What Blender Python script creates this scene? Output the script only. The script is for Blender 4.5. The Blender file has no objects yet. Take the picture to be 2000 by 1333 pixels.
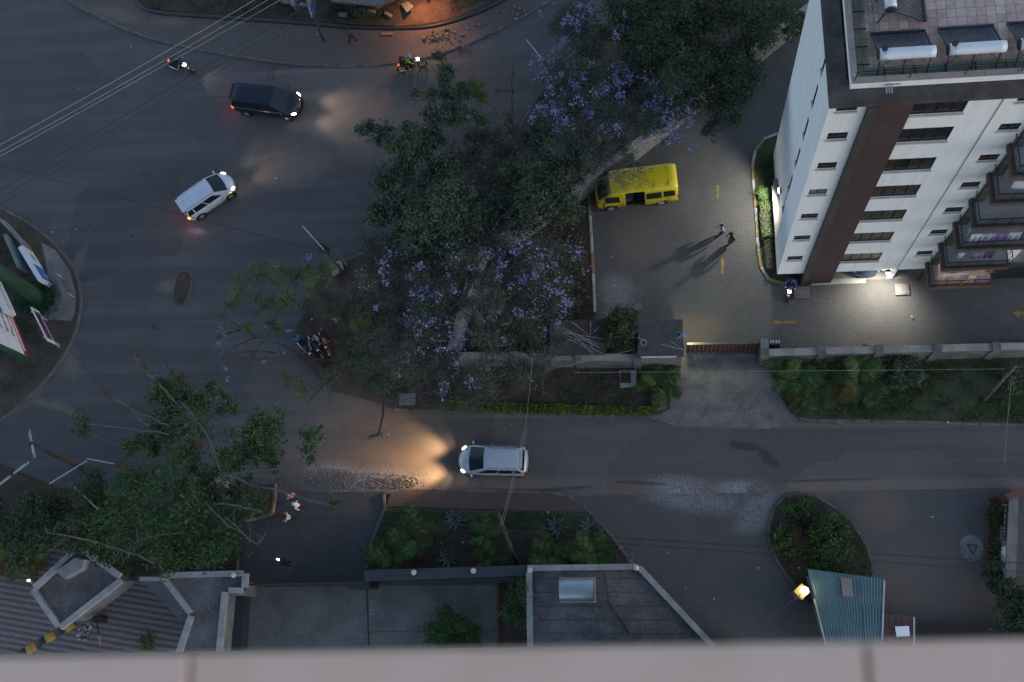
import bpy, bmesh, math, random
import numpy as np
from mathutils import Vector, Matrix, Quaternion
R_ = math.radians
sc = bpy.context.scene
# ------------------------------------------------------------------ camera
FPX, NX, NY, CAMH = 2222.0, 1290.0, 1261.0, 63.0     # focal length and nadir in photo pixels, eye height in metres
_n = Vector((NX - 1000, -(NY - 666.5), -FPX)).normalized()
_Z = -_n
_X = (Vector((1, 0, 0)) - _Z * _Z.x).normalized()
_Y = _Z.cross(_X)
CAMR = Matrix((_X, _Y, _Z))
cam_d = bpy.data.cameras.new('camera')
cam = bpy.data.objects.new('camera', cam_d); sc.collection.objects.link(cam)
cam_d.sensor_width = 36.0; cam_d.lens = FPX / 2000 * 36.0
cam_d.clip_start = 0.05; cam_d.clip_end = 2000
cam.matrix_world = Matrix.Translation((0, 0, CAMH)) @ CAMR.to_4x4()
cam_d.dof.use_dof = True; cam_d.dof.focus_distance = 62.0; cam_d.dof.aperture_fstop = 3.2
sc.camera = cam
# ------------------------------------------------------------------ sky, sun, exposure
w = bpy.data.worlds.new('World'); sc.world = w; w.use_nodes = True
nt = w.node_tree; bg = nt.nodes['Background']
sky = nt.nodes.new('ShaderNodeTexSky'); sky.sky_type = 'NISHITA'; sky.sun_disc = False
SUN_EL, SUN_ROT = 22.0, 112.0
sky.sun_elevation = R_(SUN_EL); sky.sun_rotation = R_(SUN_ROT)
sky.air_density = 1.0; sky.dust_density = 0.6; sky.ozone_density = 0.9
nt.links.new(sky.outputs[0], bg.inputs[0]); bg.inputs[1].default_value = 0.088
sun_d = bpy.data.lights.new('sun', 'SUN'); sun_d.energy = 0.06; sun_d.angle = R_(40); sun_d.color = (1, .93, .85)
sun = bpy.data.objects.new('sun', sun_d); sc.collection.objects.link(sun)
_sd = Vector((math.sin(R_(SUN_ROT)) * math.cos(R_(SUN_EL)), math.cos(R_(SUN_ROT)) * math.cos(R_(SUN_EL)), math.sin(R_(SUN_EL))))
sun.rotation_euler = (-_sd).to_track_quat('-Z', 'Y').to_euler()
sc.view_settings.view_transform = 'Standard'; sc.view_settings.look = 'None'
sc.view_settings.exposure = 1.35; sc.view_settings.gamma = 1.0
sc.render.engine = 'CYCLES'
sc.cycles.use_denoising = True
sc.cycles.max_bounces = 5; sc.cycles.diffuse_bounces = 3; sc.cycles.glossy_bounces = 2; sc.cycles.transmission_bounces = 2
sc.cycles.sample_clamp_indirect = 4.0
# ------------------------------------------------------------------ helpers
COL = sc.collection
def G(px, py, z=0.0):
    """point of the place at height z that stands at that spot of the plan"""
    d = CAMR @ Vector((px - 1000, -(py - 666.5), -FPX))
    t = (z - CAMH) / d.z
    return Vector((d.x * t, d.y * t, z))
def GX(L, z=0.0): return [G(a[0], a[1], z) for a in L]
def mpx(z=0.0): return (CAMH - z) / FPX * 1.03            # metres per plan pixel
def tag(o, label=None, cat=None, group=None, kind=None):
    if label: o['label'] = label
    if cat: o['category'] = cat
    if group: o['group'] = group
    if kind: o['kind'] = kind
    return o
def empty(name, loc=(0, 0, 0), rz=0.0, label=None, cat=None, group=None, kind=None):
    o = bpy.data.objects.new(name, None); COL.objects.link(o)
    o.empty_display_size = .2; o.location = loc; o.rotation_euler = (0, 0, rz)
    return tag(o, label, cat, group, kind)
def root_of(o):
    while o.parent: o = o.parent
    return o
def inst(name, me, parent, loc=(0, 0, 0), rot=(0, 0, 0), scale=(1, 1, 1), world=True):
    """a piece that shares mesh data"""
    o = bpy.data.objects.new(name, me); COL.objects.link(o)
    if parent is not None:
        o.parent = parent
        r = root_of(parent)
        if world: loc = r.matrix_basis.inverted() @ Vector(loc)
    o.location = loc; o.rotation_euler = rot; o.scale = scale
    return o
class MB:
    def __init__(s): s.v = []; s.f = []; s.m = []
    def add(s, vs, fs, mi=0):
        b = len(s.v); s.v += [Vector(v) for v in vs]
        s.f += [[b + i for i in f] for f in fs]; s.m += [mi] * len(fs)
        return s
    def box(s, c, d, rz=0.0, mi=0, M=None):
        x, y, z = d[0] / 2, d[1] / 2, d[2] / 2
        vs = [Vector((a * x, b * y, e * z)) for e in (-1, 1) for a, b in ((-1, -1), (1, -1), (1, 1), (-1, 1))]
        if M is None: M = Matrix.Translation(c) @ Matrix.Rotation(rz, 4, 'Z')
        return s.add([M @ v for v in vs], [(3, 2, 1, 0), (4, 5, 6, 7), (0, 1, 5, 4), (1, 2, 6, 5), (2, 3, 7, 6), (3, 0, 4, 7)], mi)
    def prism(s, pts, z0, z1, mi=0, bottom=False):
        n = len(pts)
        if sum(pts[i][0] * pts[(i + 1) % n][1] - pts[(i + 1) % n][0] * pts[i][1] for i in range(n)) < 0: pts = pts[::-1]
        vs = [(p[0], p[1], z0) for p in pts] + [(p[0], p[1], z1) for p in pts]
        fs = [list(range(n, 2 * n))] + [(i, (i + 1) % n, n + (i + 1) % n, n + i) for i in range(n)]
        if bottom: fs.append(list(range(n - 1, -1, -1)))
        return s.add(vs, fs, mi)
    def sheet(s, pts, z, mi=0):
        n = len(pts)
        if sum(pts[i][0] * pts[(i + 1) % n][1] - pts[(i + 1) % n][0] * pts[i][1] for i in range(n)) < 0: pts = pts[::-1]
        return s.add([(p[0], p[1], z) for p in pts], [list(range(n))], mi)
    def tube(s, pts, rads, n=8, mi=0, cap=True):
        pts = [Vector(p) for p in pts]
        if not hasattr(rads, '__len__'): rads = [rads] * len(pts)
        b = len(s.v); ref = None
        for i, p in enumerate(pts):
            t = (pts[min(i + 1, len(pts) - 1)] - pts[max(i - 1, 0)])
            if t.length < 1e-9: t = Vector((0, 0, 1))
            t.normalize()
            if ref is None: ref = t.orthogonal().normalized()
            ref = (ref - t * ref.dot(t))
            if ref.length < 1e-6: ref = t.orthogonal()
            ref.normalize(); q = t.cross(ref)
            for k in range(n):
                a = 2 * math.pi * k / n
                s.v.append(p + (ref * math.cos(a) + q * math.sin(a)) * rads[i])
        for i in range(len(pts) - 1):
            for k in range(n):
                s.f.append([b + i * n + k, b + i * n + (k + 1) % n, b + (i + 1) * n + (k + 1) % n, b + (i + 1) * n + k]); s.m.append(mi)
        if cap:
            s.f.append([b + k for k in range(n - 1, -1, -1)]); s.m.append(mi)
            e = b + (len(pts) - 1) * n
            s.f.append([e + k for k in range(n)]); s.m.append(mi)
        return s
    def ball(s, c, r, nu=12, nv=8, mi=0, M=None):
        if not hasattr(r, '__len__'): r = (r, r, r)
        b = len(s.v); c = Vector(c)
        P = [Vector((0, 0, -r[2]))]
        for j in range(1, nv):
            t = math.pi * j / nv - math.pi / 2
            for i in range(nu):
                a = 2 * math.pi * i / nu
                P.append(Vector((r[0] * math.cos(t) * math.cos(a), r[1] * math.cos(t) * math.sin(a), r[2] * math.sin(t))))
        P.append(Vector((0, 0, r[2])))
        if M is not None: P = [M @ p for p in P]
        s.v += [p + c for p in P]
        F = []
        for i in range(nu): F.append([b, b + 1 + (i + 1) % nu, b + 1 + i])
        for j in range(nv - 2):
            for i in range(nu):
                F.append([b + 1 + j * nu + i, b + 1 + j * nu + (i + 1) % nu, b + 1 + (j + 1) * nu + (i + 1) % nu, b + 1 + (j + 1) * nu + i])
        e = b + len(P) - 1
        for i in range(nu): F.append([e, b + 1 + (nv - 2) * nu + i, b + 1 + (nv - 2) * nu + (i + 1) % nu])
        s.f += F; s.m += [mi] * len(F)
        return s
    def loft(s, rings, close=True, cap=True, mi=0, skip=None):
        b = len(s.v); n = len(rings[0])
        for r in rings: s.v += [Vector(p) for p in r]
        for i in range(len(rings) - 1):
            for k in range(n if close else n - 1):
                if skip and skip(i, k): continue
                s.f.append([b + i * n + k, b + i * n + (k + 1) % n, b + (i + 1) * n + (k + 1) % n, b + (i + 1) * n + k]); s.m.append(mi)
        if cap:
            s.f.append([b + k for k in range(n - 1, -1, -1)]); s.m.append(mi)
            e = b + (len(rings) - 1) * n
            s.f.append([e + k for k in range(n)]); s.m.append(mi)
        return s
    def mesh(s, name, mats, smooth=False):
        me = bpy.data.meshes.new(name)
        me.from_pydata([tuple(v) for v in s.v], [], s.f)
        if not isinstance(mats, (list, tuple)): mats = [mats]
        for m in mats: me.materials.append(m)
        if len(mats) > 1: me.polygons.foreach_set('material_index', s.m)
        if smooth: me.polygons.foreach_set('use_smooth', [True] * len(s.f))
        me.update()
        return me
    def build(s, name, mats, parent=None, smooth=False, world=True, fix=False):
        if parent is not None and world:
            Mi = root_of(parent).matrix_basis.inverted()
            s.v = [Mi @ v for v in s.v]
        me = s.mesh(name, mats, smooth)
        if fix:
            bm = bmesh.new(); bm.from_mesh(me); bmesh.ops.recalc_face_normals(bm, faces=bm.faces); bm.to_mesh(me); bm.free()
        o = bpy.data.objects.new(name, me); COL.objects.link(o)
        if parent is not None: o.parent = parent
        return o
def bevel(o, wd=.02, seg=2):
    m = o.modifiers.new('bevel', 'BEVEL'); m.width = wd; m.segments = seg; m.limit_method = 'ANGLE'; m.angle_limit = R_(35)
    return o
def struct(o): o['kind'] = 'structure'; return o
# ------------------------------------------------------------------ materials
MATS = {}
def newmat(name):
    m = bpy.data.materials.new(name); m.use_nodes = True
    return m, m.node_tree, m.node_tree.nodes['Principled BSDF']
def _noise(nt, coord, scale, detail=4, rough=.6, dist=0.0):
    n = nt.nodes.new('ShaderNodeTexNoise'); n.inputs['Scale'].default_value = scale
    n.inputs['Detail'].default_value = detail; n.inputs['Roughness'].default_value = rough; n.inputs['Distortion'].default_value = dist
    nt.links.new(coord, n.inputs['Vector']); return n.outputs['Fac']
def _ramp(nt, fac, a=.35, b=.65, ca=(0, 0, 0), cb=(1, 1, 1)):
    r = nt.nodes.new('ShaderNodeValToRGB'); e = r.color_ramp.elements
    e[0].position = a; e[1].position = b
    e[0].color = (*ca[:3], 1); e[1].color = (*cb[:3], 1)
    nt.links.new(fac, r.inputs[0]); return r.outputs[0]
def _mix(nt, fac, a, b, mode='MIX'):
    n = nt.nodes.new('ShaderNodeMix'); n.data_type = 'RGBA'; n.blend_type = mode
    for s, v in ((n.inputs['Factor'], fac), (n.inputs['A'], a), (n.inputs['B'], b)):
        if hasattr(v, 'node'): nt.links.new(v, s)
        elif hasattr(v, '__len__'): s.default_value = (*v[:3], 1)
        else: s.default_value = v
    return n.outputs['Result']
def _math(nt, op, a, b=None, clamp=False):
    n = nt.nodes.new('ShaderNodeMath'); n.operation = op; n.use_clamp = clamp
    for s, v in ((n.inputs[0], a), (n.inputs[1], b)):
        if v is None: continue
        if hasattr(v, 'node'): nt.links.new(v, s)
        else: s.default_value = v
    return n.outputs[0]
def _bump(nt, h, bs, strength=.3, dist=.02):
    b = nt.nodes.new('ShaderNodeBump'); b.inputs['Strength'].default_value = strength; b.inputs['Distance'].default_value = dist
    nt.links.new(h, b.inputs['Height']); nt.links.new(b.outputs[0], bs.inputs['Normal'])
def _coord(nt, kind):
    if kind == 'pos': return nt.nodes.new('ShaderNodeNewGeometry').outputs['Position']
    return nt.nodes.new('ShaderNodeTexCoord').outputs['Object']
def pm(name, c1, c2=None, scale=3.0, rough=.85, metal=0.0, bump=0.0, bscale=30.0, coord='pos', coat=0.0, fine=.25, emis=None, estr=0.0, spec=.5):
    if name in MATS: return MATS[name]
    m, nt, bs = newmat(name); co = _coord(nt, coord)
    if c2 is None: c2 = tuple(x * .72 for x in c1)
    col = _mix(nt, _ramp(nt, _noise(nt, co, scale, 5)), c1, c2)
    if fine:
        g = _ramp(nt, _noise(nt, co, scale * 14, 3), .3, .7, (1 - fine,) * 3, (1 + fine * .4,) * 3)
        col = _mix(nt, 1.0, col, g, 'MULTIPLY')
    nt.links.new(col, bs.inputs['Base Color'])
    bs.inputs['Roughness'].default_value = rough; bs.inputs['Metallic'].default_value = metal
    bs.inputs['Coat Weight'].default_value = coat; bs.inputs['Specular IOR Level'].default_value = spec
    if bump: _bump(nt, _noise(nt, co, bscale, 4), bs, bump, .02)
    if emis: bs.inputs['Emission Color'].default_value = (*emis, 1); bs.inputs['Emission Strength'].default_value = estr
    MATS[name] = m; return m
def blobmask(nt, co, blobs, noise, k=1.6, m=1.4):
    """stains and dusty patches with ragged edges; each has its own place and size on the ground"""
    out = None
    for (px, py, rx, ry, ang) in blobs:
        c = G(px, py); mp = nt.nodes.new('ShaderNodeMapping'); mp.vector_type = 'TEXTURE'
        mp.inputs['Location'].default_value = c; mp.inputs['Rotation'].default_value = (0, 0, R_(ang))
        mp.inputs['Scale'].default_value = (rx * mpx(), ry * mpx(), 1e4)
        nt.links.new(co, mp.inputs['Vector'])
        l = nt.nodes.new('ShaderNodeVectorMath'); l.operation = 'LENGTH'; nt.links.new(mp.outputs[0], l.inputs[0])
        v = _math(nt, 'SUBTRACT', 1.0, l.outputs['Value'])
        out = v if out is None else _math(nt, 'MAXIMUM', out, v)
    a = _math(nt, 'MULTIPLY', out, k)
    b = _math(nt, 'MULTIPLY', _math(nt, 'SUBTRACT', noise, .5), m)
    return _math(nt, 'ADD', a, b, True)
def asphalt():
    m, nt, bs = newmat('asphalt'); co = _coord(nt, 'pos')
    big = _noise(nt, co, .09, 5, .55, .6)
    col = _mix(nt, _ramp(nt, big, .38, .62), (.086, .092, .100), (.122, .118, .116))
    mid = _noise(nt, co, .55, 6, .65)
    col = _mix(nt, _ramp(nt, mid, .35, .7), col, (.108, .100, .095))
    # worn wheel tracks, stretched along the way the traffic runs
    mp = nt.nodes.new('ShaderNodeMapping'); mp.inputs['Scale'].default_value = (.05, .9, 1); nt.links.new(co, mp.inputs[0])
    tr = _ramp(nt, _noise(nt, mp.outputs[0], 1.2, 3), .45, .62, (.86,) * 3, (1.1,) * 3)
    col = _mix(nt, .8, col, tr, 'MULTIPLY')
    n2 = _noise(nt, co, 1.3, 8, .7)
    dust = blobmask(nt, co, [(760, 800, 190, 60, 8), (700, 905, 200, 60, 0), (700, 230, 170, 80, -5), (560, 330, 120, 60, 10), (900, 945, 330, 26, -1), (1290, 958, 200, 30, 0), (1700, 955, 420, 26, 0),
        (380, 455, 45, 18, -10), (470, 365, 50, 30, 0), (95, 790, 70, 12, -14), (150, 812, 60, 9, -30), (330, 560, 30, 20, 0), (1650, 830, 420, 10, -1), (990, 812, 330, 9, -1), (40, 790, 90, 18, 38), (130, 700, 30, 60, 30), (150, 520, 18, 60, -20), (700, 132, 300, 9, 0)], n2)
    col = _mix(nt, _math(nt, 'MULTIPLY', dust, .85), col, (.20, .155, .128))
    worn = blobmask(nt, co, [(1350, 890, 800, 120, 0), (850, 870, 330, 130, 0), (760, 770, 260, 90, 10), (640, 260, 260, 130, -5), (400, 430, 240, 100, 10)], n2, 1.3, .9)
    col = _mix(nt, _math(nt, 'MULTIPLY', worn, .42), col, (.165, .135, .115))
    grav = blobmask(nt, co, [(720, 938, 140, 30, 0), (650, 925, 70, 30, 0), (1325, 955, 75, 30, -6), (1470, 1000, 60, 40, 30), (1440, 955, 60, 20, 0), (385, 452, 24, 10, -10)], _noise(nt, co, 7, 6, .8), 1.3, 2.6)
    grav = _math(nt, 'MULTIPLY', grav, _ramp(nt, _noise(nt, co, 9, 4, .7), .40, .56, (.12,) * 3, (1,) * 3))
    col = _mix(nt, _math(nt, 'MULTIPLY', grav, .95), col, (.38, .38, .385))
    oil = blobmask(nt, co, [(1455, 872, 42, 10, -10), (1500, 895, 34, 13, -48), (690, 640, 60, 40, 0), (300, 640, 8, 6, 0), (175, 440, 5, 4, 0), (350, 480, 5, 4, 0), (258, 461, 5, 4, 0)], _noise(nt, co, 2.6, 8, .75), 2.0, 2.6)
    col = _mix(nt, _math(nt, 'MULTIPLY', oil, .5), col, (.022, .022, .024))
    tear = blobmask(nt, co, [(1255, 944, 60, 5, -4), (1100, 955, 70, 4, 3), (1620, 938, 120, 3, 1), (430, 190, 80, 2, -3)], n2, 2.4, 1.6)
    col = _mix(nt, _math(nt, 'MULTIPLY', tear, .5), col, (.028, .027, .027))
    # cracks and rolled-in patches
    cr = nt.nodes.new('ShaderNodeTexVoronoi'); cr.feature = 'DISTANCE_TO_EDGE'; cr.inputs['Scale'].default_value = .32
    wv = nt.nodes.new('ShaderNodeVectorMath'); wv.operation = 'ADD'; nw = nt.nodes.new('ShaderNodeTexNoise'); nw.inputs['Scale'].default_value = .9; nw.inputs['Detail'].default_value = 6
    nt.links.new(co, nw.inputs['Vector']); nt.links.new(co, wv.inputs[0]); nt.links.new(nw.outputs['Color'], wv.inputs[1]); nt.links.new(wv.outputs[0], cr.inputs['Vector'])
    crk = _math(nt, 'MULTIPLY', _math(nt, 'LESS_THAN', cr.outputs['Distance'], .006), _ramp(nt, _noise(nt, co, .23, 3), .48, .56))
    col = _mix(nt, _math(nt, 'MULTIPLY', crk, .22), col, (.03, .03, .03))
    pt_ = nt.nodes.new('ShaderNodeTexVoronoi'); pt_.inputs['Scale'].default_value = .16; pt_.distance = 'CHEBYCHEV'; nt.links.new(wv.outputs[0], pt_.inputs['Vector'])
    pc = nt.nodes.new('ShaderNodeSeparateColor'); nt.links.new(pt_.outputs['Color'], pc.inputs[0])
    col = _mix(nt, 1.0, col, _ramp(nt, pc.outputs[0], .1, .9, (.88,) * 3, (1.1,) * 3), 'MULTIPLY')
    g = _ramp(nt, _noise(nt, co, 26, 3, .8), .25, .75, (.66,) * 3, (1.28,) * 3)
    col = _mix(nt, 1.0, col, g, 'MULTIPLY')
    vo = nt.nodes.new('ShaderNodeTexVoronoi'); vo.inputs['Scale'].default_value = 2.3; nt.links.new(co, vo.inputs['Vector'])
    sp = _ramp(nt, vo.outputs['Distance'], .012, .03, (2.4,) * 3, (1,) * 3)
    col = _mix(nt, 1.0, col, sp, 'MULTIPLY')
    nt.links.new(col, bs.inputs['Base Color']); bs.inputs['Roughness'].default_value = .88; bs.inputs['Specular IOR Level'].default_value = .3
    _bump(nt, _noise(nt, co, 34, 5), bs, .35, .015)
    return m
def pavers(name, c1, c2, joint, bw=.24, bh=.12, wob=.35, dirt=None, stain=None, rot=0.0, strength=.5, mortar=.02):
    """interlocking blocks, too small from up here to pick apart"""
    m, nt, bs = newmat(name); co = _coord(nt, 'pos')
    mp = nt.nodes.new('ShaderNodeMapping'); mp.inputs['Rotation'].default_value = (0, 0, R_(rot)); nt.links.new(co, mp.inputs[0]); v = mp.outputs[0]
    if wob:
        sx = nt.nodes.new('ShaderNodeSeparateXYZ'); nt.links.new(v, sx.inputs[0])
        zz = _math(nt, 'MULTIPLY', _math(nt, 'PINGPONG', sx.outputs['X'], bw * .5), wob)
        zy = _math(nt, 'MULTIPLY', _math(nt, 'PINGPONG', sx.outputs['Y'], bh), wob * .8)
        cx = nt.nodes.new('ShaderNodeCombineXYZ')
        nt.links.new(_math(nt, 'ADD', sx.outputs['X'], zy), cx.inputs[0]); nt.links.new(_math(nt, 'ADD', sx.outputs['Y'], zz), cx.inputs[1])
        v = cx.outputs[0]
    br = nt.nodes.new('ShaderNodeTexBrick'); nt.links.new(v, br.inputs['Vector'])
    br.inputs['Scale'].default_value = 1.0; br.inputs['Brick Width'].default_value = bw; br.inputs['Row Height'].default_value = bh
    br.inputs['Mortar Size'].default_value = mortar; br.inputs['Mortar Smooth'].default_value = .4; br.inputs['Bias'].default_value = 0
    br.inputs['Color1'].default_value = (*c1, 1); br.inputs['Color2'].default_value = (*c2, 1); br.inputs['Mortar'].default_value = (*joint, 1)
    col = br.outputs['Color']
    n = _noise(nt, co, .5, 7, .65)
    col = _mix(nt, _ramp(nt, n, .4, .75), col, tuple(.62 * x for x in c1))
    col = _mix(nt, 1.0, col, _ramp(nt, _noise(nt, co, 20, 3), .3, .7, (.75,) * 3, (1.15,) * 3), 'MULTIPLY')
    n2 = _noise(nt, co, 1.6, 7, .7)
    if dirt: col = _mix(nt, _math(nt, 'MULTIPLY', blobmask(nt, co, dirt, n2), .8), col, (.16, .12, .10))
    if stain: col = _mix(nt, _math(nt, 'MULTIPLY', _math(nt, 'MULTIPLY', blobmask(nt, co, stain, n2), _ramp(nt, _noise(nt, co, 8, 5, .7), .35, .6, (.25,) * 3, (1,) * 3)), .8), col, (.28, .28, .285))
    nt.links.new(col, bs.inputs['Base Color']); bs.inputs['Roughness'].default_value = .85
    _bump(nt, br.outputs['Fac'], bs, -strength, .015)
    MATS[name] = m; return m
def leafmat(name, c1, c2, c3=None, trans=.25):
    """each leaf has a colour of its own"""
    m, nt, bs = newmat(name)
    ge = nt.nodes.new('ShaderNodeNewGeometry')
    r = nt.nodes.new('ShaderNodeValToRGB'); nt.links.new(ge.outputs['Random Per Island'], r.inputs[0])
    e = r.color_ramp.elements; e[0].color = (*c1, 1); e[1].color = (*c2, 1); e[1].position = .85
    if c3: x = e.new(.96); x.color = (*c3, 1)
    n = _noise(nt, ge.outputs['Position'], .9, 3)
    col = _mix(nt, 1.0, r.outputs[0], _ramp(nt, n, .3, .7, (.65, .7, .75), (1.3, 1.25, 1.1)), 'MULTIPLY')
    nt.links.new(col, bs.inputs['Base Color']); bs.inputs['Roughness'].default_value = .6
    bs.inputs['Specular IOR Level'].default_value = .25
    tr = nt.nodes.new('ShaderNodeBsdfTranslucent'); nt.links.new(col, tr.inputs[0])
    mx = nt.nodes.new('ShaderNodeMixShader'); mx.inputs[0].default_value = trans
    nt.links.new(bs.outputs[0], mx.inputs[1]); nt.links.new(tr.outputs[0], mx.inputs[2])
    nt.links.new(mx.outputs[0], nt.nodes['Material Output'].inputs[0])
    MATS[name] = m; return m
def emit(name, c, s):
    m, nt, bs = newmat(name)
    bs.inputs['Base Color'].default_value = (*[min(1, x) for x in c], 1)
    bs.inputs['Emission Color'].default_value = (*c, 1); bs.inputs['Emission Strength'].default_value = s
    MATS[name] = m; return m
M_asph = asphalt()
M_earth = pm('earth', (.085, .055, .04), (.05, .038, .028), 1.2, .95, bump=.6, bscale=12, fine=.4)
M_dirt = pm('dirt', (.115, .078, .058), (.06, .045, .035), .8, .95, bump=.6, bscale=10, fine=.4)
M_orangelit_dirt = pm('orange_lit_dirt', (.15, .09, .06), (.08, .05, .036), .9, .95, bump=.7, bscale=9, fine=.45)  # dirt made redder and lighter, orange lamplight put into its colour
M_grassy = pm('grass_ground', (.05, .085, .036), (.075, .068, .042), 1.4, .95, bump=.8, bscale=22, fine=.45)
M_yard = pavers('yard_pavers', (.135, .132, .128), (.115, .112, .108), (.07, .067, .064), .22, .15, .5, stain=[(1205, 575, 45, 55, 20), (1195, 620, 30, 40, 0)], dirt=[(1350, 640, 90, 40, 0), (1240, 470, 60, 80, 0)], strength=.35, mortar=.014)
M_walkpav = pavers('footpath_pavers', (.15, .128, .115), (.125, .108, .098), (.07, .06, .055), .2, .1, 0, dirt=[(880, 95, 170, 40, 10), (330, 45, 60, 16, -5), (230, 30, 90, 20, -20)], rot=8)
M_forecourt = pavers('forecourt_pavers', (.135, .128, .123), (.115, .109, .104), (.075, .07, .067), .2, .1, .3, dirt=[(1560, 962, 120, 20, 0), (1720, 1000, 60, 60, 0), (1800, 1150, 200, 120, 0)], stain=[(1350, 975, 120, 30, -10), (1480, 1000, 60, 40, 40)], rot=-4)
M_isle = pavers('brick_strip', (.15, .098, .08), (.12, .08, .066), (.05, .04, .035), .2, .1, 0, rot=-1)
def wavy():
    m, nt, bs = newmat('wavy_pavers'); co = _coord(nt, 'pos')
    mp = nt.nodes.new('ShaderNodeMapping'); mp.inputs['Rotation'].default_value = (0, 0, R_(9)); nt.links.new(co, mp.inputs[0])
    wv = nt.nodes.new('ShaderNodeTexWave'); wv.bands_direction = 'Y'; wv.inputs['Scale'].default_value = .95; wv.inputs['Distortion'].default_value = 1.3; wv.inputs['Detail'].default_value = 4; wv.inputs['Detail Scale'].default_value = 3
    nt.links.new(mp.outputs[0], wv.inputs['Vector'])
    col = _mix(nt, wv.outputs['Fac'], (.1, .082, .08), (.21, .175, .168))
    col = _mix(nt, 1.0, col, _ramp(nt, _noise(nt, co, 12, 4), .3, .7, (.7,) * 3, (1.2,) * 3), 'MULTIPLY')
    nt.links.new(col, bs.inputs['Base Color']); bs.inputs['Roughness'].default_value = .9; _bump(nt, wv.outputs['Fac'], bs, .5, .03); return m
M_wave = wavy()
M_apron = pm('worn_concrete', (.24, .225, .21), (.13, .122, .115), .8, .9, bump=.3, fine=.4)
M_concrete = pm('concrete', (.24, .23, .22), (.15, .145, .14), 1.0, .9, bump=.2, fine=.25)
M_coping = pm('coping_stone', (.42, .41, .39), (.3, .29, .27), 1.5, .85, fine=.25)
M_darktar = pm('drive_tarmac', (.085, .086, .09), (.066, .065, .066), .7, .9, bump=.3, fine=.35)
M_lot = pm('lot_concrete', (.2, .182, .162), (.13, .12, .108), .7, .9, bump=.25, fine=.3)
M_kerb = pm('kerb_concrete', (.17, .155, .14), (.1, .09, .08), 2.0, .9, fine=.3)
M_kerbw = pm('kerb_white', (.55, .54, .5), (.34, .32, .28), 2.5, .8, fine=.35)
M_kerby = pm('kerb_yellow', (.36, .24, .09), (.25, .18, .1), 2.5, .8, fine=.35)
M_wallstone = pm('wall_stone', (.19, .185, .175), (.11, .105, .1), 1.2, .92, bump=.5, bscale=7, fine=.35)
M_walltop = pm('wall_top', (.38, .345, .315), (.25, .23, .21), 1.1, .9, fine=.3)
def render_wall():
    m, nt, bs = newmat('white_render'); co = _coord(nt, 'pos')
    mp = nt.nodes.new('ShaderNodeMapping'); mp.inputs['Scale'].default_value = (2.2, 2.2, .10); nt.links.new(co, mp.inputs[0])
    col = _mix(nt, _ramp(nt, _noise(nt, mp.outputs[0], 1.6, 6, .7), .46, .78), (.88, .89, .90), (.68, .67, .65))
    col = _mix(nt, _ramp(nt, _noise(nt, co, .5, 4), .35, .75), col, (.83, .83, .84))
    nt.links.new(col, bs.inputs['Base Color']); bs.inputs['Roughness'].default_value = .75
    _bump(nt, _noise(nt, co, 30, 3), bs, .15, .01); return m
M_white = render_wall()
M_brownp = pm('brown_panel', (.075, .045, .045), (.055, .035, .036), .6, .8, fine=.2)
M_pil = pm('dark_pilaster', (.045, .04, .036), (.075, .068, .06), 1.2, .9, fine=.35)
M_ledge = pm('roof_ledge', (.06, .045, .04), (.11, .095, .085), 1.2, .9, fine=.5)
M_tile = pm('terrace_tile', (.6, .46, .39), (.44, .31, .25), .35, .8, fine=.2)
M_grout = pm('terrace_bed', (.2, .15, .12), None, 2, .95)
M_sill = pm('window_sill', (.62, .56, .52), (.48, .42, .38), 2, .8)
M_frame = pm('window_frame', (.025, .023, .022), None, 3, .4)
M_pane = pm('window_glass', (.012, .013, .013), (.03, .027, .022), 1.3, .12, fine=.2, spec=.6)
M_curtain = pm('curtained_glass', (.075, .06, .036), (.02, .018, .014), 2.2, .2, fine=.3)
M_bluepane = pm('pale_glass', (.2, .22, .25), (.1, .11, .13), 2, .2)
M_rail = pm('black_railing', (.02, .02, .02), None, 4, .5)
M_balc = pm('balcony_brown', (.125, .082, .074), (.09, .062, .058), 1, .85)
M_balcf = pm('balcony_floor', (.27, .29, .32), (.2, .215, .23), 1, .7)
M_blk = pm('black_paint', (.02, .021, .024), (.03, .031, .035), 2, .5)
M_rubber = pm('tyre_rubber', (.018, .018, .018), None, 9, .85, coord='obj')
M_alloy = pm('alloy', (.45, .45, .46), None, 8, .35, .8, coord='obj')
M_glassd = pm('car_glass', (.01, .013, .015), (.02, .026, .03), 4, .1, coord='obj', spec=.4, fine=0)
M_plastic = pm('black_plastic', (.015, .015, .016), None, 8, .5, coord='obj')
M_chrome = pm('chrome', (.6, .6, .62), None, 6, .2, .9, coord='obj', fine=0)
M_amber = emit('amber_lamp', (1, .35, .04), 1.5)
M_red = emit('tail_lamp_lit', (1, .03, .015), 3.0)
M_redoff = pm('tail_lamp', (.25, .01, .01), None, 8, .25, coord='obj', fine=0)
M_headl = emit('head_lamp', (1, .82, .52), 5.0)
M_headw = emit('head_lamp_white', (1, .93, .8), 6.0)
M_bark = pm('bark', (.05, .038, .03), (.085, .07, .06), 2.5, .95, bump=.6, bscale=12)
M_barkp = pm('pale_bark', (.17, .16, .145), (.1, .09, .08), 2.5, .95, bump=.4, bscale=12)
M_twig = pm('dry_twig', (.13, .12, .11), (.07, .06, .052), 1.5, .95)
M_wood = pm('pole_wood', (.075, .062, .05), (.045, .038, .032), 2, .9, bump=.4)
M_steel = pm('galvanised', (.42, .46, .48), (.33, .36, .38), 2, .55, .1)
M_wire = pm('cable', (.02, .02, .02), None, 1, .6)
M_wirel = pm('bare_conductor', (.4, .38, .37), None, 1, .45, .4)
M_skin = pm('skin', (.075, .042, .028), None, 6, .55, coord='obj', fine=.1)
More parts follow.
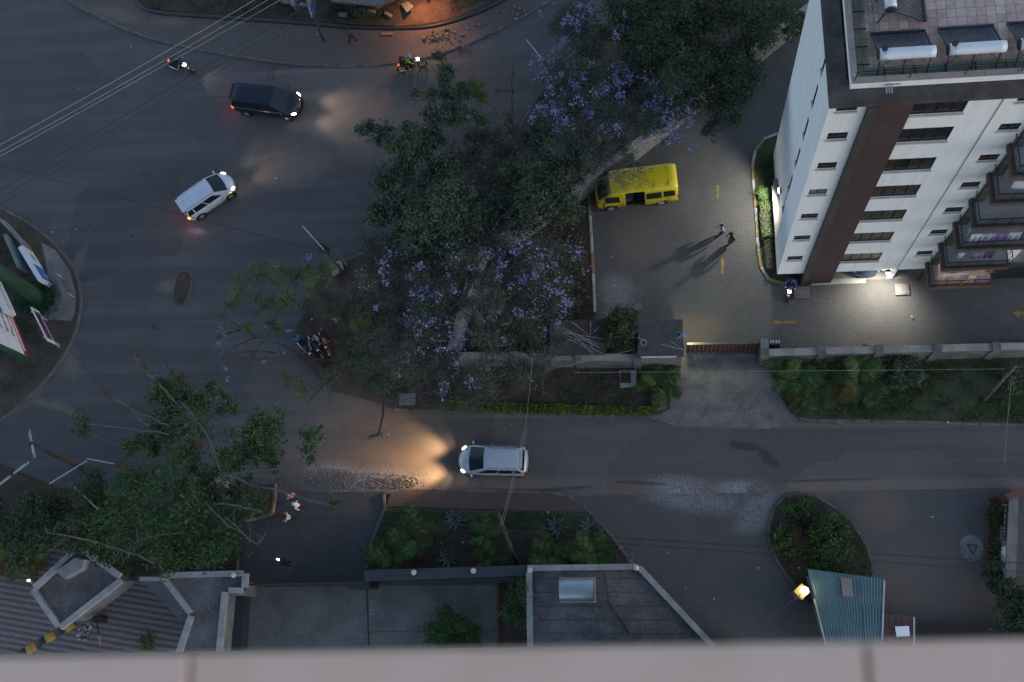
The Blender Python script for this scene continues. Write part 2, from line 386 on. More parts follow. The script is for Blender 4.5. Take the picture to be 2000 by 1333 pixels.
M_hair = pm('hair', (.008, .007, .007), None, 9, .6, coord='obj')
M_roofdark = pm('flat_roof', (.115, .1, .095), (.2, .185, .175), .8, .92, fine=.4, bump=.2)
M_globe = pm('opal_globe', (.72, .68, .5), (.6, .55, .4), 3, .35, coord='obj', fine=.05)
M_teal = pm('green_sheet', (.09, .17, .178), (.07, .132, .145), .8, .5, .2, fine=.2)
M_rock = pm('rock', (.26, .23, .2), (.15, .12, .1), 3, .95, bump=.4)
M_rockw = pm('pale_rock', (.42, .4, .38), (.25, .24, .23), 3, .95)
L_dark = leafmat('leaf_dark', (0.045, 0.075, 0.048), (0.106, 0.144, 0.088), (0.156, 0.181, 0.106))
L_jac = leafmat('leaf_jacaranda', (0.056, 0.077, 0.055), (0.112, 0.135, 0.098), (0.175, 0.169, 0.144))
L_mid = leafmat('leaf_mid', (.03, .074, .027), (.08, .148, .046), (.15, .21, .062))
L_yel = leafmat('leaf_light', (.085, .125, .045), (.15, .19, .07), (.2, .21, .09))
L_big = leafmat('leaf_evergreen', (0.033, 0.056, 0.030), (0.077, 0.110, 0.055), (0.131, 0.150, 0.075))
L_hedge = leafmat('leaf_hedge', (0.072, 0.123, 0.017), (0.160, 0.217, 0.036), (0.232, 0.246, 0.058))
L_palm = leafmat('leaf_palm', (.034, .082, .026), (.095, .165, .052), (.17, .2, .06))
L_agave = leafmat('leaf_agave', (0.065, 0.109, 0.102), (0.116, 0.167, 0.152), None, .1)
L_dry = leafmat('leaf_dry', (.07, .042, .022), (.14, .08, .04), (.18, .12, .06))
L_grass = leafmat('leaf_grass', (.045, .085, .03), (.09, .135, .052), (.17, .165, .085))
L_bright = leafmat('leaf_lit_hedge', (0.087, 0.174, 0.051), (0.203, 0.334, 0.109), (0.290, 0.406, 0.145))  # floodlit green put into the leaf colour
L_flower = leafmat('blossom', (.20, .188, .37), (.28, .265, .48), (.43, .415, .64), .3)
L_pale = leafmat('pale_blossom', (.45, .45, .5), (.6, .6, .65), None, .3)
# ------------------------------------------------------------------ ground, road, pavements
def sheet(name, px, z, mat, dz=0.0): return struct(MB().sheet(GX(px), z).build(name, mat))
def slab(name, px, z, mat): return struct(MB().prism(GX(px), -.04, z).build(name, mat))
struct(MB().sheet([(-500, -500), (500, -500), (500, 500), (-500, 500)], -.06).build('ground', M_earth))
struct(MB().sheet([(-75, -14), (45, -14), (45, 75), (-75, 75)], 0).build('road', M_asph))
def smooth_line(px, n=4, closed=False):
    P = [Vector((p[0], p[1])) for p in px]; out = []
    N = len(P)
    for i in range(N if closed else N - 1):
        p0 = P[(i - 1) % N] if (closed or i > 0) else P[i]; p1 = P[i]; p2 = P[(i + 1) % N]
        p3 = P[(i + 2) % N] if (closed or i + 2 < N) else P[(i + 1) % N]
        for k in range(n):
            t = k / n
            out.append(.5 * ((2 * p1) + (p2 - p0) * t + (2 * p0 - 5 * p1 + 4 * p2 - p3) * t * t + (3 * p1 - p0 - 3 * p2 + p3) * t ** 3))
    if not closed: out.append(P[-1])
    return [(q.x, q.y) for q in out]
def resample(pts, step, closed=False):
    pts = [Vector((p[0], p[1], 0)) for p in pts]
    if closed: pts.append(pts[0])
    out = [pts[0]]; acc = 0
    for a, b in zip(pts, pts[1:]):
        L = (b - a).length
        if L < 1e-6: continue
        d = step - acc
        while d <= L:
            out.append(a + (b - a) * (d / L)); d += step
        acc = (acc + L) % step
    if (out[-1] - pts[-1]).length > step * .3: out.append(pts[-1])
    return out
def kerb(px, mats, step=.95, wd=.16, h=.15, closed=False, n=4, z0=-.03):
    pts = resample(GX(smooth_line(px, n, closed)), step, closed)
    root = empty('kerb', pts[0], kind='structure')
    mes = [bevel_mesh(step, wd, h, m) for m in mats]
    rnd = random.Random(len(px))
    for i, (a, b) in enumerate(zip(pts, pts[1:])):
        d = b - a; L = d.length
        c = (a + b) / 2; c.z = z0 + rnd.uniform(-.01, .01)
        inst('kerb_stone', mes[i % len(mes)], root, c, (0, rnd.uniform(-.008, .008), math.atan2(d.y, d.x) + rnd.uniform(-.012, .012)), (L / step * .975, 1, 1))
    return root
def bevel_mesh(l, wd, h, mat):
    b = .02; x, y = l / 2, wd / 2
    mb = MB()
    mb.loft([[(-x, -y, 0), (x, -y, 0), (x, y, 0), (-x, y, 0)], [(-x, -y, h - b), (x, -y, h - b), (x, y, h - b), (-x, y, h - b)],
             [(-x + b, -y + b, h), (x - b, -y + b, h), (x - b, y - b, h), (-x + b, y - b, h)]])
    return mb.mesh('kerb_stone', mat)
TOPK = [(95, -40), (130, 0), (180, 27), (255, 62), (340, 88), (440, 107), (550, 124), (660, 131), (760, 125), (850, 108), (940, 75), (1010, 40), (1070, 5), (1140, -45)]
DRAIN = [(240, -45), (265, 0), (292, 27), (400, 38), (560, 49), (690, 59), (800, 61), (860, 54), (925, 34), (985, 6), (1040, -30), (1060, -45)]
slab('footpath', smooth_line(TOPK, 3) + smooth_line(DRAIN, 3)[::-1], .10, M_walkpav)
kerb(TOPK, [M_kerb])
slab('verge_bank', smooth_line([(x, y - 9) for x, y in DRAIN], 3) + [(1060, -120), (200, -120)], .12, pm('bank_ground', (.045, .05, .03), (.07, .052, .04), 1.2, .95, bump=.7, bscale=14, fine=.45))
sheet('bare_soil_patch', [(770, 55), (800, 25), (860, -20), (960, -40), (1000, -20), (960, 5), (910, 28), (850, 45)], .128, M_orangelit_dirt)
sheet('drain_bed', smooth_line([(x, y - 10) for x, y in DRAIN], 3) + smooth_line(DRAIN, 3)[::-1], .01, M_blk)  # bed coloured black, standing in for shade the shallow drain lacks
ISLE = [(-60, 385), (0, 407), (62, 440), (112, 482), (146, 528), (159, 575), (155, 625), (137, 676), (105, 725), (62, 772), (0, 823), (-60, 862)]
slab('traffic_island', smooth_line(ISLE, 4), .10, M_dirt); kerb(ISLE, [M_kerb])
sheet('island_platform', [(82, 475), (110, 490), (138, 530), (150, 575), (148, 612), (140, 628), (95, 625), (60, 610), (55, 575), (90, 560), (95, 530)], .107, M_concrete)
CENT = [(1330, -45), (1200, 35), (1130, 95), (1063, 165), (1015, 250), (905, 350), (800, 440), (745, 478), (655, 521), (608, 575), (582, 640), (590, 705), (650, 762), (770, 797), (850, 803), (1275, 813), (1303, 780), (1326, 722), (1330, 700), (880, 700), (935, 492), (1130, 367), (1340, 207), (1600, 2), (1655, -45)]
slab('verge', CENT, .09, M_dirt)
kerb(CENT[2:10], [M_kerb], n=2); kerb([(770, 800), (850, 804), (1275, 814), (1303, 781), (1327, 722)], [M_kerb], n=3)
slab('garden_soil', [(935, 496), (1130, 371), (1152, 384), (1160, 500), (1163, 622), (1175, 693), (885, 697)], .08, M_earth)
sheet('yard', [(1130, 367), (1340, 207), (1600, 2), (1655, -45), (2160, -45), (2160, 655), (1480, 690), (1325, 690), (1165, 650)], .008, M_yard)
kerb([(1150, 384), (1157, 500), (1162, 622)], [M_kerby, M_kerbw, M_kerbw], 1.2)
kerb([(1385, 190), (1475, 121), (1580, 37), (1640, -10)], [M_kerb], 1.2)
slab('inner_verge', [(1355, 205), (1475, 112), (1600, 10), (1655, -40), (1668, -28), (1580, 38), (1475, 122), (1372, 208)], .07, M_dirt)
PLANT = [(1519, 262), (1492, 272), (1473, 300), (1470, 340), (1477, 420), (1481, 490), (1489, 532), (1508, 550), (1545, 556)]
slab('building_border', smooth_line(PLANT, 3) + [(1560, 545), (1548, 400), (1525, 262)], .08, M_grassy)
kerb(PLANT, [M_kerbw, M_kerby], .9)
slab('right_verge', [(1492, 706), (1505, 735), (1530, 780), (1562, 818), (1700, 822), (2100, 833), (2100, 690)], .09, M_grassy)
kerb([(1492, 708), (1505, 736), (1530, 780), (1562, 819), (1700, 823), (2100, 834)], [M_kerb], n=3)
sheet('driveway_apron', [(1326, 690), (1492, 690), (1505, 736), (1530, 782), (1560, 822), (1500, 838), (1320, 832), (1270, 818), (1303, 781), (1327, 722)], .014, M_apron)
slab('brick_strip', smooth_line([(765, 959), (1000, 962), (1105, 968), (1150, 1001)], 3) + [(755, 990)], .10, M_isle)
kerb([(752, 992), (765, 958), (1000, 961), (1105, 967), (1152, 1002), (1200, 1055), (1238, 1106)], [M_kerb], n=3)
slab('planter_bed', [(755, 991), (1150, 1001), (1200, 1056), (1236, 1108), (716, 1116), (720, 1080), (735, 1030)], .08, M_earth)
sheet('planter_lawn', [(757, 993), (1146, 1002), (1185, 1040), (1000, 1032), (820, 1040), (742, 1045)], .088, M_grassy)
kerb([(755, 988), (737, 1030), (722, 1080), (716, 1112)], [M_kerb], n=3)
sheet('entry_drive', [(540, 958), (640, 962), (764, 960), (737, 1030), (718, 1130), (712, 1146), (470, 1146), (470, 1010)], .010, M_darktar)
kerb([(538, 945), (537, 1005), (470, 1022), (465, 1060), (464, 1118)], [M_kerb, M_kerby], n=1)
slab('corner_bed', [(-60, 880), (100, 950), (300, 985), (535, 945), (535, 1005), (468, 1022), (462, 1120), (240, 1125), (150, 1070), (-60, 1060)], .08, M_earth)
sheet('forecourt', [(1108, 969), (1535, 962), (2100, 950), (2100, 1330), (1300, 1330), (1250, 1108), (1200, 1056), (1150, 1001)], .006, M_forecourt)
TEAR = [(1530, 972), (1506, 1005), (1501, 1050), (1515, 1092), (1545, 1135), (1590, 1190), (1660, 1210), (1702, 1150), (1703, 1105), (1688, 1060), (1650, 1008), (1604, 976), (1565, 964)]
slab('garden_island', smooth_line(TEAR, 3, True), .09, M_earth); kerb(TEAR, [M_kerb], .8, closed=True)
sheet('parking_bay', [(470, 1147), (972, 1142), (972, 1340), (440, 1340)], .012, M_lot)
sheet('ramp_paving', [(-60, 1055), (150, 1075), (240, 1130), (330, 1120), (380, 1200), (350, 1340), (-60, 1340)], .011, M_wave)
M_line = pm('road_paint', (.5, .48, .44), (.3, .29, .27), 3, .8, fine=.4)
M_yline = pm('yellow_paint', (.42, .26, .05), (.26, .17, .06), 3, .8, fine=.4)
def painted(pxl, z, mat=M_yline): return struct(MB().sheet(GX(pxl), z).build('painted_marking', mat))
painted([(1506, 630), (1519, 624), (1518, 628), (1552, 627), (1553, 632), (1520, 633), (1520, 637)], .012)
painted([(1978, 612), (1992, 606), (1991, 610), (2030, 609), (2030, 614), (1992, 616), (1992, 621)], .012)
painted([(1409, 505), (1414, 505), (1414, 535), (1408, 535)], .012); painted([(1400, 362), (1404, 362), (1404, 388), (1400, 388)], .012)
painted([(710, 1234), (1010, 1229), (1010, 1231), (710, 1236)], .016, pm('faded_ochre', (.16, .1, .04), None, 3, .9))
painted([(715, 1150), (718, 1150), (722, 1262), (719, 1262)], .016, pm('joint_dark', (.05, .048, .045), None, 3, .9))
painted([(45, 835), (48, 834), (62, 884), (58, 885)], .005, M_line) if False else None
def text_mesh(name, s, size, mat, parent=None, M=Matrix(), ext=.0, align='LEFT'):
    cu = bpy.data.curves.new(name, 'FONT'); cu.body = s; cu.size = size; cu.extrude = ext; cu.align_x = align
    t = bpy.data.objects.new(name, cu); COL.objects.link(t)
    dg = bpy.context.evaluated_depsgraph_get(); dg.update()
    me = bpy.data.meshes.new_from_object(t.evaluated_get(dg)); bpy.data.objects.remove(t)
    me.materials.clear(); me.materials.append(mat)
    if parent is not None: M = root_of(parent).matrix_basis.inverted() @ M
    me.transform(M)
    o = bpy.data.objects.new(name, me); COL.objects.link(o); o.parent = parent
    return o
def basis(o, x, y):
    x = Vector(x).normalized(); y = Vector(y); y = (y - x * y.dot(x)).normalized(); z = x.cross(y)
    return Matrix(((x.x, y.x, z.x, o[0]), (x.y, y.y, z.y, o[1]), (x.z, y.z, z.z, o[2]), (0, 0, 0, 1)))
struct(text_mesh('bay_number', 'G-11', .42, M_line, None, basis((*G(723, 1172).xy, .02), (0, -1, 0), (1, 0, 0))))
# ------------------------------------------------------------------ boundary walls, gate
M_course = pavers('coursed_stone', (.2, .195, .185), (.15, .145, .135), (.07, .066, .06), .42, .2, 0)
def stone_wall(label, px, h=2.1, th=.3, pil=2.4, mat=M_wallstone, cop=M_walltop, over=.04, pillars=True, name='stone_wall'):
    pts = GX(px, h); root = empty(name, (pts[0].x, pts[0].y, 0), label=label, cat='wall')
    body = MB(); n = len(pts)
    L, Rr = [], []
    for i, p in enumerate(pts):
        d0 = (p - pts[i - 1]).normalized() if i else (pts[1] - p).normalized()
        d1 = (pts[i + 1] - p).normalized() if i < n - 1 else d0
        t = (d0 + d1).normalized(); nn = Vector((-t.y, t.x, 0)) / max(.5, t.dot(d0))
        L.append(p + nn * th / 2); Rr.append(p - nn * th / 2)
    body.prism(L + Rr[::-1], -.05, h - .06); body.build('wall_body', mat, root)
    cs = resample(pts, pil / 2 if pillars else pil); rnd = random.Random(int(px[0][0]))
    for a, b in zip(cs, cs[1:]):
        d = b - a; c = (a + b) / 2; c.z = h - .065 + rnd.uniform(0, .015)
        me = MB().box((0, 0, .04), (d.length - .012, th + over * 2, .08)).mesh('coping', cop)
        inst('coping', me, root, c, (0, 0, math.atan2(d.y, d.x) + rnd.uniform(-.01, .01)))
    if pillars:
        pme = MB().box((0, 0, (h + .2) / 2 - .03), (.42, .46, h + .2)).mesh('pillar', mat)
        pl = resample(pts, pil)
        for i, c in enumerate(pl):
            d = pl[min(i + 1, len(pl) - 1)] - pl[max(i - 1, 0)]
            inst('pillar', pme, root, (c.x, c.y, 0), (0, 0, math.atan2(d.y, d.x)))
    return root
stone_wall('grey stone boundary wall with pale coping behind the right hand grass verge', [(1494, 689), (1594, 686), (1798, 681), (2110, 674)], 2.0, .3, 3.0)
stone_wall('grey stone compound wall running below the jacaranda to the gatehouse', [(880, 694), (1245, 699)], 2.0, .3, 3.6)
stone_wall('tall pale concrete wall climbing from the jacaranda past the yellow van', [(878, 690), (905, 590), (937, 488), (1020, 440), (1130, 363), (1235, 285), (1340, 203), (1480, 92), (1610, -12)], 2.0, .34, 2.2, pm('rendered_wall', (.3, .285, .26), (.19, .18, .165), .7, .9, fine=.3), M_walltop, .03, False)
# red brown sliding gate
g0, g1 = G(1340, 690), G(1479, 687)
gate = empty('sliding_gate', (g0 + g1) / 2, math.atan2((g1 - g0).y, (g1 - g0).x), 'dark red ribbed metal gate between gatehouse and verge wall', 'gate')
gl = (g1 - g0).length; M_gate = pm('gate_red', (.115, .038, .03), (.07, .028, .024), 1.4, .6, fine=.25)
nb = 17
gme = MB().box((0, 0, 1.02), (gl / nb - .03, .03, 1.9)).mesh('board', M_gate)
for i in range(nb): inst('board', gme, gate, ((i + .5) * gl / nb - gl / 2, (i % 2) * .012, .05), world=False)
fr = MB()
for z in (.06, 1.0, 2.02): fr.box((0, .05, z), (gl, .05, .06))
for x in (-gl / 2 + .03, 0, gl / 2 - .03): fr.box((x, .051, 1.05), (.06, .054, 2.0))
fr.build('gate_frame', pm('gate_dark', (.05, .022, .02), None, 2, .6), gate, world=False)
MB().box((0, -.01, 2.075), (gl, .12, .05)).build('top_rail', pm('gate_rail', (.15, .12, .095), (.1, .085, .065), 2, .7), gate, world=False)
# gate post with junction box at the right of the gate
gp = G(1487, 690); post = empty('gate_pillar', gp, label='square concrete gate pillar with louvred meter boxes on its right', cat='pillar')
bevel(MB().box((gp.x, gp.y, 1.1), (.42, .5, 2.2)).build('pillar_body', M_concrete, post))
for k in range(2):
    q = G(1501 + 11 * k, 686); mb = MB().box((q.x, q.y, 1.0), (.3, .34, 2.0)); mb.build('meter_box', M_blk, post)
    for j in range(2): MB().box((q.x - .07 + .14 * j, q.y + .02, 2.012), (.1, .2, .03)).build('louvre', M_steel, post)
# ------------------------------------------------------------------ gatehouse by the gate, and store beside it
def poly_house(name, label, px, h, wallmat, roofmat, th=.16, over=.0, cat='building'):
    top = GX(px, h); c = sum(top, Vector()) / len(top)
    root = empty(name, (c.x, c.y, 0), label=label, cat=cat)
    ins = [c + (p - c) * .93 for p in top]
    MB().prism(ins, 0, h - th).build('wall', wallmat, root)
    r = MB().prism(top, h - th, h, bottom=True).build('roof', roofmat, root)
    return root, r, top
gh, ghr, ght = poly_house('gatehouse', 'flat dark roofed gatehouse left of the red gate', [(1248, 627), (1333, 624), (1336, 696), (1245, 699)], 2.6, M_concrete, pm('gatehouse_roof', (.072, .062, .062), (.1, .09, .088), 1.2, .9, fine=.4))
a, b = G(1252, 698, 2.63), G(1321, 697, 2.63)
MB().tube([a, b], .045, 8).build('gutter', pm('white_plastic', (.6, .6, .6), None, 3, .5), gh)
MB().tube([G(1290, 672, 2.64), G(1335, 684, 2.66), G(1310, 667, 2.64)], .02, 6).build('roof_pipe', M_steel, gh)
MB().tube([G(1245, 660, 2.64), G(1262, 666, 2.64)], .02, 6).build('roof_pipe', M_steel, gh)
rg = MB(); c0 = G(1257, 670, 2.63); rg.tube([c0 + Vector((.16 * math.cos(t * .5236), .16 * math.sin(t * .5236), 0)) for t in range(13)], .018, 6, cap=False); rg.build('cable_coil', M_steel, gh)
sp = empty('roof_light_unit', G(1325, 655, 2.61), R_(10), 'small white framed solar panel lying on the gatehouse roof', 'solar panel')
MB().box((0, 0, .04), (.28, .36, .05)).build('panel_frame', M_steel, sp, world=False)
for i in (-1, 1): MB().box((i * .062, 0, .07), (.105, .3, .012)).build('solar_cell', M_pane, sp, world=False)
st, str_, _ = poly_house('store_shed', 'low brown flat roofed shed under the heap of pale bars', [(1074, 626), (1180, 624), (1183, 692), (1073, 695)], 2.2, M_concrete, pm('shed_roof', (.085, .055, .05), (.06, .045, .042), .9, .9, fine=.3))
BARS = [(1085, 643, 1175, 690), (1090, 640, 1168, 678), (1098, 640, 1170, 673), (1083, 648, 1160, 688), (1100, 650, 1180, 662), (1092, 668, 1150, 662), (1118, 630, 1150, 655), (1154, 628, 1153, 655), (1182, 630, 1158, 650), (1110, 645, 1158, 692), (1128, 655, 1172, 680), (1150, 662, 1158, 682)]
for i, (x0, y0, x1, y1) in enumerate(BARS):
    o = MB().tube([G(x0, y0, 2.23 + .012 * (i % 5)), G(x1, y1, 2.235 + .012 * ((i + 2) % 5))], .016, 5).build('metal_bar', M_steel)
    tag(o, 'thin pale metal bar in the heap on the brown shed roof', 'bar', 'bars heaped on the shed roof')
# slabs and covers in the yard
def cover(px, label, h, mat=M_concrete, name='concrete_cover', z0=.01, lift=True):
    pts = GX(px); c = sum(pts, Vector()) / len(pts); r = empty(name, c, label=label, cat='cover')
    bevel(MB().prism(pts, z0, h).build('slab', mat, r), .015)
    ins = [c + (p - c) * .86 for p in pts]
    MB().prism(ins, h, h + .015).build('lid', mat, r)
    if lift:
        for p in pts: q = c + (p - c) * .6; MB().box((q.x, q.y, h + .018), (.05, .05, .008)).build('lifting_slot', M_blk, r)
    return r
cover([(1550, 561), (1580, 561), (1582, 584), (1550, 584)], 'raised concrete cover beside the dark pilaster base', .14)
cover([(1747, 556), (1773, 556), (1776, 577), (1749, 578)], 'raised concrete cover right of the white entrance column', .14)
cover([(1235, 593), (1252, 592), (1253, 608), (1236, 609)], 'square concrete cover flush in the yard above the gatehouse', .022)
cover([(780, 772), (812, 770), (812, 792), (781, 793)], 'grey concrete inspection box by the lower road kerb', .3)
r = cover([(1210, 725), (1243, 724), (1243, 757), (1211, 759)], 'open concrete pit with brown lid on the grass strip', .2, M_coping, lift=False)
pts = GX([(1212, 727), (1232, 727), (1232, 750), (1212, 750)]); MB().prism(pts, .217, .235).build('rusty_lid', pm('rusty', (.09, .045, .035), None, 3, .9), r)
# round concrete manhole with triangular marker
c = G(1897, 1072); mh = empty('manhole', c, label='round concrete manhole with triangular frame on the forecourt', cat='manhole')
bevel(MB().prism([c + Vector((.62 * math.cos(i * .2244), .72 * math.sin(i * .2244), 0)) for i in range(28)], .007, .06).build('ring', M_concrete, mh))
t3 = [G(1889, 1064), G(1908, 1066), G(1899, 1083)]
MB().tube([(p.x, p.y, .07) for p in t3 + t3[:1]], .035, 6).build('triangle_frame', M_blk, mh)
# ------------------------------------------------------------------ apartment building
S_ = CAMH / 76.7
FYB, XL, XLB, XR, XC, YB = 24.2 * S_, 8.62 * S_, 9.1 * S_, 25.5, 18.3 * S_, 33.7 * S_
ROOF = 22.2; STOREY = 3.65 * S_; SOFF = 1.66
apt = empty('apartment_building', (14, 22, 0), label='tall white apartment block with dark brown stripe and stacked balconies', cat='building')
def wall_holes(o, u, v, U, V, holes, depth, name, mat, parent, mats=None):
    """wall in the plane o,u,v (normal u x v) with real openings and reveals"""
    o, u, v = Vector(o), Vector(u), Vector(v); nrm = u.cross(v)
    us = sorted(set([0, U] + [x for h in holes for x in h[:2]])); vs = sorted(set([0, V] + [x for h in holes for x in h[2:]]))
    us = [x for x in us if 0 <= x <= U]; vs = [x for x in vs if 0 <= x <= V]
    mb = MB()
    P = lambda a, b, d=0: o + u * a + v * b - nrm * d
    for a0, a1 in zip(us, us[1:]):
        for b0, b1 in zip(vs, vs[1:]):
            cu, cv = (a0 + a1) / 2, (b0 + b1) / 2
            if any(h[0] < cu < h[1] and h[2] < cv < h[3] for h in holes): continue
            mb.add([P(a0, b0), P(a1, b0), P(a1, b1), P(a0, b1)], [(0, 1, 2, 3)])
    for a0, a1, b0, b1 in holes:
        q = [(a0, b0), (a1, b0), (a1, b1), (a0, b1)]
        for i in range(4):
            p, r = q[i], q[(i + 1) % 4]
            mb.add([P(*r), P(*p), P(*p, depth), P(*r, depth)], [(0, 1, 2, 3)])
    return mb.build(name, mat, parent)
def window(o, u, v, rect, npane, depth, parent, pm_, sill=True):
    o, u, v = Vector(o), Vector(u), Vector(v); n = u.cross(v); a0, a1, b0, b1 = rect
    M = Matrix(((u.x, v.x, n.x, 0), (u.y, v.y, n.y, 0), (u.z, v.z, n.z, 0), (0, 0, 0, 1)))
    def bx(mb, ca, cb, d, da, db, dd):
        c = o + u * ca + v * cb - n * d
        return mb.box(None, (da, db, dd), M=Matrix.Translation(c) @ M)
    fr = MB(); W, Hh = a1 - a0, b1 - b0; t = .045
    bx(fr, (a0 + a1) / 2, b0 + t / 2, depth, W, t, .05); bx(fr, (a0 + a1) / 2, b1 - t / 2, depth, W, t, .05)
    for i in range(npane + 1):
        bx(fr, min(max(a0 + W * i / npane, a0 + t / 2), a1 - t / 2), (b0 + b1) / 2, depth + .002, t, Hh - 2 * t, .05)
    wi = fr.build('window', M_frame, parent)
    for i in range(npane):
        p = MB(); bx(p, a0 + W * (i + .5) / npane, (b0 + b1) / 2, depth + .01, W / npane - t * 1.1, Hh - 2 * t, .012)
        m = pm_[i % len(pm_)] if isinstance(pm_, list) else pm_
        p.build('pane', m, wi)
    if sill:
        s = MB(); bx(s, (a0 + a1) / 2, b0 - .06, -.02, W + .08, .11, .10); s.build('sill', M_sill, wi)
    return wi
ux, uz = Vector((1, 0, 0)), Vector((0, 0, 1))
zs = [27.15, 24.05, 20.45, 16.85, 13.15, 9.48, 5.65]
zt = [z * S_ for z in zs]
# front: left bay, stripe, main bay, right bay
wh = [(a * S_ - XL, b * S_ - XL, z - .62, z) for z in zt for a, b in ((8.95, 9.92),)]
PILX0, PILX1, BRX1 = 10.35 * S_, 10.82 * S_, 12.4 * S_
wall_holes((XL, FYB, SOFF), ux, uz, PILX0 - XL, ROOF - SOFF, [(a, b, c - SOFF, d - SOFF) for a, b, c, d in wh], .14, 'wall', M_white, apt)
for i, h in enumerate(wh): window((XL, FYB, 0), ux, uz, h, 2, .05, apt, [M_pane, M_pane] if i != 3 else M_bluepane)
MB().box(((PILX0 + PILX1) / 2, FYB - .02, ROOF / 2), (PILX1 - PILX0, .34, ROOF)).build('pilaster', M_pil, apt)
MB().box(((PILX1 + BRX1) / 2, FYB + .03, ROOF / 2 + .02), (BRX1 - PILX1, .3, ROOF - .04)).build('brown_stripe', M_brownp, apt)
wm = [(12.42 * S_ - BRX1 + .003, 14.9 * S_ - BRX1, z - 1.29, z) for z in zt]
wr = [(17.05 * S_ - BRX1, 18.03 * S_ - BRX1, z - .62, z) for z in zt]
wall_holes((BRX1, FYB, SOFF), ux, uz, XC - BRX1, ROOF - SOFF, [(a, b, c - SOFF, d - SOFF) for a, b, c, d in wm + wr], .14, 'wall', M_white, apt)
for i, h in enumerate(wm): window((BRX1, FYB, 0), ux, uz, h, 4, .05, apt, [M_pane] if i < 2 else [M_curtain, M_pane, M_curtain, M_curtain])
for i, h in enumerate(wr): window((BRX1, FYB, 0), ux, uz, h, 2, .05, apt, M_pane)
MB().box((16.42 * S_, FYB - .012, (ROOF + SOFF) / 2), (.045, .03, ROOF - SOFF - .1)).build('downpipe', M_coping, apt)
MB().box((18.53 * S_, FYB - .02, ROOF / 2), (.46 * S_, .34, ROOF)).build('pilaster', M_pil, apt)
# left side: bay that leans out over the drive, then the long wall
YBAY = 26.6 * S_
uy = Vector((0, -1, 0))
MB().add([(XL, FYB, SOFF), (XL, FYB, ROOF), (XL, YBAY, ROOF), (XL, YBAY, SOFF)], [(0, 1, 2, 3)]).build('wall', M_white, apt)
MB().add([(XL, YBAY, SOFF), (XL, YBAY, ROOF), (XLB, YBAY + .9, ROOF), (XLB, YBAY + .9, SOFF)], [(0, 1, 2, 3)]).build('wall', M_white, apt)
# slot windows on the long left wall
Lw = YB - YBAY - .9
hs = [(Lw - .55, Lw - .2, z - 1.65 + .1, z + .1) for z in [24.7 * S_, 21.07 * S_, 17.17 * S_, 13.21 * S_, 9.19 * S_, 5.6 * S_]]
wall_holes((XLB, YB, 0), uy, uz, Lw, ROOF, hs, .14, 'wall', M_white, apt)
for h in hs: window((XLB, YB, 0), uy, uz, h, 1, .02, apt, M_pane, True)
# ground floor: soffit slab, recessed back wall, columns
MB().box(((XL + XR) / 2, FYB + 2.6, SOFF + .1), (XR - XL, 5.16, .2)).build('soffit', M_concrete, apt)
MB().box((XL + .32, FYB + 3.2, SOFF / 2), (.3, 5.0, SOFF)).build('recessed_wall', M_concrete, apt)
MB().box(((XL + XR) / 2, FYB + 4.6, SOFF / 2), (XR - XL - .7, .2, SOFF)).build('recessed_wall', M_concrete, apt)
MB().box((16.3 * S_, FYB + .25, SOFF / 2 + .02), (.34, .5, SOFF)).build('entrance_column', M_white, apt)
MB().box((10.6 * S_ + 1.9, FYB - .06, .05), (3.0, .3, .1)).build('step', M_coping, apt)
MB().box(((XL + XR) / 2, FYB + 2.2, .012), (XR - XL - .7, 4.4, .016)).build('garage_floor', M_concrete, apt)
# body behind the balconies, to the right
XBL, XBR = 18.0 * S_, 22.0 * S_
yb2 = FYB + .9
zf = [3.4, 7.1, 10.75, 14.4, 18.05, 21.7]
dh = [(.35, 2.6, z * S_ + .02, z * S_ + 2.1) for z in zf]
wall_holes((18.75 * S_, yb2, SOFF), ux, uz, XR - 18.75 * S_, ROOF - SOFF, [(a, b, c - SOFF, d - SOFF) for a, b, c, d in dh], .15, 'wall', M_white, apt)
for h in dh: window((18.75 * S_, yb2, 0), ux, uz, h, 3, .1, apt, [M_curtain, M_pane, M_pane], False)
MB().add([(18.75 * S_, yb2, SOFF), (18.75 * S_, yb2, ROOF), (18.75 * S_, FYB, ROOF), (18.75 * S_, FYB, SOFF)], [(0, 1, 2, 3)]).build('wall', M_white, apt)
MB().box((XR - .1, (FYB + YB) / 2 + .5, ROOF / 2), (.2, YB - FYB - 1.2, ROOF - .1)).build('wall', M_white, apt)
MB().box(((XLB + XR) / 2 + .1, YB - .1, ROOF / 2), (XR - XLB - .4, .18, ROOF - .1)).build('wall', M_white, apt)
MB().box((22.9 * S_, FYB + .35, ROOF / 2 + .8), (1.2, .5, ROOF - 1.8)).build('right_bay', M_white, apt)
MB().box((24.5 * S_, FYB - .1, 1.0), (3.0, .25, 2.0)).build('ground_screen', M_blk, apt)
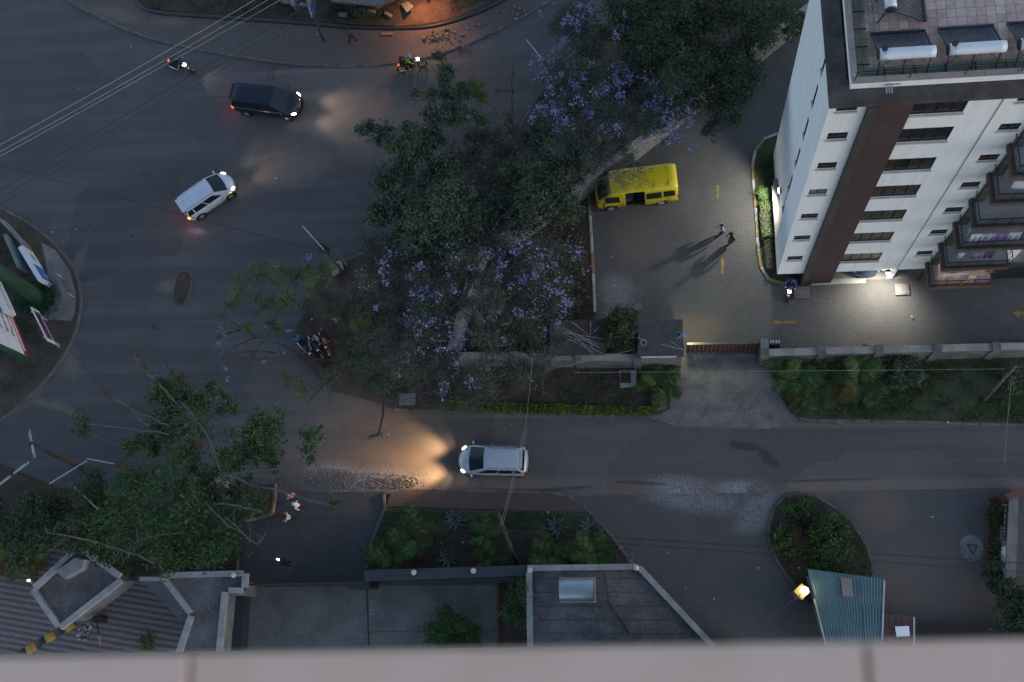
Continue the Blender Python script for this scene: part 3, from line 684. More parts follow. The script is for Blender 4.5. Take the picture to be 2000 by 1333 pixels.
# balconies
YF = 22.4 * S_
wm_l = pm('warm_balcony', (.28, .15, .1), None, 2, .8)
for i, z in enumerate(zf):
    z *= S_
    b = MB().box(((XBL + XBR) / 2, (YF + yb2) / 2, z - .13), (XBR - XBL, yb2 - YF, .26)).build('balcony', M_balc, apt)
    MB().box(((XBL + XBR) / 2 + .07, (YF + yb2) / 2 + .07, z + .008), (XBR - XBL - .3, yb2 - YF - .3, .016)).build('balcony_floor', M_balcf, b)
    rl = MB(); n = 26; xr = XBR - .08; xl = XBL + .08; yf = YF + .08
    for zz in (z + .12, z + .95): rl.box(((xl + xr) / 2, yf, zz), (xr - xl, .04, .04)); rl.box((xl, (yf + FYB) / 2, zz), (.04, FYB - yf, .04)); rl.box((xr, (yf + yb2) / 2, zz), (.04, yb2 - yf, .04))
    for k in range(n + 1): rl.box((xl + (xr - xl) * k / n, yf, z + .5), (.022 if k % 6 else .06, .022, 1.0 if k % 6 else 1.08))
    for k in range(1, 9): rl.box((xl, yf + (FYB - yf) * k / 9, z + .5), (.022, .022, .9)); rl.box((xr, yf + (yb2 - yf) * k / 9, z + .5), (.022, .022, .9))
    rl.build('railing', M_rail, b)
    for k in range(4):
        MB().tube([(xl, yf + .25 + .22 * k, z + 1.35), (xr, yf + .25 + .22 * k, z + 1.34)], .006, 4).build('clothes_line', M_wirel, b)
# roof: ledge, parapet, terrace
MB().box(((XL - .0 + XR) / 2, FYB + .3, ROOF + .12), (XR - XL + .1, .84, .24)).build('ledge', M_ledge, apt)
MB().box((XL + .30, (FYB + YB) / 2 + .35, ROOF + .121), (.7, YB - FYB - .1, .238)).build('ledge', M_ledge, apt)
PX0, PY0 = 9.52 * S_, 24.85 * S_
MB().box(((PX0 + XR) / 2, PY0 + .1, ROOF + .46), (XR - PX0, .2, .44)).build('parapet', M_white, apt)
MB().box((PX0 + .1, (PY0 + YB) / 2 + .1, ROOF + .459), (.2, YB - PY0 - .2, .438)).build('parapet', M_white, apt)
M_rc = pm('roof_coping', (.4, .34, .31), (.28, .23, .205), 1.2, .85, fine=.3)
k = 0; x = PX0 - .01
while x < XR - 1.3:
    MB().box((x + .6, PY0 + .105, ROOF + .70), (1.185, .25, .045)).build('coping', M_rc, apt); x += 1.2
y = PY0 + .235
while y < YB - 1.2:
    MB().box((PX0 + .105, y + .6, ROOF + .70), (.25, 1.185, .045)).build('coping', M_rc, apt); y += 1.2
TZ = ROOF + .30
roof = MB().box(((PX0 + XR) / 2 + .1, (PY0 + YB) / 2 + .1, TZ - .1), (XR - PX0 - .2, YB - PY0 - .2, .18)).build('roof', M_grout, apt)
ts = .36; tme = [MB().box((0, 0, 0), (ts - .014, ts - .014, .03)).mesh('roof_tile', m) for m in (M_tile, pm('terrace_tile_b', (.55, .41, .35), (.42, .29, .23), .5, .8, fine=.2), pm('terrace_tile_c', (.62, .5, .44), (.5, .38, .32), .5, .8, fine=.2))]
rnd = random.Random(5)
for i in range(19):
    for j in range(12):
        inst('roof_tile', rnd.choice(tme), roof, (PX0 + .2 + .18 + i * ts, PY0 + .2 + .18 + j * ts, TZ - .003 + rnd.uniform(-.003, .003)), (0, 0, rnd.uniform(-.01, .01)))
# green water pipes round the terrace
M_gpipe = pm('green_pipe', (.11, .25, .17), (.08, .18, .125), 1.5, .55)
for k in range(8):
    x = PX0 + .30 + k * .06; yy = PY0 + .30 + k * .06; zz = TZ + .06 + .03 * (k % 2)
    MB().tube([(x, YB - 1, zz), (x, yy, zz), (XR - 4, yy + .02 * k, zz)], .02, 6).build('water_pipe', M_gpipe, apt)
MB().tube([(PX0 + 1.05, YB - 1, TZ + .05), (PX0 + 1.1, PY0 + .75, TZ + .05), (PX0 + 1.6, PY0 + .72, TZ + .05)], .015, 6).build('water_pipe', M_gpipe, apt)
for k in range(8):
    MB().box((PX0 + .52, PY0 + .9 + k * .75, TZ + .12), (.5, .04, .03)).build('pipe_bracket', M_rail, apt)
    MB().box((PX0 + 1.3 + k * 1.1, PY0 + .48, TZ + .12), (.04, .5, .03)).build('pipe_bracket', M_rail, apt)
for k in range(5):
    MB().tube([(PX0 + .1 + k * 2.0, PY0 + .08, ROOF + .72), (PX0 + .2 + k * 2.0, PY0 + .3, TZ + .7)], .022, 6).build('guard_post', M_rail, apt)
MB().tube([(PX0 + .1, PY0 + .3, TZ + .68), (XR - 5, PY0 + .3, TZ + .68)], .014, 5).build('guard_rail', M_rail, apt)
MB().tube([(PX0 + .2, PY0 + .2, TZ + .66), (PX0 + .2, YB - 1, TZ + .66)], .014, 5).build('guard_rail', M_rail, apt)
br = MB()
for k in range(3): br.box((PX0 + 1.28 + k * .1, PY0 - .18, ROOF + .5), (.045, .42, .05))
br.box((PX0 + 1.55, PY0 - .02, ROOF + .48), (.5, .07, .05)); br.build('rail_bracket', M_steel, apt)
# ------------------------------------------------------------------ solar water heaters on the terrace
M_tank = pm('tank_white', (.74, .77, .8), (.64, .67, .7), 1.2, .35, fine=.08)
M_tcap = pm('tank_end', (.03, .035, .045), None, 4, .5)
M_tubeg = pm('vacuum_tube', (.04, .046, .065), (.055, .062, .085), 4, .25, .0)
M_tubeh = pm('tube_gap', (.4, .42, .45), None, 3, .5)
def heater(loc, rz, label):
    r = empty('solar_water_heater', loc, rz, label, 'solar heater', 'solar water heaters on the terrace')
    L, zt_, yt = 2.02, 1.12, 0.0
    n = 22
    t = MB().tube([(-L / 2 + L * i / 8, yt, zt_) for i in range(9)], .22, 22); t.build('tank', M_tank, r, True, world=False)
    for s in (-1, 1): MB().tube([(s * L / 2, yt, zt_), (s * (L / 2 + .05), yt, zt_), (s * (L / 2 + .06), yt, zt_)], [.222, .215, .1], 20).build('tank_end', M_tcap, r, True, world=False)
    tb = MB()
    for i in range(n):
        x = -L / 2 + .1 + (L - .2) * i / (n - 1)
        tb.tube([(x, yt + .1, zt_ - .12), (x, yt + 1.42, .12)], .023, 6)
    o = tb.build('tube_array', M_tubeg, r, True, world=False)
    MB().add([(-L / 2 + .08, yt + .12, zt_ - .2), (L / 2 - .08, yt + .12, zt_ - .2), (L / 2 - .08, yt + 1.42, .06), (-L / 2 + .08, yt + 1.42, .06)], [(0, 1, 2, 3)]).build('reflector', M_tubeh, r, world=False)
    fr = MB()
    for s in (-1, 1):
        fr.tube([(s * (L / 2 - .02), yt + .1, zt_ - .15), (s * (L / 2 - .02), yt + 1.46, .05)], .03, 5)
    fr.box((0, yt + 1.45, .07), (L, .1, .1)); fr.build('frame', M_tcap, r, world=False)
    for s in (-1, 0, 1):
        MB().tube([(s * (L / 2 - .1), yt - .02, zt_ - .15), (s * (L / 2 - .1), yt - .3, .0)], .028, 5).build('leg', M_tcap, r, world=False)
    for s in (-1, 1):
        MB().tube([(s * (L / 2 - .1), yt - .2, .4), (s * (L / 2 - .5), yt - .05, .85)], .014, 5).build('brace', M_tcap, r, world=False)
    f = MB().tube([(-L / 2 + .18, yt + .1, zt_ + .12), (-L / 2 + .18, yt + .1, zt_ + .36)], .11, 14).build('feeder_tank', M_tcap, r, world=False)
    MB().tube([(-L / 2 + .2, yt - .02, zt_ + .3), (-L / 2 + .24, yt - .24, zt_), (-L / 2 + .15, yt - .38, .1)], .014, 5).build('feed_pipe', M_gpipe, r, world=False)
    return r
heater((9.75, 21.27 - .12, TZ), 0, 'solar water heater nearest the roof corner, tank facing the street')
heater((12.24, 21.30 - .12, TZ), 0, 'middle solar water heater of the row along the front parapet')
heater((14.75, 21.34 - .12, TZ), 0, 'solar water heater cut off by the right edge of the photo')
heater((9.33, 24.0, TZ), R_(-90), 'solar water heater turned sideways behind the others, tubes to the right')
# laundry on the balcony lines: each piece hangs by itself
def cloth(name, label, x, y, z, wd, h, col, fold=.04, seed=0, cat='laundry'):
    rnd = random.Random(seed); n = 9; V = []; F = []
    for side in (-1, 1):
        for j in range(4):
            for i in range(n):
                V.append((x + wd * (i / (n - 1) - .5), y + side * (.02 + .02 * j) + fold * math.sin(i * 1.4 + seed) * (j / 3), z - h * j / 3 * (1 if side < 0 else .8)))
    for s in range(2):
        for j in range(3):
            for i in range(n - 1):
                a = s * 4 * n + j * n + i; F.append((a, a + 1, a + n + 1, a + n))
    for i in range(n - 1): F.append((i, i + 1, 4 * n + i + 1, 4 * n + i))
    o = MB().add(V, F).build(name, pm('cloth_%d' % int(sum(col) * 1000 + seed), col, None, 6, .9, fine=.15))
    return tag(o, label, cat, 'laundry hung on the balconies')
zb = [z * S_ for z in zf]
LA = [(0, .4, .3, .55, .5, (.75, .62, .52), 'cream towel at the left end of the lowest balcony line'), (0, 1.15, .3, .9, .35, (.6, .55, .62), 'long lilac sheet on the lowest balcony line'), (0, 1.5, .75, 2.2, .3, (.78, .6, .48), 'peach sheet stretched along the back of the lowest balcony'), (0, 1.75, .08, .4, .45, (.6, .58, .42), 'pale yellow shirt hung low on the lowest balcony rail'), (0, 2.25, .08, .4, .42, (.3, .24, .42), 'violet shirt hung low on the lowest balcony rail'), (0, 2.75, .7, .4, .45, (.5, .18, .08), 'orange top at the right end of the lowest balcony line'),
    (1, .5, .45, .3, .4, (.6, .62, .68), 'small white cloth alone on the second balcony'), (1, 1.3, .45, .6, .45, (.22, .18, .36), 'purple garment on the second balcony line'), (1, 1.85, .45, .5, .42, (.04, .03, .035), 'black garment on the second balcony line'),
    (2, .35, .75, .4, .5, (.55, .62, .75), 'pale blue towel at the back left of the third balcony'), (2, .45, .3, .5, .5, (.62, .68, .78), 'white shirt at the left of the third balcony'), (2, 1.0, .3, .6, .5, (.45, .38, .5), 'patterned pink cloth on the third balcony line'), (2, 1.6, .3, .6, .5, (.2, .15, .33), 'deep violet cloth on the third balcony line'), (2, 2.2, .3, .55, .45, (.5, .56, .68), 'light blue shirt on the third balcony line'), (2, 2.75, .3, .4, .5, (.1, .16, .3), 'dark blue jeans at the right of the third balcony'),
    (4, 1.35, .5, 1.9, .35, (.66, .7, .77), 'wide white sheet on the fifth balcony line')]
for i, (fl, dx, dy, wd, h, col, lb) in enumerate(LA):
    cloth('hanging_cloth', lb, XBL + .2 + dx, YF + .1 + dy * .7, zb[fl] + 1.36, wd, h * 1.5, tuple(c * .85 + .04 for c in col), .05, i)
# warm lamp on the lowest balcony
lr = empty('balcony_lamp', (XBL + .75, yb2 - .12, zb[0] + 2.0), label='warm bulkhead lamp on the lowest balcony wall', cat='lamp')
MB().ball((0, -.02, 0), .07, 10, 6).build('bulb', emit('warm_bulb', (1, .5, .2), 8), lr, True, world=False)
MB().box((0, .08, 0), (.16, .05, .16)).build('base', M_coping, lr, world=False)
def lamp(name, kind, loc, e, col, parent=None, r=.06, rot=None, spot=120, blend=.5, world=True):
    d = bpy.data.lights.new(name, kind); d.energy = e; d.color = col
    if kind != 'AREA': d.shadow_soft_size = r
    if kind == 'SPOT': d.spot_size = R_(spot); d.spot_blend = blend
    o = bpy.data.objects.new(name, d); COL.objects.link(o)
    if parent is not None:
        o.parent = parent
        if world: loc = root_of(parent).matrix_basis.inverted() @ Vector(loc)
    o.location = loc
    if rot is not None: o.rotation_euler = Vector(rot).to_track_quat('-Z', 'Y').to_euler()
    return o
lamp('bulb_light', 'POINT', (0, -.16, 0), 55, (1, .5, .22), lr, .08, world=False)
# floodlight on the left wall
fl = empty('wall_floodlight', (XLB - .02, 24.3, 3.0), label='bright floodlight on the white side wall above the hedge', cat='lamp')
MB().box((-.09, 0, 0), (.12, .3, .2)).build('housing', M_plastic, fl, world=False)
MB().box((-.155, 0, -.01), (.012, .26, .16)).build('lens', emit('flood_lens', (1, .95, .82), 30), fl, world=False)
lamp('flood_light', 'SPOT', (-.25, 0, 0), 430, (1, .95, .85), fl, .13, (-1, -.3, -.5), 148, .35, world=False)
fl2 = empty('soffit_light', (16.1 * S_ - .25, FYB - .2, SOFF + .25), label='white downlight at the head of the entrance column', cat='lamp')
MB().box((0, .06, 0), (.22, .16, .14)).build('housing', M_plastic, fl2, world=False)
MB().box((0, .02, -.078), (.2, .14, .012)).build('lens', emit('soffit_lens', (1, .96, .85), 25), fl2, world=False)
lamp('soffit_beam', 'SPOT', (0, -.1, -.12), 340, (1, .94, .8), fl2, .05, (-.2, -.75, -1), 140, .8, world=False)
gl_ = empty('gate_light', G(1339, 655, 2.9), label='pale lamp on a bracket at the gatehouse corner', cat='lamp')
MB().box((0, 0, 0), (.3, .2, .1)).build('housing', pm('pale_blue_lamp', (.3, .4, .5), None, 4, .5), gl_, world=False)
MB().tube([(-.15, 0, 0), (-.35, 0, -.25)], .025, 6).build('bracket', M_steel, gl_, world=False)
lamp('gate_beam', 'SPOT', (.08, 0, -.1), 80, (.9, .95, .6), gl_, .1, (.6, .25, -1), 150, .8, world=False)
# ------------------------------------------------------------------ roofs and walls along the near side
def coping_run(px, h, th, parent, seg=.75, mat=M_coping, hh=.16):
    pts = resample(GX(px, h), seg)
    for i, (a, b) in enumerate(zip(pts, pts[1:])):
        d = b - a; c = (a + b) / 2
        me = MB().box((0, 0, -hh / 2), (d.length - .008, th, hh)).mesh('coping', mat)
        inst('coping', me, parent, (c.x, c.y, h + .004 * (i % 2)), (0, 0, math.atan2(d.y, d.x)))
# guard booth with the slanted square roof
HB = 3.0
def booth(label, poly, runs, h, roofmat=M_roofdark, wallmat=M_concrete, th=.3, name='guard_booth', wall_from=.0):
    top = GX(poly, h); c = sum(top, Vector()) / len(top)
    r = empty(name, (c.x, c.y, 0), label=label, cat='building')
    MB().prism([c + (p - c) * .8 for p in top], wall_from, h - .34).build('wall', wallmat, r)
    MB().prism([c + (p - c) * .995 for p in top], h - .338, h - .3).build('roof', roofmat, r)
    for px in runs: coping_run(px, h, th, r, hh=.32)
    return r
b1 = booth('square roofed guard booth at the lower left, grey parapet all round', [(152, 1066), (239, 1129), (114, 1228), (61, 1150)], [[(152, 1068), (238, 1130)], [(234, 1134), (116, 1226)], [(112, 1222), (63, 1152)], [(66, 1148), (148, 1072)]], HB)
pts = GX([(112, 1116), (150, 1090), (171, 1094), (166, 1112), (131, 1132)], HB)
w_ = tag(MB().prism(pts, HB - .298, HB + .25).build('water_tank', pm('tank_sheet', (.33, .33, .33), (.24, .22, .2), 2, .6)), 'pale angular water tank on the square guard booth roof', 'tank')
bevel(w_, .05)
b2 = booth('stepped flat roof with pale parapet left of the parking bay', [(316, 1124), (478, 1119), (476, 1154), (440, 1153), (426, 1300), (340, 1300), (372, 1200)], [[(316, 1124), (474, 1120)], [(478, 1120), (476, 1152)], [(472, 1154), (441, 1153)], [(438, 1156), (425, 1290)], [(318, 1128), (371, 1198)], [(372, 1203), (343, 1290)]], HB + .1)
b3 = booth('narrow wedge roof with a lit fascia beside the stepped roof', [(268, 1130), (314, 1130), (368, 1202), (350, 1214)], [[(272, 1131), (312, 1131)]], HB - .25, th=.2)
b4 = booth('flat grey roof with slanting pale parapet and metal barrel', [(1030, 1110), (1246, 1106), (1402, 1275), (1405, 1330), (1035, 1330)], [[(1030, 1110), (1243, 1107)], [(1248, 1108), (1420, 1292)], [(1033, 1117), (1036, 1310)]], HB + .1)
for k in range(5):
    a, b = G(1042 + 4 * k, 1130 + 27 * k, HB - .19), G(1250 + 26 * k, 1130 + 27 * k, HB - .19)
    MB().tube([a, b], .012, 4).build('felt_seam', pm('felt_seam', (.07, .065, .062), None, 4, .9), b4)
MB().tube([G(1180, 1118, HB - .15), G(1190, 1180, HB - .15), G(1230, 1240, HB - .15)], .02, 6).build('roof_cable', M_wire, b4)
# half round metal vent
vc = (G(1095, 1152, HB + .2) + G(1160, 1152, HB + .2)) / 2
vt = empty('roof_tank', (vc.x, vc.y, HB - .2), label='grey metal barrel lying on a low plinth on the flat roof', cat='tank')
MB().box((0, .0, .05), (1.9, 1.3, .1)).build('upstand', M_coping, vt, world=False)
M_vent = pm('vent_sheet', (.5, .56, .6), (.42, .47, .5), 2, .38, .75)
hb = MB().tube([(-.86, 0, .74), (-.28, 0, .74), (.28, 0, .74), (.86, 0, .74)], .6, 28, cap=False); hb.build('barrel', M_vent, vt, True, world=False)
for x in (-1, 1): MB().tube([(x * .862, 0, .74), (x * .875, 0, .74)], .585, 28).build('barrel_end', M_vent, vt, world=False)
for x in (-.28, .28): MB().tube([(x, .604 * math.cos(2 * math.pi * i / 24), .74 + .604 * math.sin(2 * math.pi * i / 24)) for i in range(25)], .007, 4, cap=False).build('seam', M_steel, vt, world=False)
for x in (-.6, .6): MB().box((x, 0, .18), (.12, 1.0, .2)).build('saddle', M_coping, vt, world=False)
# black wall with lamps and the gate
bw = empty('black_wall', G(870, 1119), label='thick black wall between planter and parking bay', cat='wall')
pts = GX([(714, 1117), (1028, 1107), (1028, 1122), (714, 1133)], 2.4); MB().prism(pts, 0, 2.4).build('wall_body', M_blk, bw)
pts = GX([(712, 1114), (1029, 1104), (1029, 1125), (712, 1136)], 2.5); bevel(MB().prism(pts, 2.402, 2.5, bottom=True).build('wall_cap', pm('slate_cap', (.04, .044, .052), (.055, .058, .065), 1.5, .6), bw))
dg = empty('black_gate', G(596, 1143), label='black panelled sliding gate across the entry drive', cat='gate')
ga, gb = G(482, 1142, 2.0), G(712, 1137, 2.0); d = gb - ga; n = 14
gm = MB().box((0, 0, .98), (d.length / n - .02, .05, 1.9)).mesh('board', pm('gate_black', (.03, .028, .027), (.045, .04, .036), 2, .6))
for i in range(n):
    c = ga + d * ((i + .5) / n); inst('board', gm, dg, (c.x, c.y, .04), (0, 0, math.atan2(d.y, d.x)))
MB().tube([ga + Vector((0, 0, .02)), gb + Vector((0, 0, .02))], .05, 6).build('top_rail', M_blk, dg)
bp = GX([(680, 1135), (722, 1133), (722, 1148), (680, 1150)], 2.0); MB().prism(bp, 0, 2.05).build('gate_post', M_blk, dg)
# side wall of the lot, pale edge line and drain strip
sw = empty('dark_side_wall', G(455, 1200), label='dark blue side wall left of the parking bay', cat='wall')
MB().prism(GX([(445, 1160), (478, 1160), (468, 1300), (434, 1300)], 1.0), 0, 1.0).build('wall_body', pm('blue_black', (.035, .04, .055), (.03, .033, .042), 1, .7), sw)
slab('side_bed', [(975, 1140), (1030, 1135), (1032, 1320), (975, 1320)], .06, M_earth)
kerb([(973, 1146), (973, 1300)], [pm('rust_kerb', (.17, .09, .045), (.11, .06, .035), 2, .9)], .6)
# globe lamps (unlit) along the near walls
gp_me = None
for px, py, z, lb in [(810, 1119, 2.5, 'opal globe lamp on the left half of the black wall'), (926, 1116, 2.5, 'opal globe lamp on the right half of the black wall'), (1036, 1115, HB + .1, 'opal globe lamp where black wall meets flat roof'), (1243, 1110, HB + .1, 'opal globe lamp at the right corner of the flat roof'), (459, 1124, HB + .1, 'opal globe lamp with blue cap on the stepped roof corner')]:
    p = G(px, py, z); r = empty('globe_lamp', p, label=lb, cat='lamp', group='globe lamps on the near walls')
    MB().ball((0, 0, .23), .15, 16, 12).build('globe', M_globe, r, True, world=False)
    MB().tube([(0, 0, 0), (0, 0, .03), (0, 0, .09)], [.1, .09, .05], 12).build('base', M_blk if 'blue' not in lb else pm('blue_cap', (.05, .12, .35), None, 3, .5), r, world=False)
    MB().tube([(.05, .02, .06), (.2, .1, .04), (.3, .06, .01)], .012, 5).build('cable', M_wire, r, world=False)
# small lit lamp at the booth corner
p = G(58, 1135, HB); r = empty('corner_lamp', p, label='small lit lamp at the left corner of the guard booth', cat='lamp')
MB().tube([(.1, -.1, -.05), (0, 0, .06)], .02, 6).build('arm', M_steel, r, world=False); MB().ball((-.02, .02, .08), (.09, .06, .05), 10, 6).build('bulb', emit('corner_bulb', (1, .62, .3), 12), r, True, world=False)
lamp('corner_glow', 'POINT', (-.1, .1, .05), 4, (1, .6, .3), r, .05, world=False)
# speed ramp, barrier, stones on the wavy paving
sr = empty('speed_ramp', G(90, 1245), label='yellow and black striped ramp beside the guard booth', cat='speed ramp')
ra, rb = G(145, 1218), G(20, 1290); d = (rb - ra).normalized(); nn = Vector((-d.y, d.x, 0)); sl = .62
for i in range(8):
    c = ra + d * (i * sl + sl / 2)
    o = MB(); x = sl / 2 - .01
    rings = [[c + d * s * x + nn * (.24 * math.cos(math.pi * k / 6)) + Vector((0, 0, .01 + .07 * math.sin(math.pi * k / 6))) for k in range(7)] for s in (-1, 1)]
    o.loft(rings, close=False); o.build('ramp_segment', (pm('ramp_yellow', (.5, .3, .03), (.35, .21, .04), 3, .8, fine=.35), M_blk)[i % 2], sr, True)
c = G(203, 1211); ba = empty('barrier_post', c, label='black barrier post with an orange tipped arm on the wavy paving', cat='barrier')
bevel(MB().box((c.x, c.y, .5), (.42, .34, 1.0)).build('cabinet', M_blk, ba)); e = G(197, 1262, .95)
MB().tube([(c.x, c.y, .95), (c.x * .4 + e.x * .6, c.y * .4 + e.y * .6, .95)], .05, 6).build('arm', M_blk, ba)
MB().tube([(c.x * .4 + e.x * .6, c.y * .4 + e.y * .6, .95), e], .052, 6).build('arm_tip', pm('orange_tip', (.5, .25, .1), None, 3, .7), ba)
# ------------------------------------------------------------------ green roofed kiosk with lamp
kz = 2.6
kc = GX([(1577, 1112), (1727, 1131), (1723, 1290), (1622, 1290)], kz)
kk = empty('kiosk', sum(kc, Vector()) / 4 * Vector((1, 1, 0)) if False else (sum((p.x for p in kc)) / 4, sum((p.y for p in kc)) / 4, 0), label='kiosk with blue green corrugated tin roof', cat='kiosk')
cc = sum(kc, Vector()) / 4
MB().prism([cc + (p - cc) * .9 for p in kc], 0, kz - .25).build('wall', M_concrete, kk)
def corrugated(quad, pitch, amp, drop):
    a, b, c, d = quad                     # a-b is the far edge, d-c the near edge; ridges run a->d
    W = (b - a).length; n = int(W / pitch * 6); mb = MB(); R0, R1 = [], []
    for i in range(n + 1):
        t = i / n; h = amp * math.cos(2 * math.pi * t * W / pitch)
        p = a + (b - a) * t; q = d + (c - d) * t
        R0.append(p + Vector((0, 0, h))); R1.append(q + Vector((0, 0, h - drop)))
    mb.loft([R0, R1], close=False, cap=False); return mb
M_teal2 = pm('green_sheet_b', (.078, .15, .16), (.065, .118, .132), .8, .5, .2, fine=.2)
def lerpq(u, v): return (kc[0] * (1 - u) + kc[1] * u) * (1 - v) + (kc[3] * (1 - u) + kc[2] * u) * v
for (u0, u1, v0, v1, dz, m) in [(0, .34, 0, .62, .0, M_teal), (.325, .68, 0, .62, .006, M_teal2), (.665, 1, 0, .34, .0, M_teal), (.665, 1, .32, .64, .02, M_teal2), (0, .34, .6, 1, .03, M_teal2), (.325, .68, .6, 1, .024, M_teal), (.665, 1, .62, 1, .03, M_teal)]:
    q = [lerpq(u0, v0), lerpq(u1, v0), lerpq(u1, v1), lerpq(u0, v1)]
    for p, vv in zip(q, (v0, v0, v1, v1)): p.z = kz - .25 * vv - dz * .6 + .03
    dr = 0
    corrugated(q, .15, .012, dr).build('roof_sheet', m, kk, True)
q = [lerpq(.42, .05), lerpq(.56, .05), lerpq(.56, .27), lerpq(.42, .27)]
pa = empty('board_patch', (q[0] + q[2]) / 2, label='beige weathered board lying on the tin roof', cat='board')
MB().prism(q, kz + .06, kz + .09, bottom=True).build('board', pm('weathered_board', (.3, .24, .2), (.22, .19, .17), 3, .9), pa)
q = [lerpq(.3, .82), lerpq(.52, .82), lerpq(.52, .95), lerpq(.3, .95)]
tag(MB().prism(q, kz - .14, kz - .12, bottom=True).build('blue_sheet', pm('blue_sheet', (.04, .1, .18), None, 2, .5)), 'dark blue plastic sheet low on the tin roof', 'sheet')
MB().tube([lerpq(1.0, .02) + Vector((0, 0, .02)), lerpq(1.0, .75) + Vector((0, 0, -.15))], .05, 6).build('ridge_trim', M_steel, kk)
MB().tube([lerpq(0.0, .33) + Vector((-.02, 0, -.05)), lerpq(0.0, 1.0) + Vector((-.02, 0, -.25))], .05, 6).build('gutter', M_coping, kk)
# pillar with lit globe
pc = G(1566, 1156, 2.3); pl = empty('lamp_pillar', (pc.x, pc.y, 0), R_(42), 'square yellow lit pillar carrying a glowing globe by the kiosk', 'lamp')
MB().box((0, 0, 1.1), (.5, .5, 2.2)).build('pillar', M_concrete, pl, world=False)
bevel(MB().box((0, 0, 2.25), (.6, .6, .1)).build('cap', pm('ochre_cap', (.24, .16, .06), (.18, .12, .045), 3, .8), pl, world=False))
MB().ball((.12, -.05, 2.55), .19, 18, 12).build('globe', emit('lit_globe', (1, .85, .55), 13), pl, True, world=False)
lamp('globe_glow', 'POINT', (.12, -.05, 2.86), 9, (1, .78, .35), pl, .15, world=False)
# tiled roof piece next to it
tr = GX([(1723, 1201), (1785, 1206), (1785, 1300), (1720, 1300)], 2.3)
tc = empty('tiled_lean_to', ((tr[0].x + tr[2].x) / 2, (tr[0].y + tr[2].y) / 2, 0), label='small brown tiled lean-to roof right of the kiosk', cat='building')
MB().prism(tr, 0, 2.25).build('wall', M_concrete, tc)
tl = pm('roof_tile_brown', (.115, .06, .05), (.08, .045, .04), 2, .85); tw = (tr[1] - tr[0]).length / 5
trl = (tr[3] - tr[0]).length
tm_ = MB().box((0, 0, 0), (tw - .02, .36, .05)).mesh('tile', tl)
for i in range(5):
    for j in range(int(trl / .34)):
        inst('tile', tm_, tc, (tr[0].x + tw * (i + .5), tr[0].y - .17 - .34 * j - .02 * i, 2.29), (R_(6), 0, 0))
q = GX([(1748, 1224), (1775, 1223), (1777, 1243), (1751, 1244)], 2.36); tag(MB().prism(q, 2.35, 2.38, bottom=True).build('white_board', M_white), 'white board lying on the brown tiled lean-to', 'board')
MB().tube([tr[1] + Vector((0, 0, .02)), tr[2] + Vector((0, 0, .02))], .05, 6).build('edge_trim', M_steel, tc)
q = GX([(1787, 1222), (1840, 1218), (2100, 1232), (2100, 1262), (1787, 1258)], .9); tag(MB().prism(q, 0, .9).build('dark_hoarding', pm('hoarding', (.018, .018, .018), (.03, .028, .026), 2, .9)), 'low black wall along the bottom of the right forecourt', 'wall')
# sign wall at the right
q = GX([(1972, 965), (1990, 962), (1984, 1128), (1963, 1130)], 1.5)
swl = empty('sign_wall', G(1965, 1050), label='low grey sign wall with white letters at the right edge', cat='wall')
MB().prism(q, 0, 1.5).build('wall_body', M_concrete, swl)
a = Vector((q[0].x, q[0].y, 0)); b = Vector((q[3].x, q[3].y, 0)); d = (b - a).normalized(); n_ = Vector((d.y, -d.x, 0))
if n_.x > 0: n_ = -n_
def onwall(u, z, off): return a + d * u + Vector((0, 0, z)) + n_ * off
LW = (b - a).length
def wallpanel(name, u0, u1, z0, z1, off, mat, par): return MB().add([onwall(u0, z0, off), onwall(u1, z0, off), onwall(u1, z1, off), onwall(u0, z1, off)], [(0, 1, 2, 3)]).build(name, mat, par)
wallpanel('name_panel', LW * .08, LW * .55, .55, 1.35, .012, pm('sign_dark', (.05, .03, .03), None, 3, .6), swl)
M0 = basis(onwall(LW * .10, .72, .02), d, (0, 0, 1)); text_mesh('lettering', 'MANRIK', .62, pm('sign_white', (.6, .6, .6), None, 3, .6), swl, M0)
wallpanel('white_panel', LW * .62, LW * .80, .45, 1.4, .012, M_white, swl); wallpanel('white_panel', LW * .83, LW * .97, .45, 1.4, .012, M_white, swl)
slab('sign_bed', [(1928, 975), (1990, 962), (1980, 1130), (1922, 1120)], .08, M_earth); kerb([(1930, 978), (1928, 1040), (1923, 1118)], [pm('brick_kerb', (.16, .08, .06), None, 2, .9)], .5)
q = GX([(1962, 966), (1996, 952), (1998, 966), (1970, 976)], 1.6); tag(MB().prism(q, 0, 1.6).build('brick_pier', pm('red_brick', (.2, .07, .045), (.13, .05, .035), 3, .9)), 'red brick pier at the head of the sign wall', 'pier')
# ------------------------------------------------------------------ own building: tower face and window ledge below the eye
LZ = CAMH - .92
tw_ = empty('viewpoint_tower', (0, -5, 0), label='pinkish stone ledge of the tower the photo is taken from', cat='building')
MB().box((0, -4.05, LZ / 2 - .06), (8, 8, LZ - .12)).build('tower_body', M_concrete, tw_)
M_stone = pm('ledge_stone', (.33, .29, .285), (.27, .235, .23), 6, .8, fine=.12, bump=.2, bscale=90)
m_, nt_, bs_ = newmat('stained_ledge'); co_ = _coord(nt_, 'pos')
c1_ = _mix(nt_, _ramp(nt_, _noise(nt_, co_, 5, 5)), (.72, .51, .39), (.62, .42, .31))
vo_ = nt_.nodes.new('ShaderNodeTexVoronoi'); vo_.inputs['Scale'].default_value = 7.5; nt_.links.new(co_, vo_.inputs['Vector'])
c1_ = _mix(nt_, _ramp(nt_, vo_.outputs['Distance'], .05, .14, (1, 1, 1), (0, 0, 0)), c1_, (.36, .24, .18))
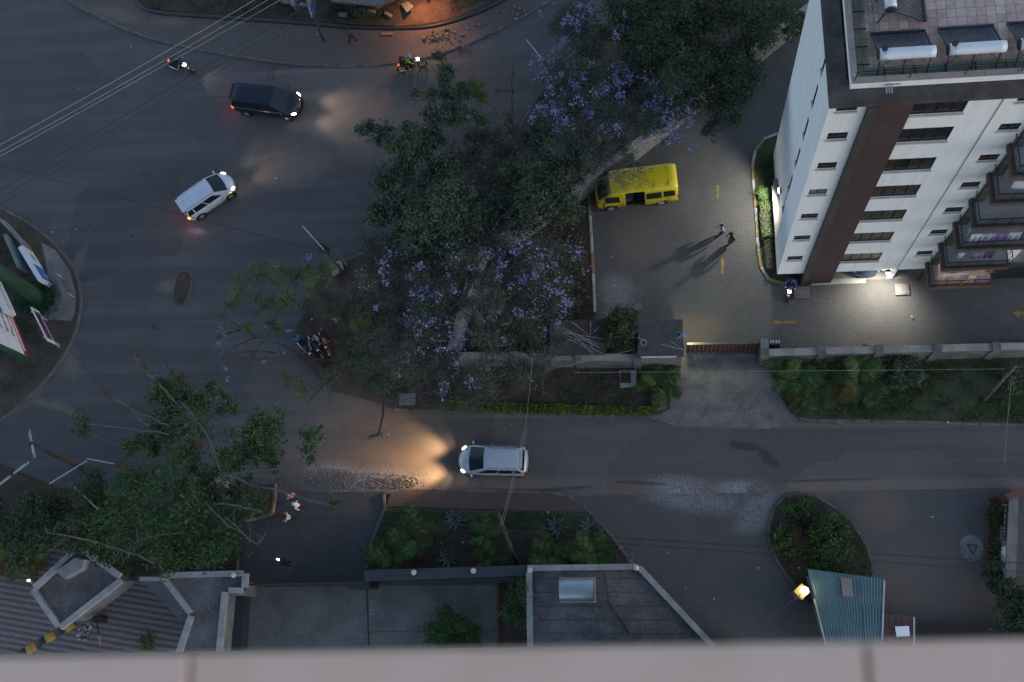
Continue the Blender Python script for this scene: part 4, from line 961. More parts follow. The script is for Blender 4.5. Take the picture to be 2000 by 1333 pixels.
nt_.links.new(c1_, bs_.inputs['Base Color']); bs_.inputs['Roughness'].default_value = .8; _bump(nt_, _noise(nt_, co_, 300, 3), bs_, .2, .002)
e0, e1 = G(370, 1279, LZ), G(1690, 1254, LZ); d = (e1 - e0); step = d.length; d.normalize(); n_ = Vector((d.y, -d.x, 0))
for i in range(-7, 7):
    a = e0 + d * (step * i + .0018); b = e0 + d * (step * (i + 1) - .0018)
    o = MB().prism([a, b, b + n_ * .42, a + n_ * .42], LZ - .06, LZ + (.0008 if i % 2 else 0), bottom=True).build('ledge_slab', m_, tw_); bevel(o, .003)
MB().box((0, -.24, LZ - .055), (7.6, .4, .08)).build('mortar_bed', pm('ledge_joint', (.36, .24, .18), None, 5, .9), tw_)
# ------------------------------------------------------------------ cars
def paint(name, c, metal=.25, rough=.32): return pm(name, c, tuple(x * .93 for x in c), 1.5, rough, metal, coord='obj', coat=.4, fine=.03)
def wheel(parent, x, y, r=.31, wd=.2, rim=M_alloy, side=1):
    t = MB(); n = 20
    prof = [(.62, -wd / 2), (.9, -wd / 2), (1.0, -wd / 3), (1.0, wd / 3), (.9, wd / 2), (.62, wd / 2)]
    rings = [[(x + r * k * math.cos(2 * math.pi * i / n), y + q, r + r * k * math.sin(2 * math.pi * i / n)) for k, q in prof] for i in range(n + 1)]
    t.loft(rings, close=True, cap=False); w_ = t.build('wheel', M_rubber, parent, True, world=False)
    rm = MB(); yo = y + side * wd * .42
    for k in range(5):
        a = 2 * math.pi * k / 5
        rm.tube([(x, yo, r), (x + .62 * r * math.cos(a), yo, r + .62 * r * math.sin(a))], [.05, .03], 5)
    rm.tube([(x + .62 * r * math.cos(2 * math.pi * i / 16), yo, r + .62 * r * math.sin(2 * math.pi * i / 16)) for i in range(17)], .022, 5, cap=False)
    rm.tube([(x, yo - .03, r), (x, yo - .01, r)], .6 * r, 14)
    rm.build('rim', rim, w_, True, world=False)
    return w_
def car(label, cpx, fpx, L, W, H, pt, cat='car', name='car', cowl=.31, rf=.083, rr=-.385, rb=-.46, lit=True, brake=M_redoff, headm=M_headl, beam=45, bcol=(1, .74, .42), group=None, beamdir=-.12, cone=66, glow=0, hood=1.0, blink=None, stations=None, noroof=None):
    c = G(*cpx, .75); f = G(*fpx, .75); ang = math.atan2(f.y - c.y, f.x - c.x)
    r = empty(name, (c.x, c.y, 0), ang, label, cat, group)
    zz = H / 1.5
    st = stations or [(-.5, .80, .38, .70, .78), (-.485, .90, .27, .80, .90), (-.44, .965, .22, .87, .96), (-.3, .99, .19, .88, .98), (-.1, 1, .18, .87, .97), (.15, 1, .18, .85, .96), (cowl - .04, .995, .18, .83, .95), (cowl + .06, .975, .18, .78, .88), (.43, .93, .19, .70, .79), (.475, .84, .24, .60, .67), (.497, .66, .30, .48, .53)]
    def ring(s):
        fx, fw, z0, zs_, zt_ = s; w2 = fw * W / 2; x = fx * L; z0 *= zz; zs_ *= zz; zt_ *= zz
        hf = [(0, z0), (w2 * .8, z0), (w2 * .96, z0 + .08), (w2, (z0 + zs_) / 2), (w2 * .985, zs_ - .03), (w2 * .94, zs_ + .03), (w2 * .80, zt_), (w2 * .4, zt_ + .03), (0, zt_ + .04)]
        bow = lambda y: (-.42 * max(0, (fx - .28) / .22) ** 1.3 + .12 * max(0, (-.40 - fx) / .1)) * (y / (W / 2)) ** 2
        pts = [(x + bow(y), y, z) for y, z in hf] + [(x + bow(y), -y, z) for y, z in hf[-2:0:-1]]
        return pts
    body = MB().loft([ring(s) for s in st]).build('body', pt, r, True, world=False, fix=True)
    # cabin
    n = 5
    def crect(xf, xr, wf, wr, z, bf, brr):
        pts = []
        for i in range(n): t = -1 + 2 * i / (n - 1); pts.append(Vector((xf + bf * (1 - t * t), t * wf, z)))
        for i in range(1, 5): t = i / 5; pts.append(Vector((xf * (1 - t) + xr * t, wf * (1 - t) + wr * t + .02 * math.sin(math.pi * t), z)))
        for i in range(n): t = 1 - 2 * i / (n - 1); pts.append(Vector((xr - brr * (1 - t * t), t * wr, z)))
        for i in range(1, 5): t = 1 - i / 5; pts.append(Vector((xf * (1 - t) + xr * t, -(wf * (1 - t) + wr * t + .02 * math.sin(math.pi * t)), z)))
        return pts
    zb_, zr_ = .93 * zz, H - .05
    A = crect(cowl * L, rb * L, .455 * W, .44 * W, zb_, .10, .03); B = crect(rf * L, rr * L, .375 * W, .36 * W, zr_, .05, .03)
    Cc = crect(rf * L - .12, rr * L + .1, .30 * W, .29 * W, zr_ + .038, .04, .02); D = crect(rf * L - .5, rr * L + .45, .12 * W, .12 * W, zr_ + .05, .02, .02)
    cb = MB(); cb.loft([A, B], cap=False); cb.build('cabin', pt, r, False, world=False, fix=True)
    rfm = MB(); rfm.loft([B, Cc, D], cap=False); k0 = len(B); rfm.f.append([2 * k0 + i for i in range(k0)]); rfm.m.append(0)
    ro = rfm.build('roof', pt, r, True, world=False, fix=True)
    def pane(nm, i0, i1, u0, u1, v0, v1, par=r, off=.012, mat=M_glassd):
        idx = list(range(i0, i1 + 1)); pa = [A[i % len(A)] for i in idx]; pb = [B[i % len(B)] for i in idx]
        def at(P, u):
            x = u * (len(P) - 1); k = min(int(x), len(P) - 2); return P[k].lerp(P[k + 1], x - k)
        R0 = []; cen = Vector((0, 0, 1.0))
        for v in (v0, (v0 + v1) / 2, v1):
            row = []
            for j in range(5):
                u = u0 + (u1 - u0) * j / 4; p = at(pa, u).lerp(at(pb, u), v)
                e = .01; t1 = at(pa, min(1, u + e)).lerp(at(pb, min(1, u + e)), v) - at(pa, max(0, u - e)).lerp(at(pb, max(0, u - e)), v); t2 = at(pb, u) - at(pa, u)
                nn = t1.cross(t2).normalized()
                if nn.dot(p - cen) < 0: nn = -nn
                row.append(p + nn * off)
            R0.append(row)
        return MB().loft(R0, close=False, cap=False).build(nm, mat, par, True, world=False)
    ws = pane('windscreen', 0, 4, .045, .955, .03, .965)
    pane('rear_window', 9, 13, .08, .92, .12, .93)
    for i0 in (4, 13):
        for u0, u1 in (((.14, .47), (.50, .80), (.83, .97)) if i0 == 4 else ((.03, .17), (.20, .50), (.53, .86))):
            pane('side_window', i0, i0 + 5, u0, u1, .06, .88)
    for s in (-1, 1):
        MB().tube([(rf * L - .1, s * .335 * W, zr_ + .03), (rr * L + .05, s * .325 * W, zr_ + .03)], .012, 4).build('roof_seam', M_plastic, r, world=False)
        m = MB().ball((cowl * L - .12, s * (W / 2 + .1), zb_ + .02), (.06, .1, .07), 10, 6); m.tube([(cowl * L - .12, s * .47 * W, zb_), (cowl * L - .12, s * (W / 2 + .05), zb_ + .01)], .025, 6); m.build('mirror', pt, r, True, world=False)
        for fx in (.02, -.24): MB().box((fx * L, s * (W / 2 + .004), .80 * zz), (.17, .03, .03)).build('door_handle', pt, r, world=False)
        for fx in (.18, -.09, -.31): MB().box((fx * L, s * (W / 2 - .004), .55 * zz), (.012, .012, .55 * zz)).build('door_seam', M_plastic, r, world=False)
        Mh = Matrix.Rotation(-s * .62, 3, 'Z') @ Matrix.Rotation(.45, 3, 'Y')
        MB().ball((.418 * L, s * .385 * W, .66 * zz), (.17, .08, .07), 12, 8, M=Mh).build('headlight', headm if lit else M_chrome, r, True, world=False)
        tm = brake if not (blink and s == blink) else M_amber
        MB().ball((-.478 * L, s * .415 * W, .80 * zz), (.07, .085, .15), 10, 8).build('tail_light', tm, r, True, world=False)
        for wx in (.305, -.30):
            MB().tube([(wx * L, s * (W / 2 - .14), .31), (wx * L, s * (W / 2 + .006), .31)], .365, 20).build('wheel_arch', M_plastic, r, world=False)
            wheel(r, wx * L, s * (W / 2 - .075), .305, .19, side=s)
        if lit and beam:
            lamp('headlight_near', 'SPOT', (.49 * L, s * .37 * W, .70 * zz), beam * .16, bcol, r, .12, Vector((1, s * .42, -.42)), 80, 1.0, world=False)
            lamp('headlight_far', 'SPOT', (.49 * L, s * .37 * W, .72 * zz), beam * 4, bcol, r, .22, Vector((1, s * .05, beamdir)), cone, 1.0, world=False)
    if glow:
        for s in (-1, 1): lamp('tail_glow', 'POINT', (-.5 * L - .15, s * .4 * W, .75 * zz), glow, (1, .10, .07), r, .05, world=False)
    if blink: MB().ball((cowl * L + .05, blink * (W / 2 + .002), .72 * zz), (.05, .03, .025), 8, 6).build('indicator', M_amber, r, world=False)
    for s in (-1, 1): MB().tube([(cowl * L + .0, s * .4 * W, .925 * zz), (.43 * L, s * .30 * W, .80 * zz)], .008, 4).build('bonnet_seam', M_plastic, r, world=False)
    MB().tube([(.46 * L - .03, -.3 * W, .5 * zz), (.492 * L, 0, .52 * zz), (.46 * L - .03, .3 * W, .5 * zz)], .05, 6).build('grille', M_plastic, r, world=False)
    MB().box((-.5 * L - .01, 0, .6 * zz), (.02, .46, .12)).build('number_plate', M_kerbw, r, world=False)
    MB().box((rr * L - .12, 0, zr_ - .02), (.22, .62 * W, .03)).build('spoiler', pt, r, world=False)
    MB().tube([(rr * L + .25, .05, zr_ + .04), (rr * L + .12, .05, zr_ + .16)], .01, 5).build('aerial', M_plastic, r, world=False)
    for s in (-1, 1): MB().tube([(cowl * L + .09, s * .1, zb_ + .0), (cowl * L - .12, s * .45, zb_ + .13)], .012, 4).build('wiper', M_plastic, r, world=False)
    return r
car('silver hatchback with both headlights on, driving left along the lower road', (962, 899), (897, 897), 3.95, 1.68, 1.5, paint('paint_silver', (.5, .53, .57)), beam=235, bcol=(1, .62, .30))
car('small white hatchback turning on the big road, indicator flashing', (405, 380), (447, 351), 3.6, 1.62, 1.52, paint('paint_white', (.62, .65, .70), .05), brake=M_red, headm=emit('dim_lamp', (1, .8, .6), 3), glow=2, beam=14, bcol=(1, .8, .6), cowl=.33, rf=.12, rr=-.43, rb=-.475, blink=-1)
car('black people carrier with headlights and tail lights on, heading right', (523, 197), (585, 204), 4.45, 1.74, 1.6, paint('paint_black', (.012, .015, .024), .1, .2), brake=M_red, glow=2.5, beam=32, bcol=(1, .84, .64), cowl=.30, rf=.13, rr=-.44, rb=-.475)
pk = car('dark parked car whose nose shows under the apartment block', (1694, 470), (1693, 497), 4.2, 1.72, 1.5, paint('paint_navy', (.05, .065, .11), .3), lit=False)
# ------------------------------------------------------------------ yellow minibus with its side door open
M_vy = paint('paint_taxi', (.74, .56, .012), .0, .35)
def van(label, cpx, fpx, L, W, H):
    c = G(*cpx, .0); f = G(*fpx, .0); ang = math.atan2(f.y - c.y, f.x - c.x)
    r = empty('minibus', (c.x, c.y, 0), ang, label, 'minibus')
    # ring: bottom centre, up the left side, over the roof, down the right side
    def ring(x, hw, z0, zbelt, ztop, rw, bow=0):
        hf = [(0, z0), (hw * .85, z0), (hw, z0 + .12), (hw, z0 + .5), (hw * .99, zbelt), (hw * (.99 * (1 - .45) + rw * .45), zbelt + (ztop - zbelt) * .55), (hw * rw, ztop - .10), (hw * (rw - .09), ztop - .02), (hw * .45, ztop + .015), (0, ztop + .03)]
        return [(x, y, z) for y, z in hf] + [(x, -y, z) for y, z in hf[-2:0:-1]]
    w = W / 2; h = L / 2
    D0, D1 = .135 * L, -.095 * L          # door opening
    S = [(-h, w * .93, .42, 1.1, H - .14, .86), (-h + .06, w * .985, .3, 1.12, H - .04, .88), (-h + .4, w, .26, 1.12, H, .89), (D1, w, .25, 1.12, H, .89), (D0, w, .25, 1.12, H, .89), (.235 * L, w, .25, 1.1, H - .01, .88), (.30 * L, w, .25, 1.09, H - .07, .86)]
    rings = [ring(*s) for s in S]
    n = len(rings[0])
    # nose
    rings += [ring(.385 * L, w * .99, .25, 1.07, 1.60 / 2.1 * H, .84), ring(.445 * L, w * .97, .26, 1.02, 1.28 / 2.1 * H, .86), ring(.475 * L, w * .94, .28, .92, 1.06 / 2.1 * H, .88), ring(.492 * L, w * .86, .34, .76, .86 / 2.1 * H, .9), ring(.5 * L, w * .7, .42, .6, .7, .9)]
    skip = lambda i, k: i == 3 and k in (2, 3, 4, 5)      # left side of the vehicle: k 2..5 from sill to roof rail
    mb = MB().loft(rings, skip=skip); mb.build('body', M_vy, r, True, world=False)
    for o in (r.children[-1],):
        bm = bmesh.new(); bm.from_mesh(o.data); bmesh.ops.recalc_face_normals(bm, faces=bm.faces); bm.to_mesh(o.data); bm.free()
    MB().box((( D0 + D1) / 2, 0, .38), (D0 - D1 + 1.0, W - .12, .06)).build('cabin_floor', M_plastic, r, world=False)
    for x in (D0 + .5, D1 - .35):
        MB().box((x, 0, .95), (.06, W - .14, 1.1)).build('bulkhead', M_plastic, r, world=False)
    for y in (-.45, .0, .42):
        s = MB().box((D1 + .2, y, .62), (.42, .38, .18)); s.box((D1 + .0, y, .95), (.12, .38, .6)); s.build('seat', pm('seat_cloth', (.03, .03, .035), None, 6, .9, coord='obj'), r, world=False)
    sy = 1
    # door slid back along the side
    dl = D0 - D1
    dr = MB(); x0, x1 = D1 - dl * .98, D1 - .02; prof = [(w + .02, .34), (w + .035, .75), (w + .03, 1.12), (w * .955 + .02, 1.62 / 2.1 * H), (w * .92 + .02, H - .2)]
    dr.loft([[(x0, y, z) for y, z in prof] + [(x0, y - .04, z) for y, z in prof[::-1]], [(x1, y, z) for y, z in prof] + [(x1, y - .04, z) for y, z in prof[::-1]]])
    do = dr.build('sliding_door', M_vy, r, world=False, fix=True)
    def sidequad(nm, xa, xb, za, zb, s, off, mat=M_glassd, par=r, xa2=None):
        def yy(z): return w * (.99 if z < 1.12 else .99 - .10 * (z - 1.12) / (H - 1.22))
        q = [(xa, s * (yy(za) + off), za), (xb, s * (yy(za) + off), za), (xb if xa2 is None else xb, s * (yy(zb) + off), zb), (xa if xa2 is None else xa2, s * (yy(zb) + off), zb)]
        return MB().add(q, [(0, 1, 2, 3)]).build(nm, mat, par, world=False)
    sidequad('door_window', x0 + .1, x1 - .08, 1.18, H - .32, 1, .055, par=do)
    sidequad('rear_side_window', -h + .18, x0 + .03, 1.2, H - .34, 1, .03)
    sidequad('cab_window', .20 * L, .385 * L, 1.13, H - .38, 1, .012, xa2=.215 * L)
    for xa, xb in ((-h + .2, -.24 * L), (-.22 * L, D1), (D1 + .1, D0 + .1), (.17 * L, .36 * L)): sidequad('side_window', xa, xb, 1.18, H - .32, -1, .012)
    # windscreen
    v = [(.30 * L, .86, H - .1), (.375 * L, .85, 1.66 / 2.1 * H), (.437 * L, .875, 1.33 / 2.1 * H), (.452 * L, .88, 1.25 / 2.1 * H)]
    rows = [[(x + .035 + .05 * (1 - t * t), t * w * k * .93, z + .03) for t in (-1, -.5, 0, .5, 1)] for x, k, z in v]
    MB().loft(rows, close=False, cap=False).build('windscreen', M_glassd, r, True, world=False)
    MB().box((-h - .005, 0, 1.45), (.02, W * .74, .5)).build('rear_window', M_glassd, r, world=False)
    MB().box((-h + .06, 0, .45), (.14, W * .96, .24)).build('rear_bumper', M_vy, r, world=False)
    for x in (-h + .5, -h + 1.3, -h + 2.1, -h + 2.9): MB().box((x, 0, H + .012), (.035, W * .72, .03)).build('roof_rib', M_vy, r, world=False)
    for x in (-h + .55, .165 * L, .40 * L):
        for sd in (-1, 1): MB().box((x, sd * (w + .001), .75), (.014, .012, .85)).build('panel_seam', M_plastic, r, world=False)
    MB().box((.1 * L, -.0, .9), (.5, W - .3, .5)).build('front_seats', pm('seat_cloth_b', (.06, .055, .05), None, 6, .9, coord='obj'), r, world=False)
    bp_ = MB().loft([[(.5 * L + dx, y, .42 + dz) for y in (-w * .82, -w * .5, 0, w * .5, w * .82)] for dx, dz in ((-.06, -.14), (.03, -.1), (.03, .05), (-.04, .1))], close=False, cap=False); bp_.build('front_bumper', M_plastic, r, True, world=False)
    for s in (-1, 1):
        MB().ball((.472 * L, s * w * .74, .86), (.07, .2, .1), 10, 6).build('headlight', M_chrome, r, True, world=False)
        MB().ball((-h + .02, s * w * .9, 1.0), (.04, .07, .26), 8, 6).build('tail_light', M_redoff, r, True, world=False)
        m = MB().ball((.41 * L, s * (w + .16), 1.25), (.06, .08, .14), 8, 6); m.tube([(.40 * L, s * w * .95, 1.2), (.41 * L, s * (w + .12), 1.22)], .025, 5); m.build('mirror', M_plastic, r, True, world=False)
        for x in (.325 * L, -.29 * L):
            MB().tube([(x, s * (w - .2), .33), (x, s * (w + .005), .33)], .40, 20).build('wheel_arch', M_plastic, r, world=False)
            wheel(r, x, s * (w - .07), .33, .2, M_steel, side=s)
        MB().box((-.02, s * (w + .004), .63), (L * .6, .008, .035)).build('stripe', pm('thin_grey', (.08, .07, .03), None, 5, .6), r, world=False)
    return r
van('bright yellow minibus with its side door slid open, parked by the wall', (1242, 379), (1164, 388), 4.75, 1.74, 2.2)
# ------------------------------------------------------------------ motorcycles
def motorbike(label, cpx, fpx, s=1.0, tank=(.02, .02, .02), rim=(.03, .03, .03), lit=True, headm=M_headw, group='motorcycles', beam=12, lean=0):
    c = G(*cpx, .4); f = G(*fpx, .4); ang = math.atan2(f.y - c.y, f.x - c.x)
    r = empty('motorcycle', (c.x, c.y, 0), ang, label, 'motorcycle', group); r.scale = (s, s, s)
    mt = paint('bike_%d' % int(1000 * sum(tank)), tank, .1); mr = pm('bikerim_%d' % int(1000 * sum(rim)), rim, None, 6, .4, coord='obj')
    for x in (.63, -.63):
        t = MB().tube([(x + .27 * math.cos(2 * math.pi * i / 20), 0, .3 + .27 * math.sin(2 * math.pi * i / 20)) for i in range(21)], .055, 8, cap=False)
        wo = t.build('wheel', M_rubber, r, True, world=False)
        rm = MB()
        for k in range(6): a = math.pi / 3 * k; rm.tube([(x, 0, .3), (x + .22 * math.cos(a), 0, .3 + .22 * math.sin(a))], .022, 5)
        rm.tube([(x + .22 * math.cos(2 * math.pi * i / 16), 0, .3 + .22 * math.sin(2 * math.pi * i / 16)) for i in range(17)], .03, 6, cap=False); rm.build('rim', mr, wo, True, world=False)
    MB().ball((.12, 0, .82), (.26, .15, .13), 12, 8).build('fuel_tank', mt, r, True, world=False)
    bevel(MB().loft([[(-.62, y, .80 + .03) for y in (-.12, .12)] + [(-.62, y, .76) for y in (.1, -.1)], [(-.3, y, .80) for y in (-.14, .14)] + [(-.3, y, .72) for y in (.12, -.12)], [(-.02, y, .80) for y in (-.1, .1)] + [(-.02, y, .74) for y in (.08, -.08)]]).build('seat', M_plastic, r, world=False), .02)
    e = MB().box((.02, 0, .42), (.36, .26, .3)); e.tube([(.05, 0, .5), (.15, 0, .68)], .09, 8); e.build('engine', pm('engine_grey', (.12, .12, .12), None, 5, .4, .6, coord='obj'), r, world=False)
    fr_ = MB().tube([(.42, 0, .86), (.1, 0, .62), (-.25, 0, .6), (-.63, 0, .3)], .03, 6); fr_.tube([(-.25, 0, .6), (-.6, 0, .76)], .03, 6); fr_.build('frame', M_plastic, r, world=False)
    for y in (-.1, .1): MB().tube([(.36, y, .98), (.63, y, .3)], .025, 6).build('fork', M_chrome, r, world=False)
    hb_ = MB().tube([(.24, -.36, 1.02), (.36, -.14, 1.0), (.36, .14, 1.0), (.24, .36, 1.02)], .018, 6); hb_.build('handlebar', M_plastic, r, world=False)
    for y in (-.3, .3): MB().ball((.32, y, 1.14), (.02, .06, .04), 8, 6).build('mirror', M_chrome, r, world=False)
    hl = MB().ball((.5, 0, .92), (.08, .1, .1), 10, 8).build('headlight', headm if lit else M_chrome, r, True, world=False)
    MB().ball((-.72, 0, .76), (.04, .08, .04), 8, 6).build('tail_light', M_red if lit else M_redoff, r, True, world=False)
    for x, a0, a1 in ((.63, .5, 2.2), (-.63, .8, 2.5)):
        P = [[(x + .34 * math.cos(a0 + (a1 - a0) * i / 6), y, .3 + .34 * math.sin(a0 + (a1 - a0) * i / 6)) for i in range(7)] for y in (-.07, .07)]
        MB().loft(P, close=False, cap=False).build('mudguard', mt, r, True, world=False)
    MB().tube([(.1, -.16, .3), (-.3, -.2, .28), (-.75, -.2, .36)], .04, 8).build('exhaust', M_chrome, r, True, world=False)
    MB().tube([(-.5, -.2, .82), (-.78, -.14, .84), (-.78, .14, .84), (-.5, .2, .82)], .015, 5).build('rear_rack', M_plastic, r, world=False)
    if lit and beam: lamp('bike_beam', 'SPOT', (.62, 0, .95), beam, (1, .92, .72), r, .04, (1, 0, -.35), 70, .7, world=False)
    return r
mA = motorbike('dark motorcycle with lit headlight riding down the big road', (354, 131), (378, 139), 1.05, (.02, .018, .018), (.03, .03, .03), beam=22)
mB = motorbike('yellow wheeled motorcycle riding right below the footpath', (804, 128), (826, 123), 1.05, (.02, .02, .02), (.6, .38, .03), headm=emit('bike_lamp', (.85, .93, 1), 6), beam=0)
mC = motorbike('dark motorcycle parked at the pilaster base of the apartment block', (1543, 560), (1540, 575), 1.0, (.02, .03, .05), lit=True, beam=0)
mD = motorbike('black motorcycle parked under the sparse tree, nose to the lower left', (600, 683), (610, 695), 1.0, lit=False)
mE = motorbike('black motorcycle parked under the sparse tree, middle of the row', (618, 675), (625, 688), 1.0, lit=False, tank=(.03, .05, .09))
mF = motorbike('black motorcycle with orange trim parked under the sparse tree, right of the row', (636, 668), (640, 680), 1.0, (.3, .1, .02), lit=False)
# ------------------------------------------------------------------ people
JO = dict(pelvis=(0, 0, .93), waist=(0, 0, 1.08), chest=(0, 0, 1.30), neck=(0, 0, 1.47), skull=(.01, 0, 1.58),
    sL=(0, .18, 1.40), eL=(-.02, .23, 1.13), wL=(.06, .22, .89), hL=(.08, .21, .80), sR=(0, -.18, 1.40), eR=(-.02, -.23, 1.13), wR=(.06, -.22, .89), hR=(.08, -.21, .80),
    pL=(0, .09, .88), kL=(.02, .10, .49), aL=(-.01, .10, .09), tL=(.15, .11, .04), pR=(0, -.09, .88), kR=(.02, -.10, .49), aR=(-.01, -.10, .09), tR=(.15, -.11, .04))
RAD = dict(pelvis=(.15, .115), waist=(.125, .1), chest=(.165, .115), neck=(.055, .055), skull=(.06, .06), s=(.072, .072), e=(.047, .047), w=(.035, .032), h=(.034, .02), p=(.092, .092), k=(.06, .06), a=(.042, .042), t=(.045, .035))
ED = [('pelvis', 'waist'), ('waist', 'chest'), ('chest', 'neck'), ('neck', 'skull')] + [(a + s, b + s) for s in 'LR' for a, b in (('s', 'e'), ('e', 'w'), ('w', 'h'), ('p', 'k'), ('k', 'a'), ('a', 't'))] + [('chest', 'sL'), ('chest', 'sR'), ('pelvis', 'pL'), ('pelvis', 'pR')]
POSES = dict(stand={}, walk=dict(kL=(.14, .10, .50), aL=(.22, .10, .10), tL=(.37, .11, .06), kR=(-.05, -.10, .49), aR=(-.28, -.10, .14), tR=(-.16, -.11, .05), eL=(-.10, .22, 1.14), wL=(-.12, .21, .90), hL=(-.11, .2, .81), eR=(.05, -.23, 1.14), wR=(.20, -.2, .95), hR=(.26, -.19, .88)),
    phone=dict(eR=(.05, -.22, 1.15), wR=(.26, -.1, 1.2), hR=(.33, -.06, 1.24), eL=(.03, .22, 1.15), wL=(.24, .1, 1.18), hL=(.30, .06, 1.22), skull=(.05, 0, 1.56)),
    ride=dict(pelvis=(-.28, 0, .86), waist=(-.24, 0, 1.0), chest=(-.12, 0, 1.20), neck=(-.02, 0, 1.36), skull=(.02, 0, 1.47), sL=(-.1, .18, 1.3), eL=(.08, .28, 1.12), wL=(.24, .33, 1.05), hL=(.30, .33, 1.05), sR=(-.1, -.18, 1.3), eR=(.08, -.28, 1.12), wR=(.24, -.33, 1.05), hR=(.30, -.33, 1.05),
        pL=(-.25, .1, .84), kL=(.13, .21, .72), aL=(-.03, .2, .36), tL=(.12, .22, .30), pR=(-.25, -.1, .84), kR=(.13, -.21, .72), aR=(-.03, -.2, .36), tR=(.12, -.22, .30)),
    pillion=dict(pelvis=(-.62, 0, .9), waist=(-.6, 0, 1.05), chest=(-.52, 0, 1.26), neck=(-.46, 0, 1.42), skull=(-.42, 0, 1.52), sL=(-.5, .18, 1.36), eL=(-.38, .26, 1.14), wL=(-.2, .2, 1.08), hL=(-.14, .17, 1.08), sR=(-.5, -.18, 1.36), eR=(-.38, -.26, 1.14), wR=(-.2, -.2, 1.08), hR=(-.14, -.17, 1.08),
        pL=(-.6, .1, .88), kL=(-.2, .26, .76), aL=(-.34, .24, .4), tL=(-.2, .25, .34), pR=(-.6, -.1, .88), kR=(-.2, -.26, .76), aR=(-.34, -.24, .4), tR=(-.2, -.25, .34)),
    carry=dict(eL=(.1, .26, 1.18), wL=(.3, .18, 1.12), hL=(.36, .12, 1.12), eR=(.1, -.26, 1.18), wR=(.3, -.18, 1.12), hR=(.36, -.12, 1.12), kL=(.10, .1, .5), aL=(.14, .1, .1), tL=(.28, .11, .05), kR=(-.02, -.1, .49), aR=(-.18, -.1, .12), tR=(-.05, -.11, .05)))
def person(label, px, face, pose, shirt, trousers, hair=True, helmet=None, skirt=None, h=1.72, group=None, sleeves='long', at=None, shoes=(.02, .02, .02), bag=None):
    p = G(*px) if at is None else at[0]; ang = math.atan2(*((G(*face) - G(*px)).yx)) if at is None else at[1]
    s = h / 1.72
    r = empty('person', p, ang, label, 'person', group); r.scale = (s, s, s)
    J = dict(JO); J.update(POSES[pose]); names = list(J)
    me = bpy.data.meshes.new('body'); me.from_pydata([J[n] for n in names], [(names.index(a), names.index(b)) for a, b in ED], [])
    o = bpy.data.objects.new('body', me); COL.objects.link(o)
    sm = o.modifiers.new('skin', 'SKIN'); sm.use_smooth_shade = True; sm.branch_smoothing = .5
    for i, n in enumerate(names):
        k = n if n in RAD else n[0]; sv = me.skin_vertices[0].data[i]; sv.radius = RAD[k]; sv.use_root = (n == 'pelvis')
    ss = o.modifiers.new('sub', 'SUBSURF'); ss.levels = 1; ss.render_levels = 1
    dgr = bpy.context.evaluated_depsgraph_get(); dgr.update()
    nm = bpy.data.meshes.new_from_object(o.evaluated_get(dgr)); bpy.data.objects.remove(o)
    V = [v.co.copy() for v in nm.vertices]; Fc = [list(q.vertices) for q in nm.polygons]
    SEG = [(Vector(J[a]), Vector(J[b]), a, b) for a, b in ED]
    mats = [pm('shirt_%.2f_%.2f_%.2f' % tuple(shirt), shirt, None, 8, .9, coord='obj', fine=.2), pm('trousers_%.3f_%.3f_%.3f' % tuple(trousers), trousers, None, 8, .9, coord='obj', fine=.2), M_skin, pm('shoe_%d' % int(1e3 * sum(shoes)), shoes, None, 8, .6, coord='obj')]
    MI = []
    for f in Fc:
        c = sum((V[i] for i in f), Vector()) / len(f); best = None
        for a, b, na, nb in SEG:
            d = b - a; t = max(0, min(1, (c - a).dot(d) / d.length_squared)); q = (c - a - d * t).length
            if best is None or q < best[0]: best = (q, na, nb)
        na, nb = best[1], best[2]
        MI.append(2 if nb in ('skull', 'hL', 'hR') or (sleeves == 'short' and nb[0] == 'w') else 3 if nb[0] == 't' else 1 if na[0] in 'pk' and na != 'p' and (na[0] == 'k' or nb[0] in 'kpa') else 0)
    bm_ = MB(); bm_.v = V; bm_.f = Fc; bm_.m = MI
    # head with jaw, nose and ears, hands with fingers
    hc = Vector(J['skull']) + Vector((.015, 0, .05)); b0 = len(bm_.v)
    bm_.ball(hc, (.095, .075, .12), 14, 10, mi=2)
    for i in range(b0, len(bm_.v)):
        v = bm_.v[i]; dz = (hc.z - v.z) / .12
        if dz > .2: v.y = hc.y + (v.y - hc.y) * (1 - .35 * dz); v.x = hc.x + (v.x - hc.x) * (1 - .2 * dz) + .01 * dz
    bm_.ball(hc + Vector((.1, 0, -.01)), (.018, .014, .022), 6, 5, mi=2)
    for y in (-1, 1):
        bm_.ball(hc + Vector((0, y * .077, -.005)), (.022, .01, .03), 6, 5, mi=2); bm_.ball(hc + Vector((.082, y * .033, .012)), (.01, .014, .008), 6, 4, mi=3)
    bm_.box(hc + Vector((.082, 0, -.055)), (.02, .045, .01), mi=3)
    for sd in 'LR':
        hd = Vector(J['h' + sd]); dr = (hd - Vector(J['w' + sd])).normalized(); sdv = Vector((dr.z, 0, -dr.x)) if abs(dr.y) > .9 else dr.cross(Vector((0, 1, 0))).normalized()
        for k in range(4):
            q = hd + sdv * (.018 * (k - 1.5)); ln = (.06, .07, .066, .05)[k]
            bm_.tube([q, q + dr * ln * .55, q + dr * ln + Vector((.012, 0, -.01))], [.0095, .009, .006], 5, mi=2)
        q = hd - dr * .04 + sdv * .03; bm_.tube([q, q + sdv * .03 + dr * .03, q + sdv * .035 + dr * .055], [.011, .01, .007], 5, mi=2)
    bo = bm_.build('body', mats, r, True, world=False)
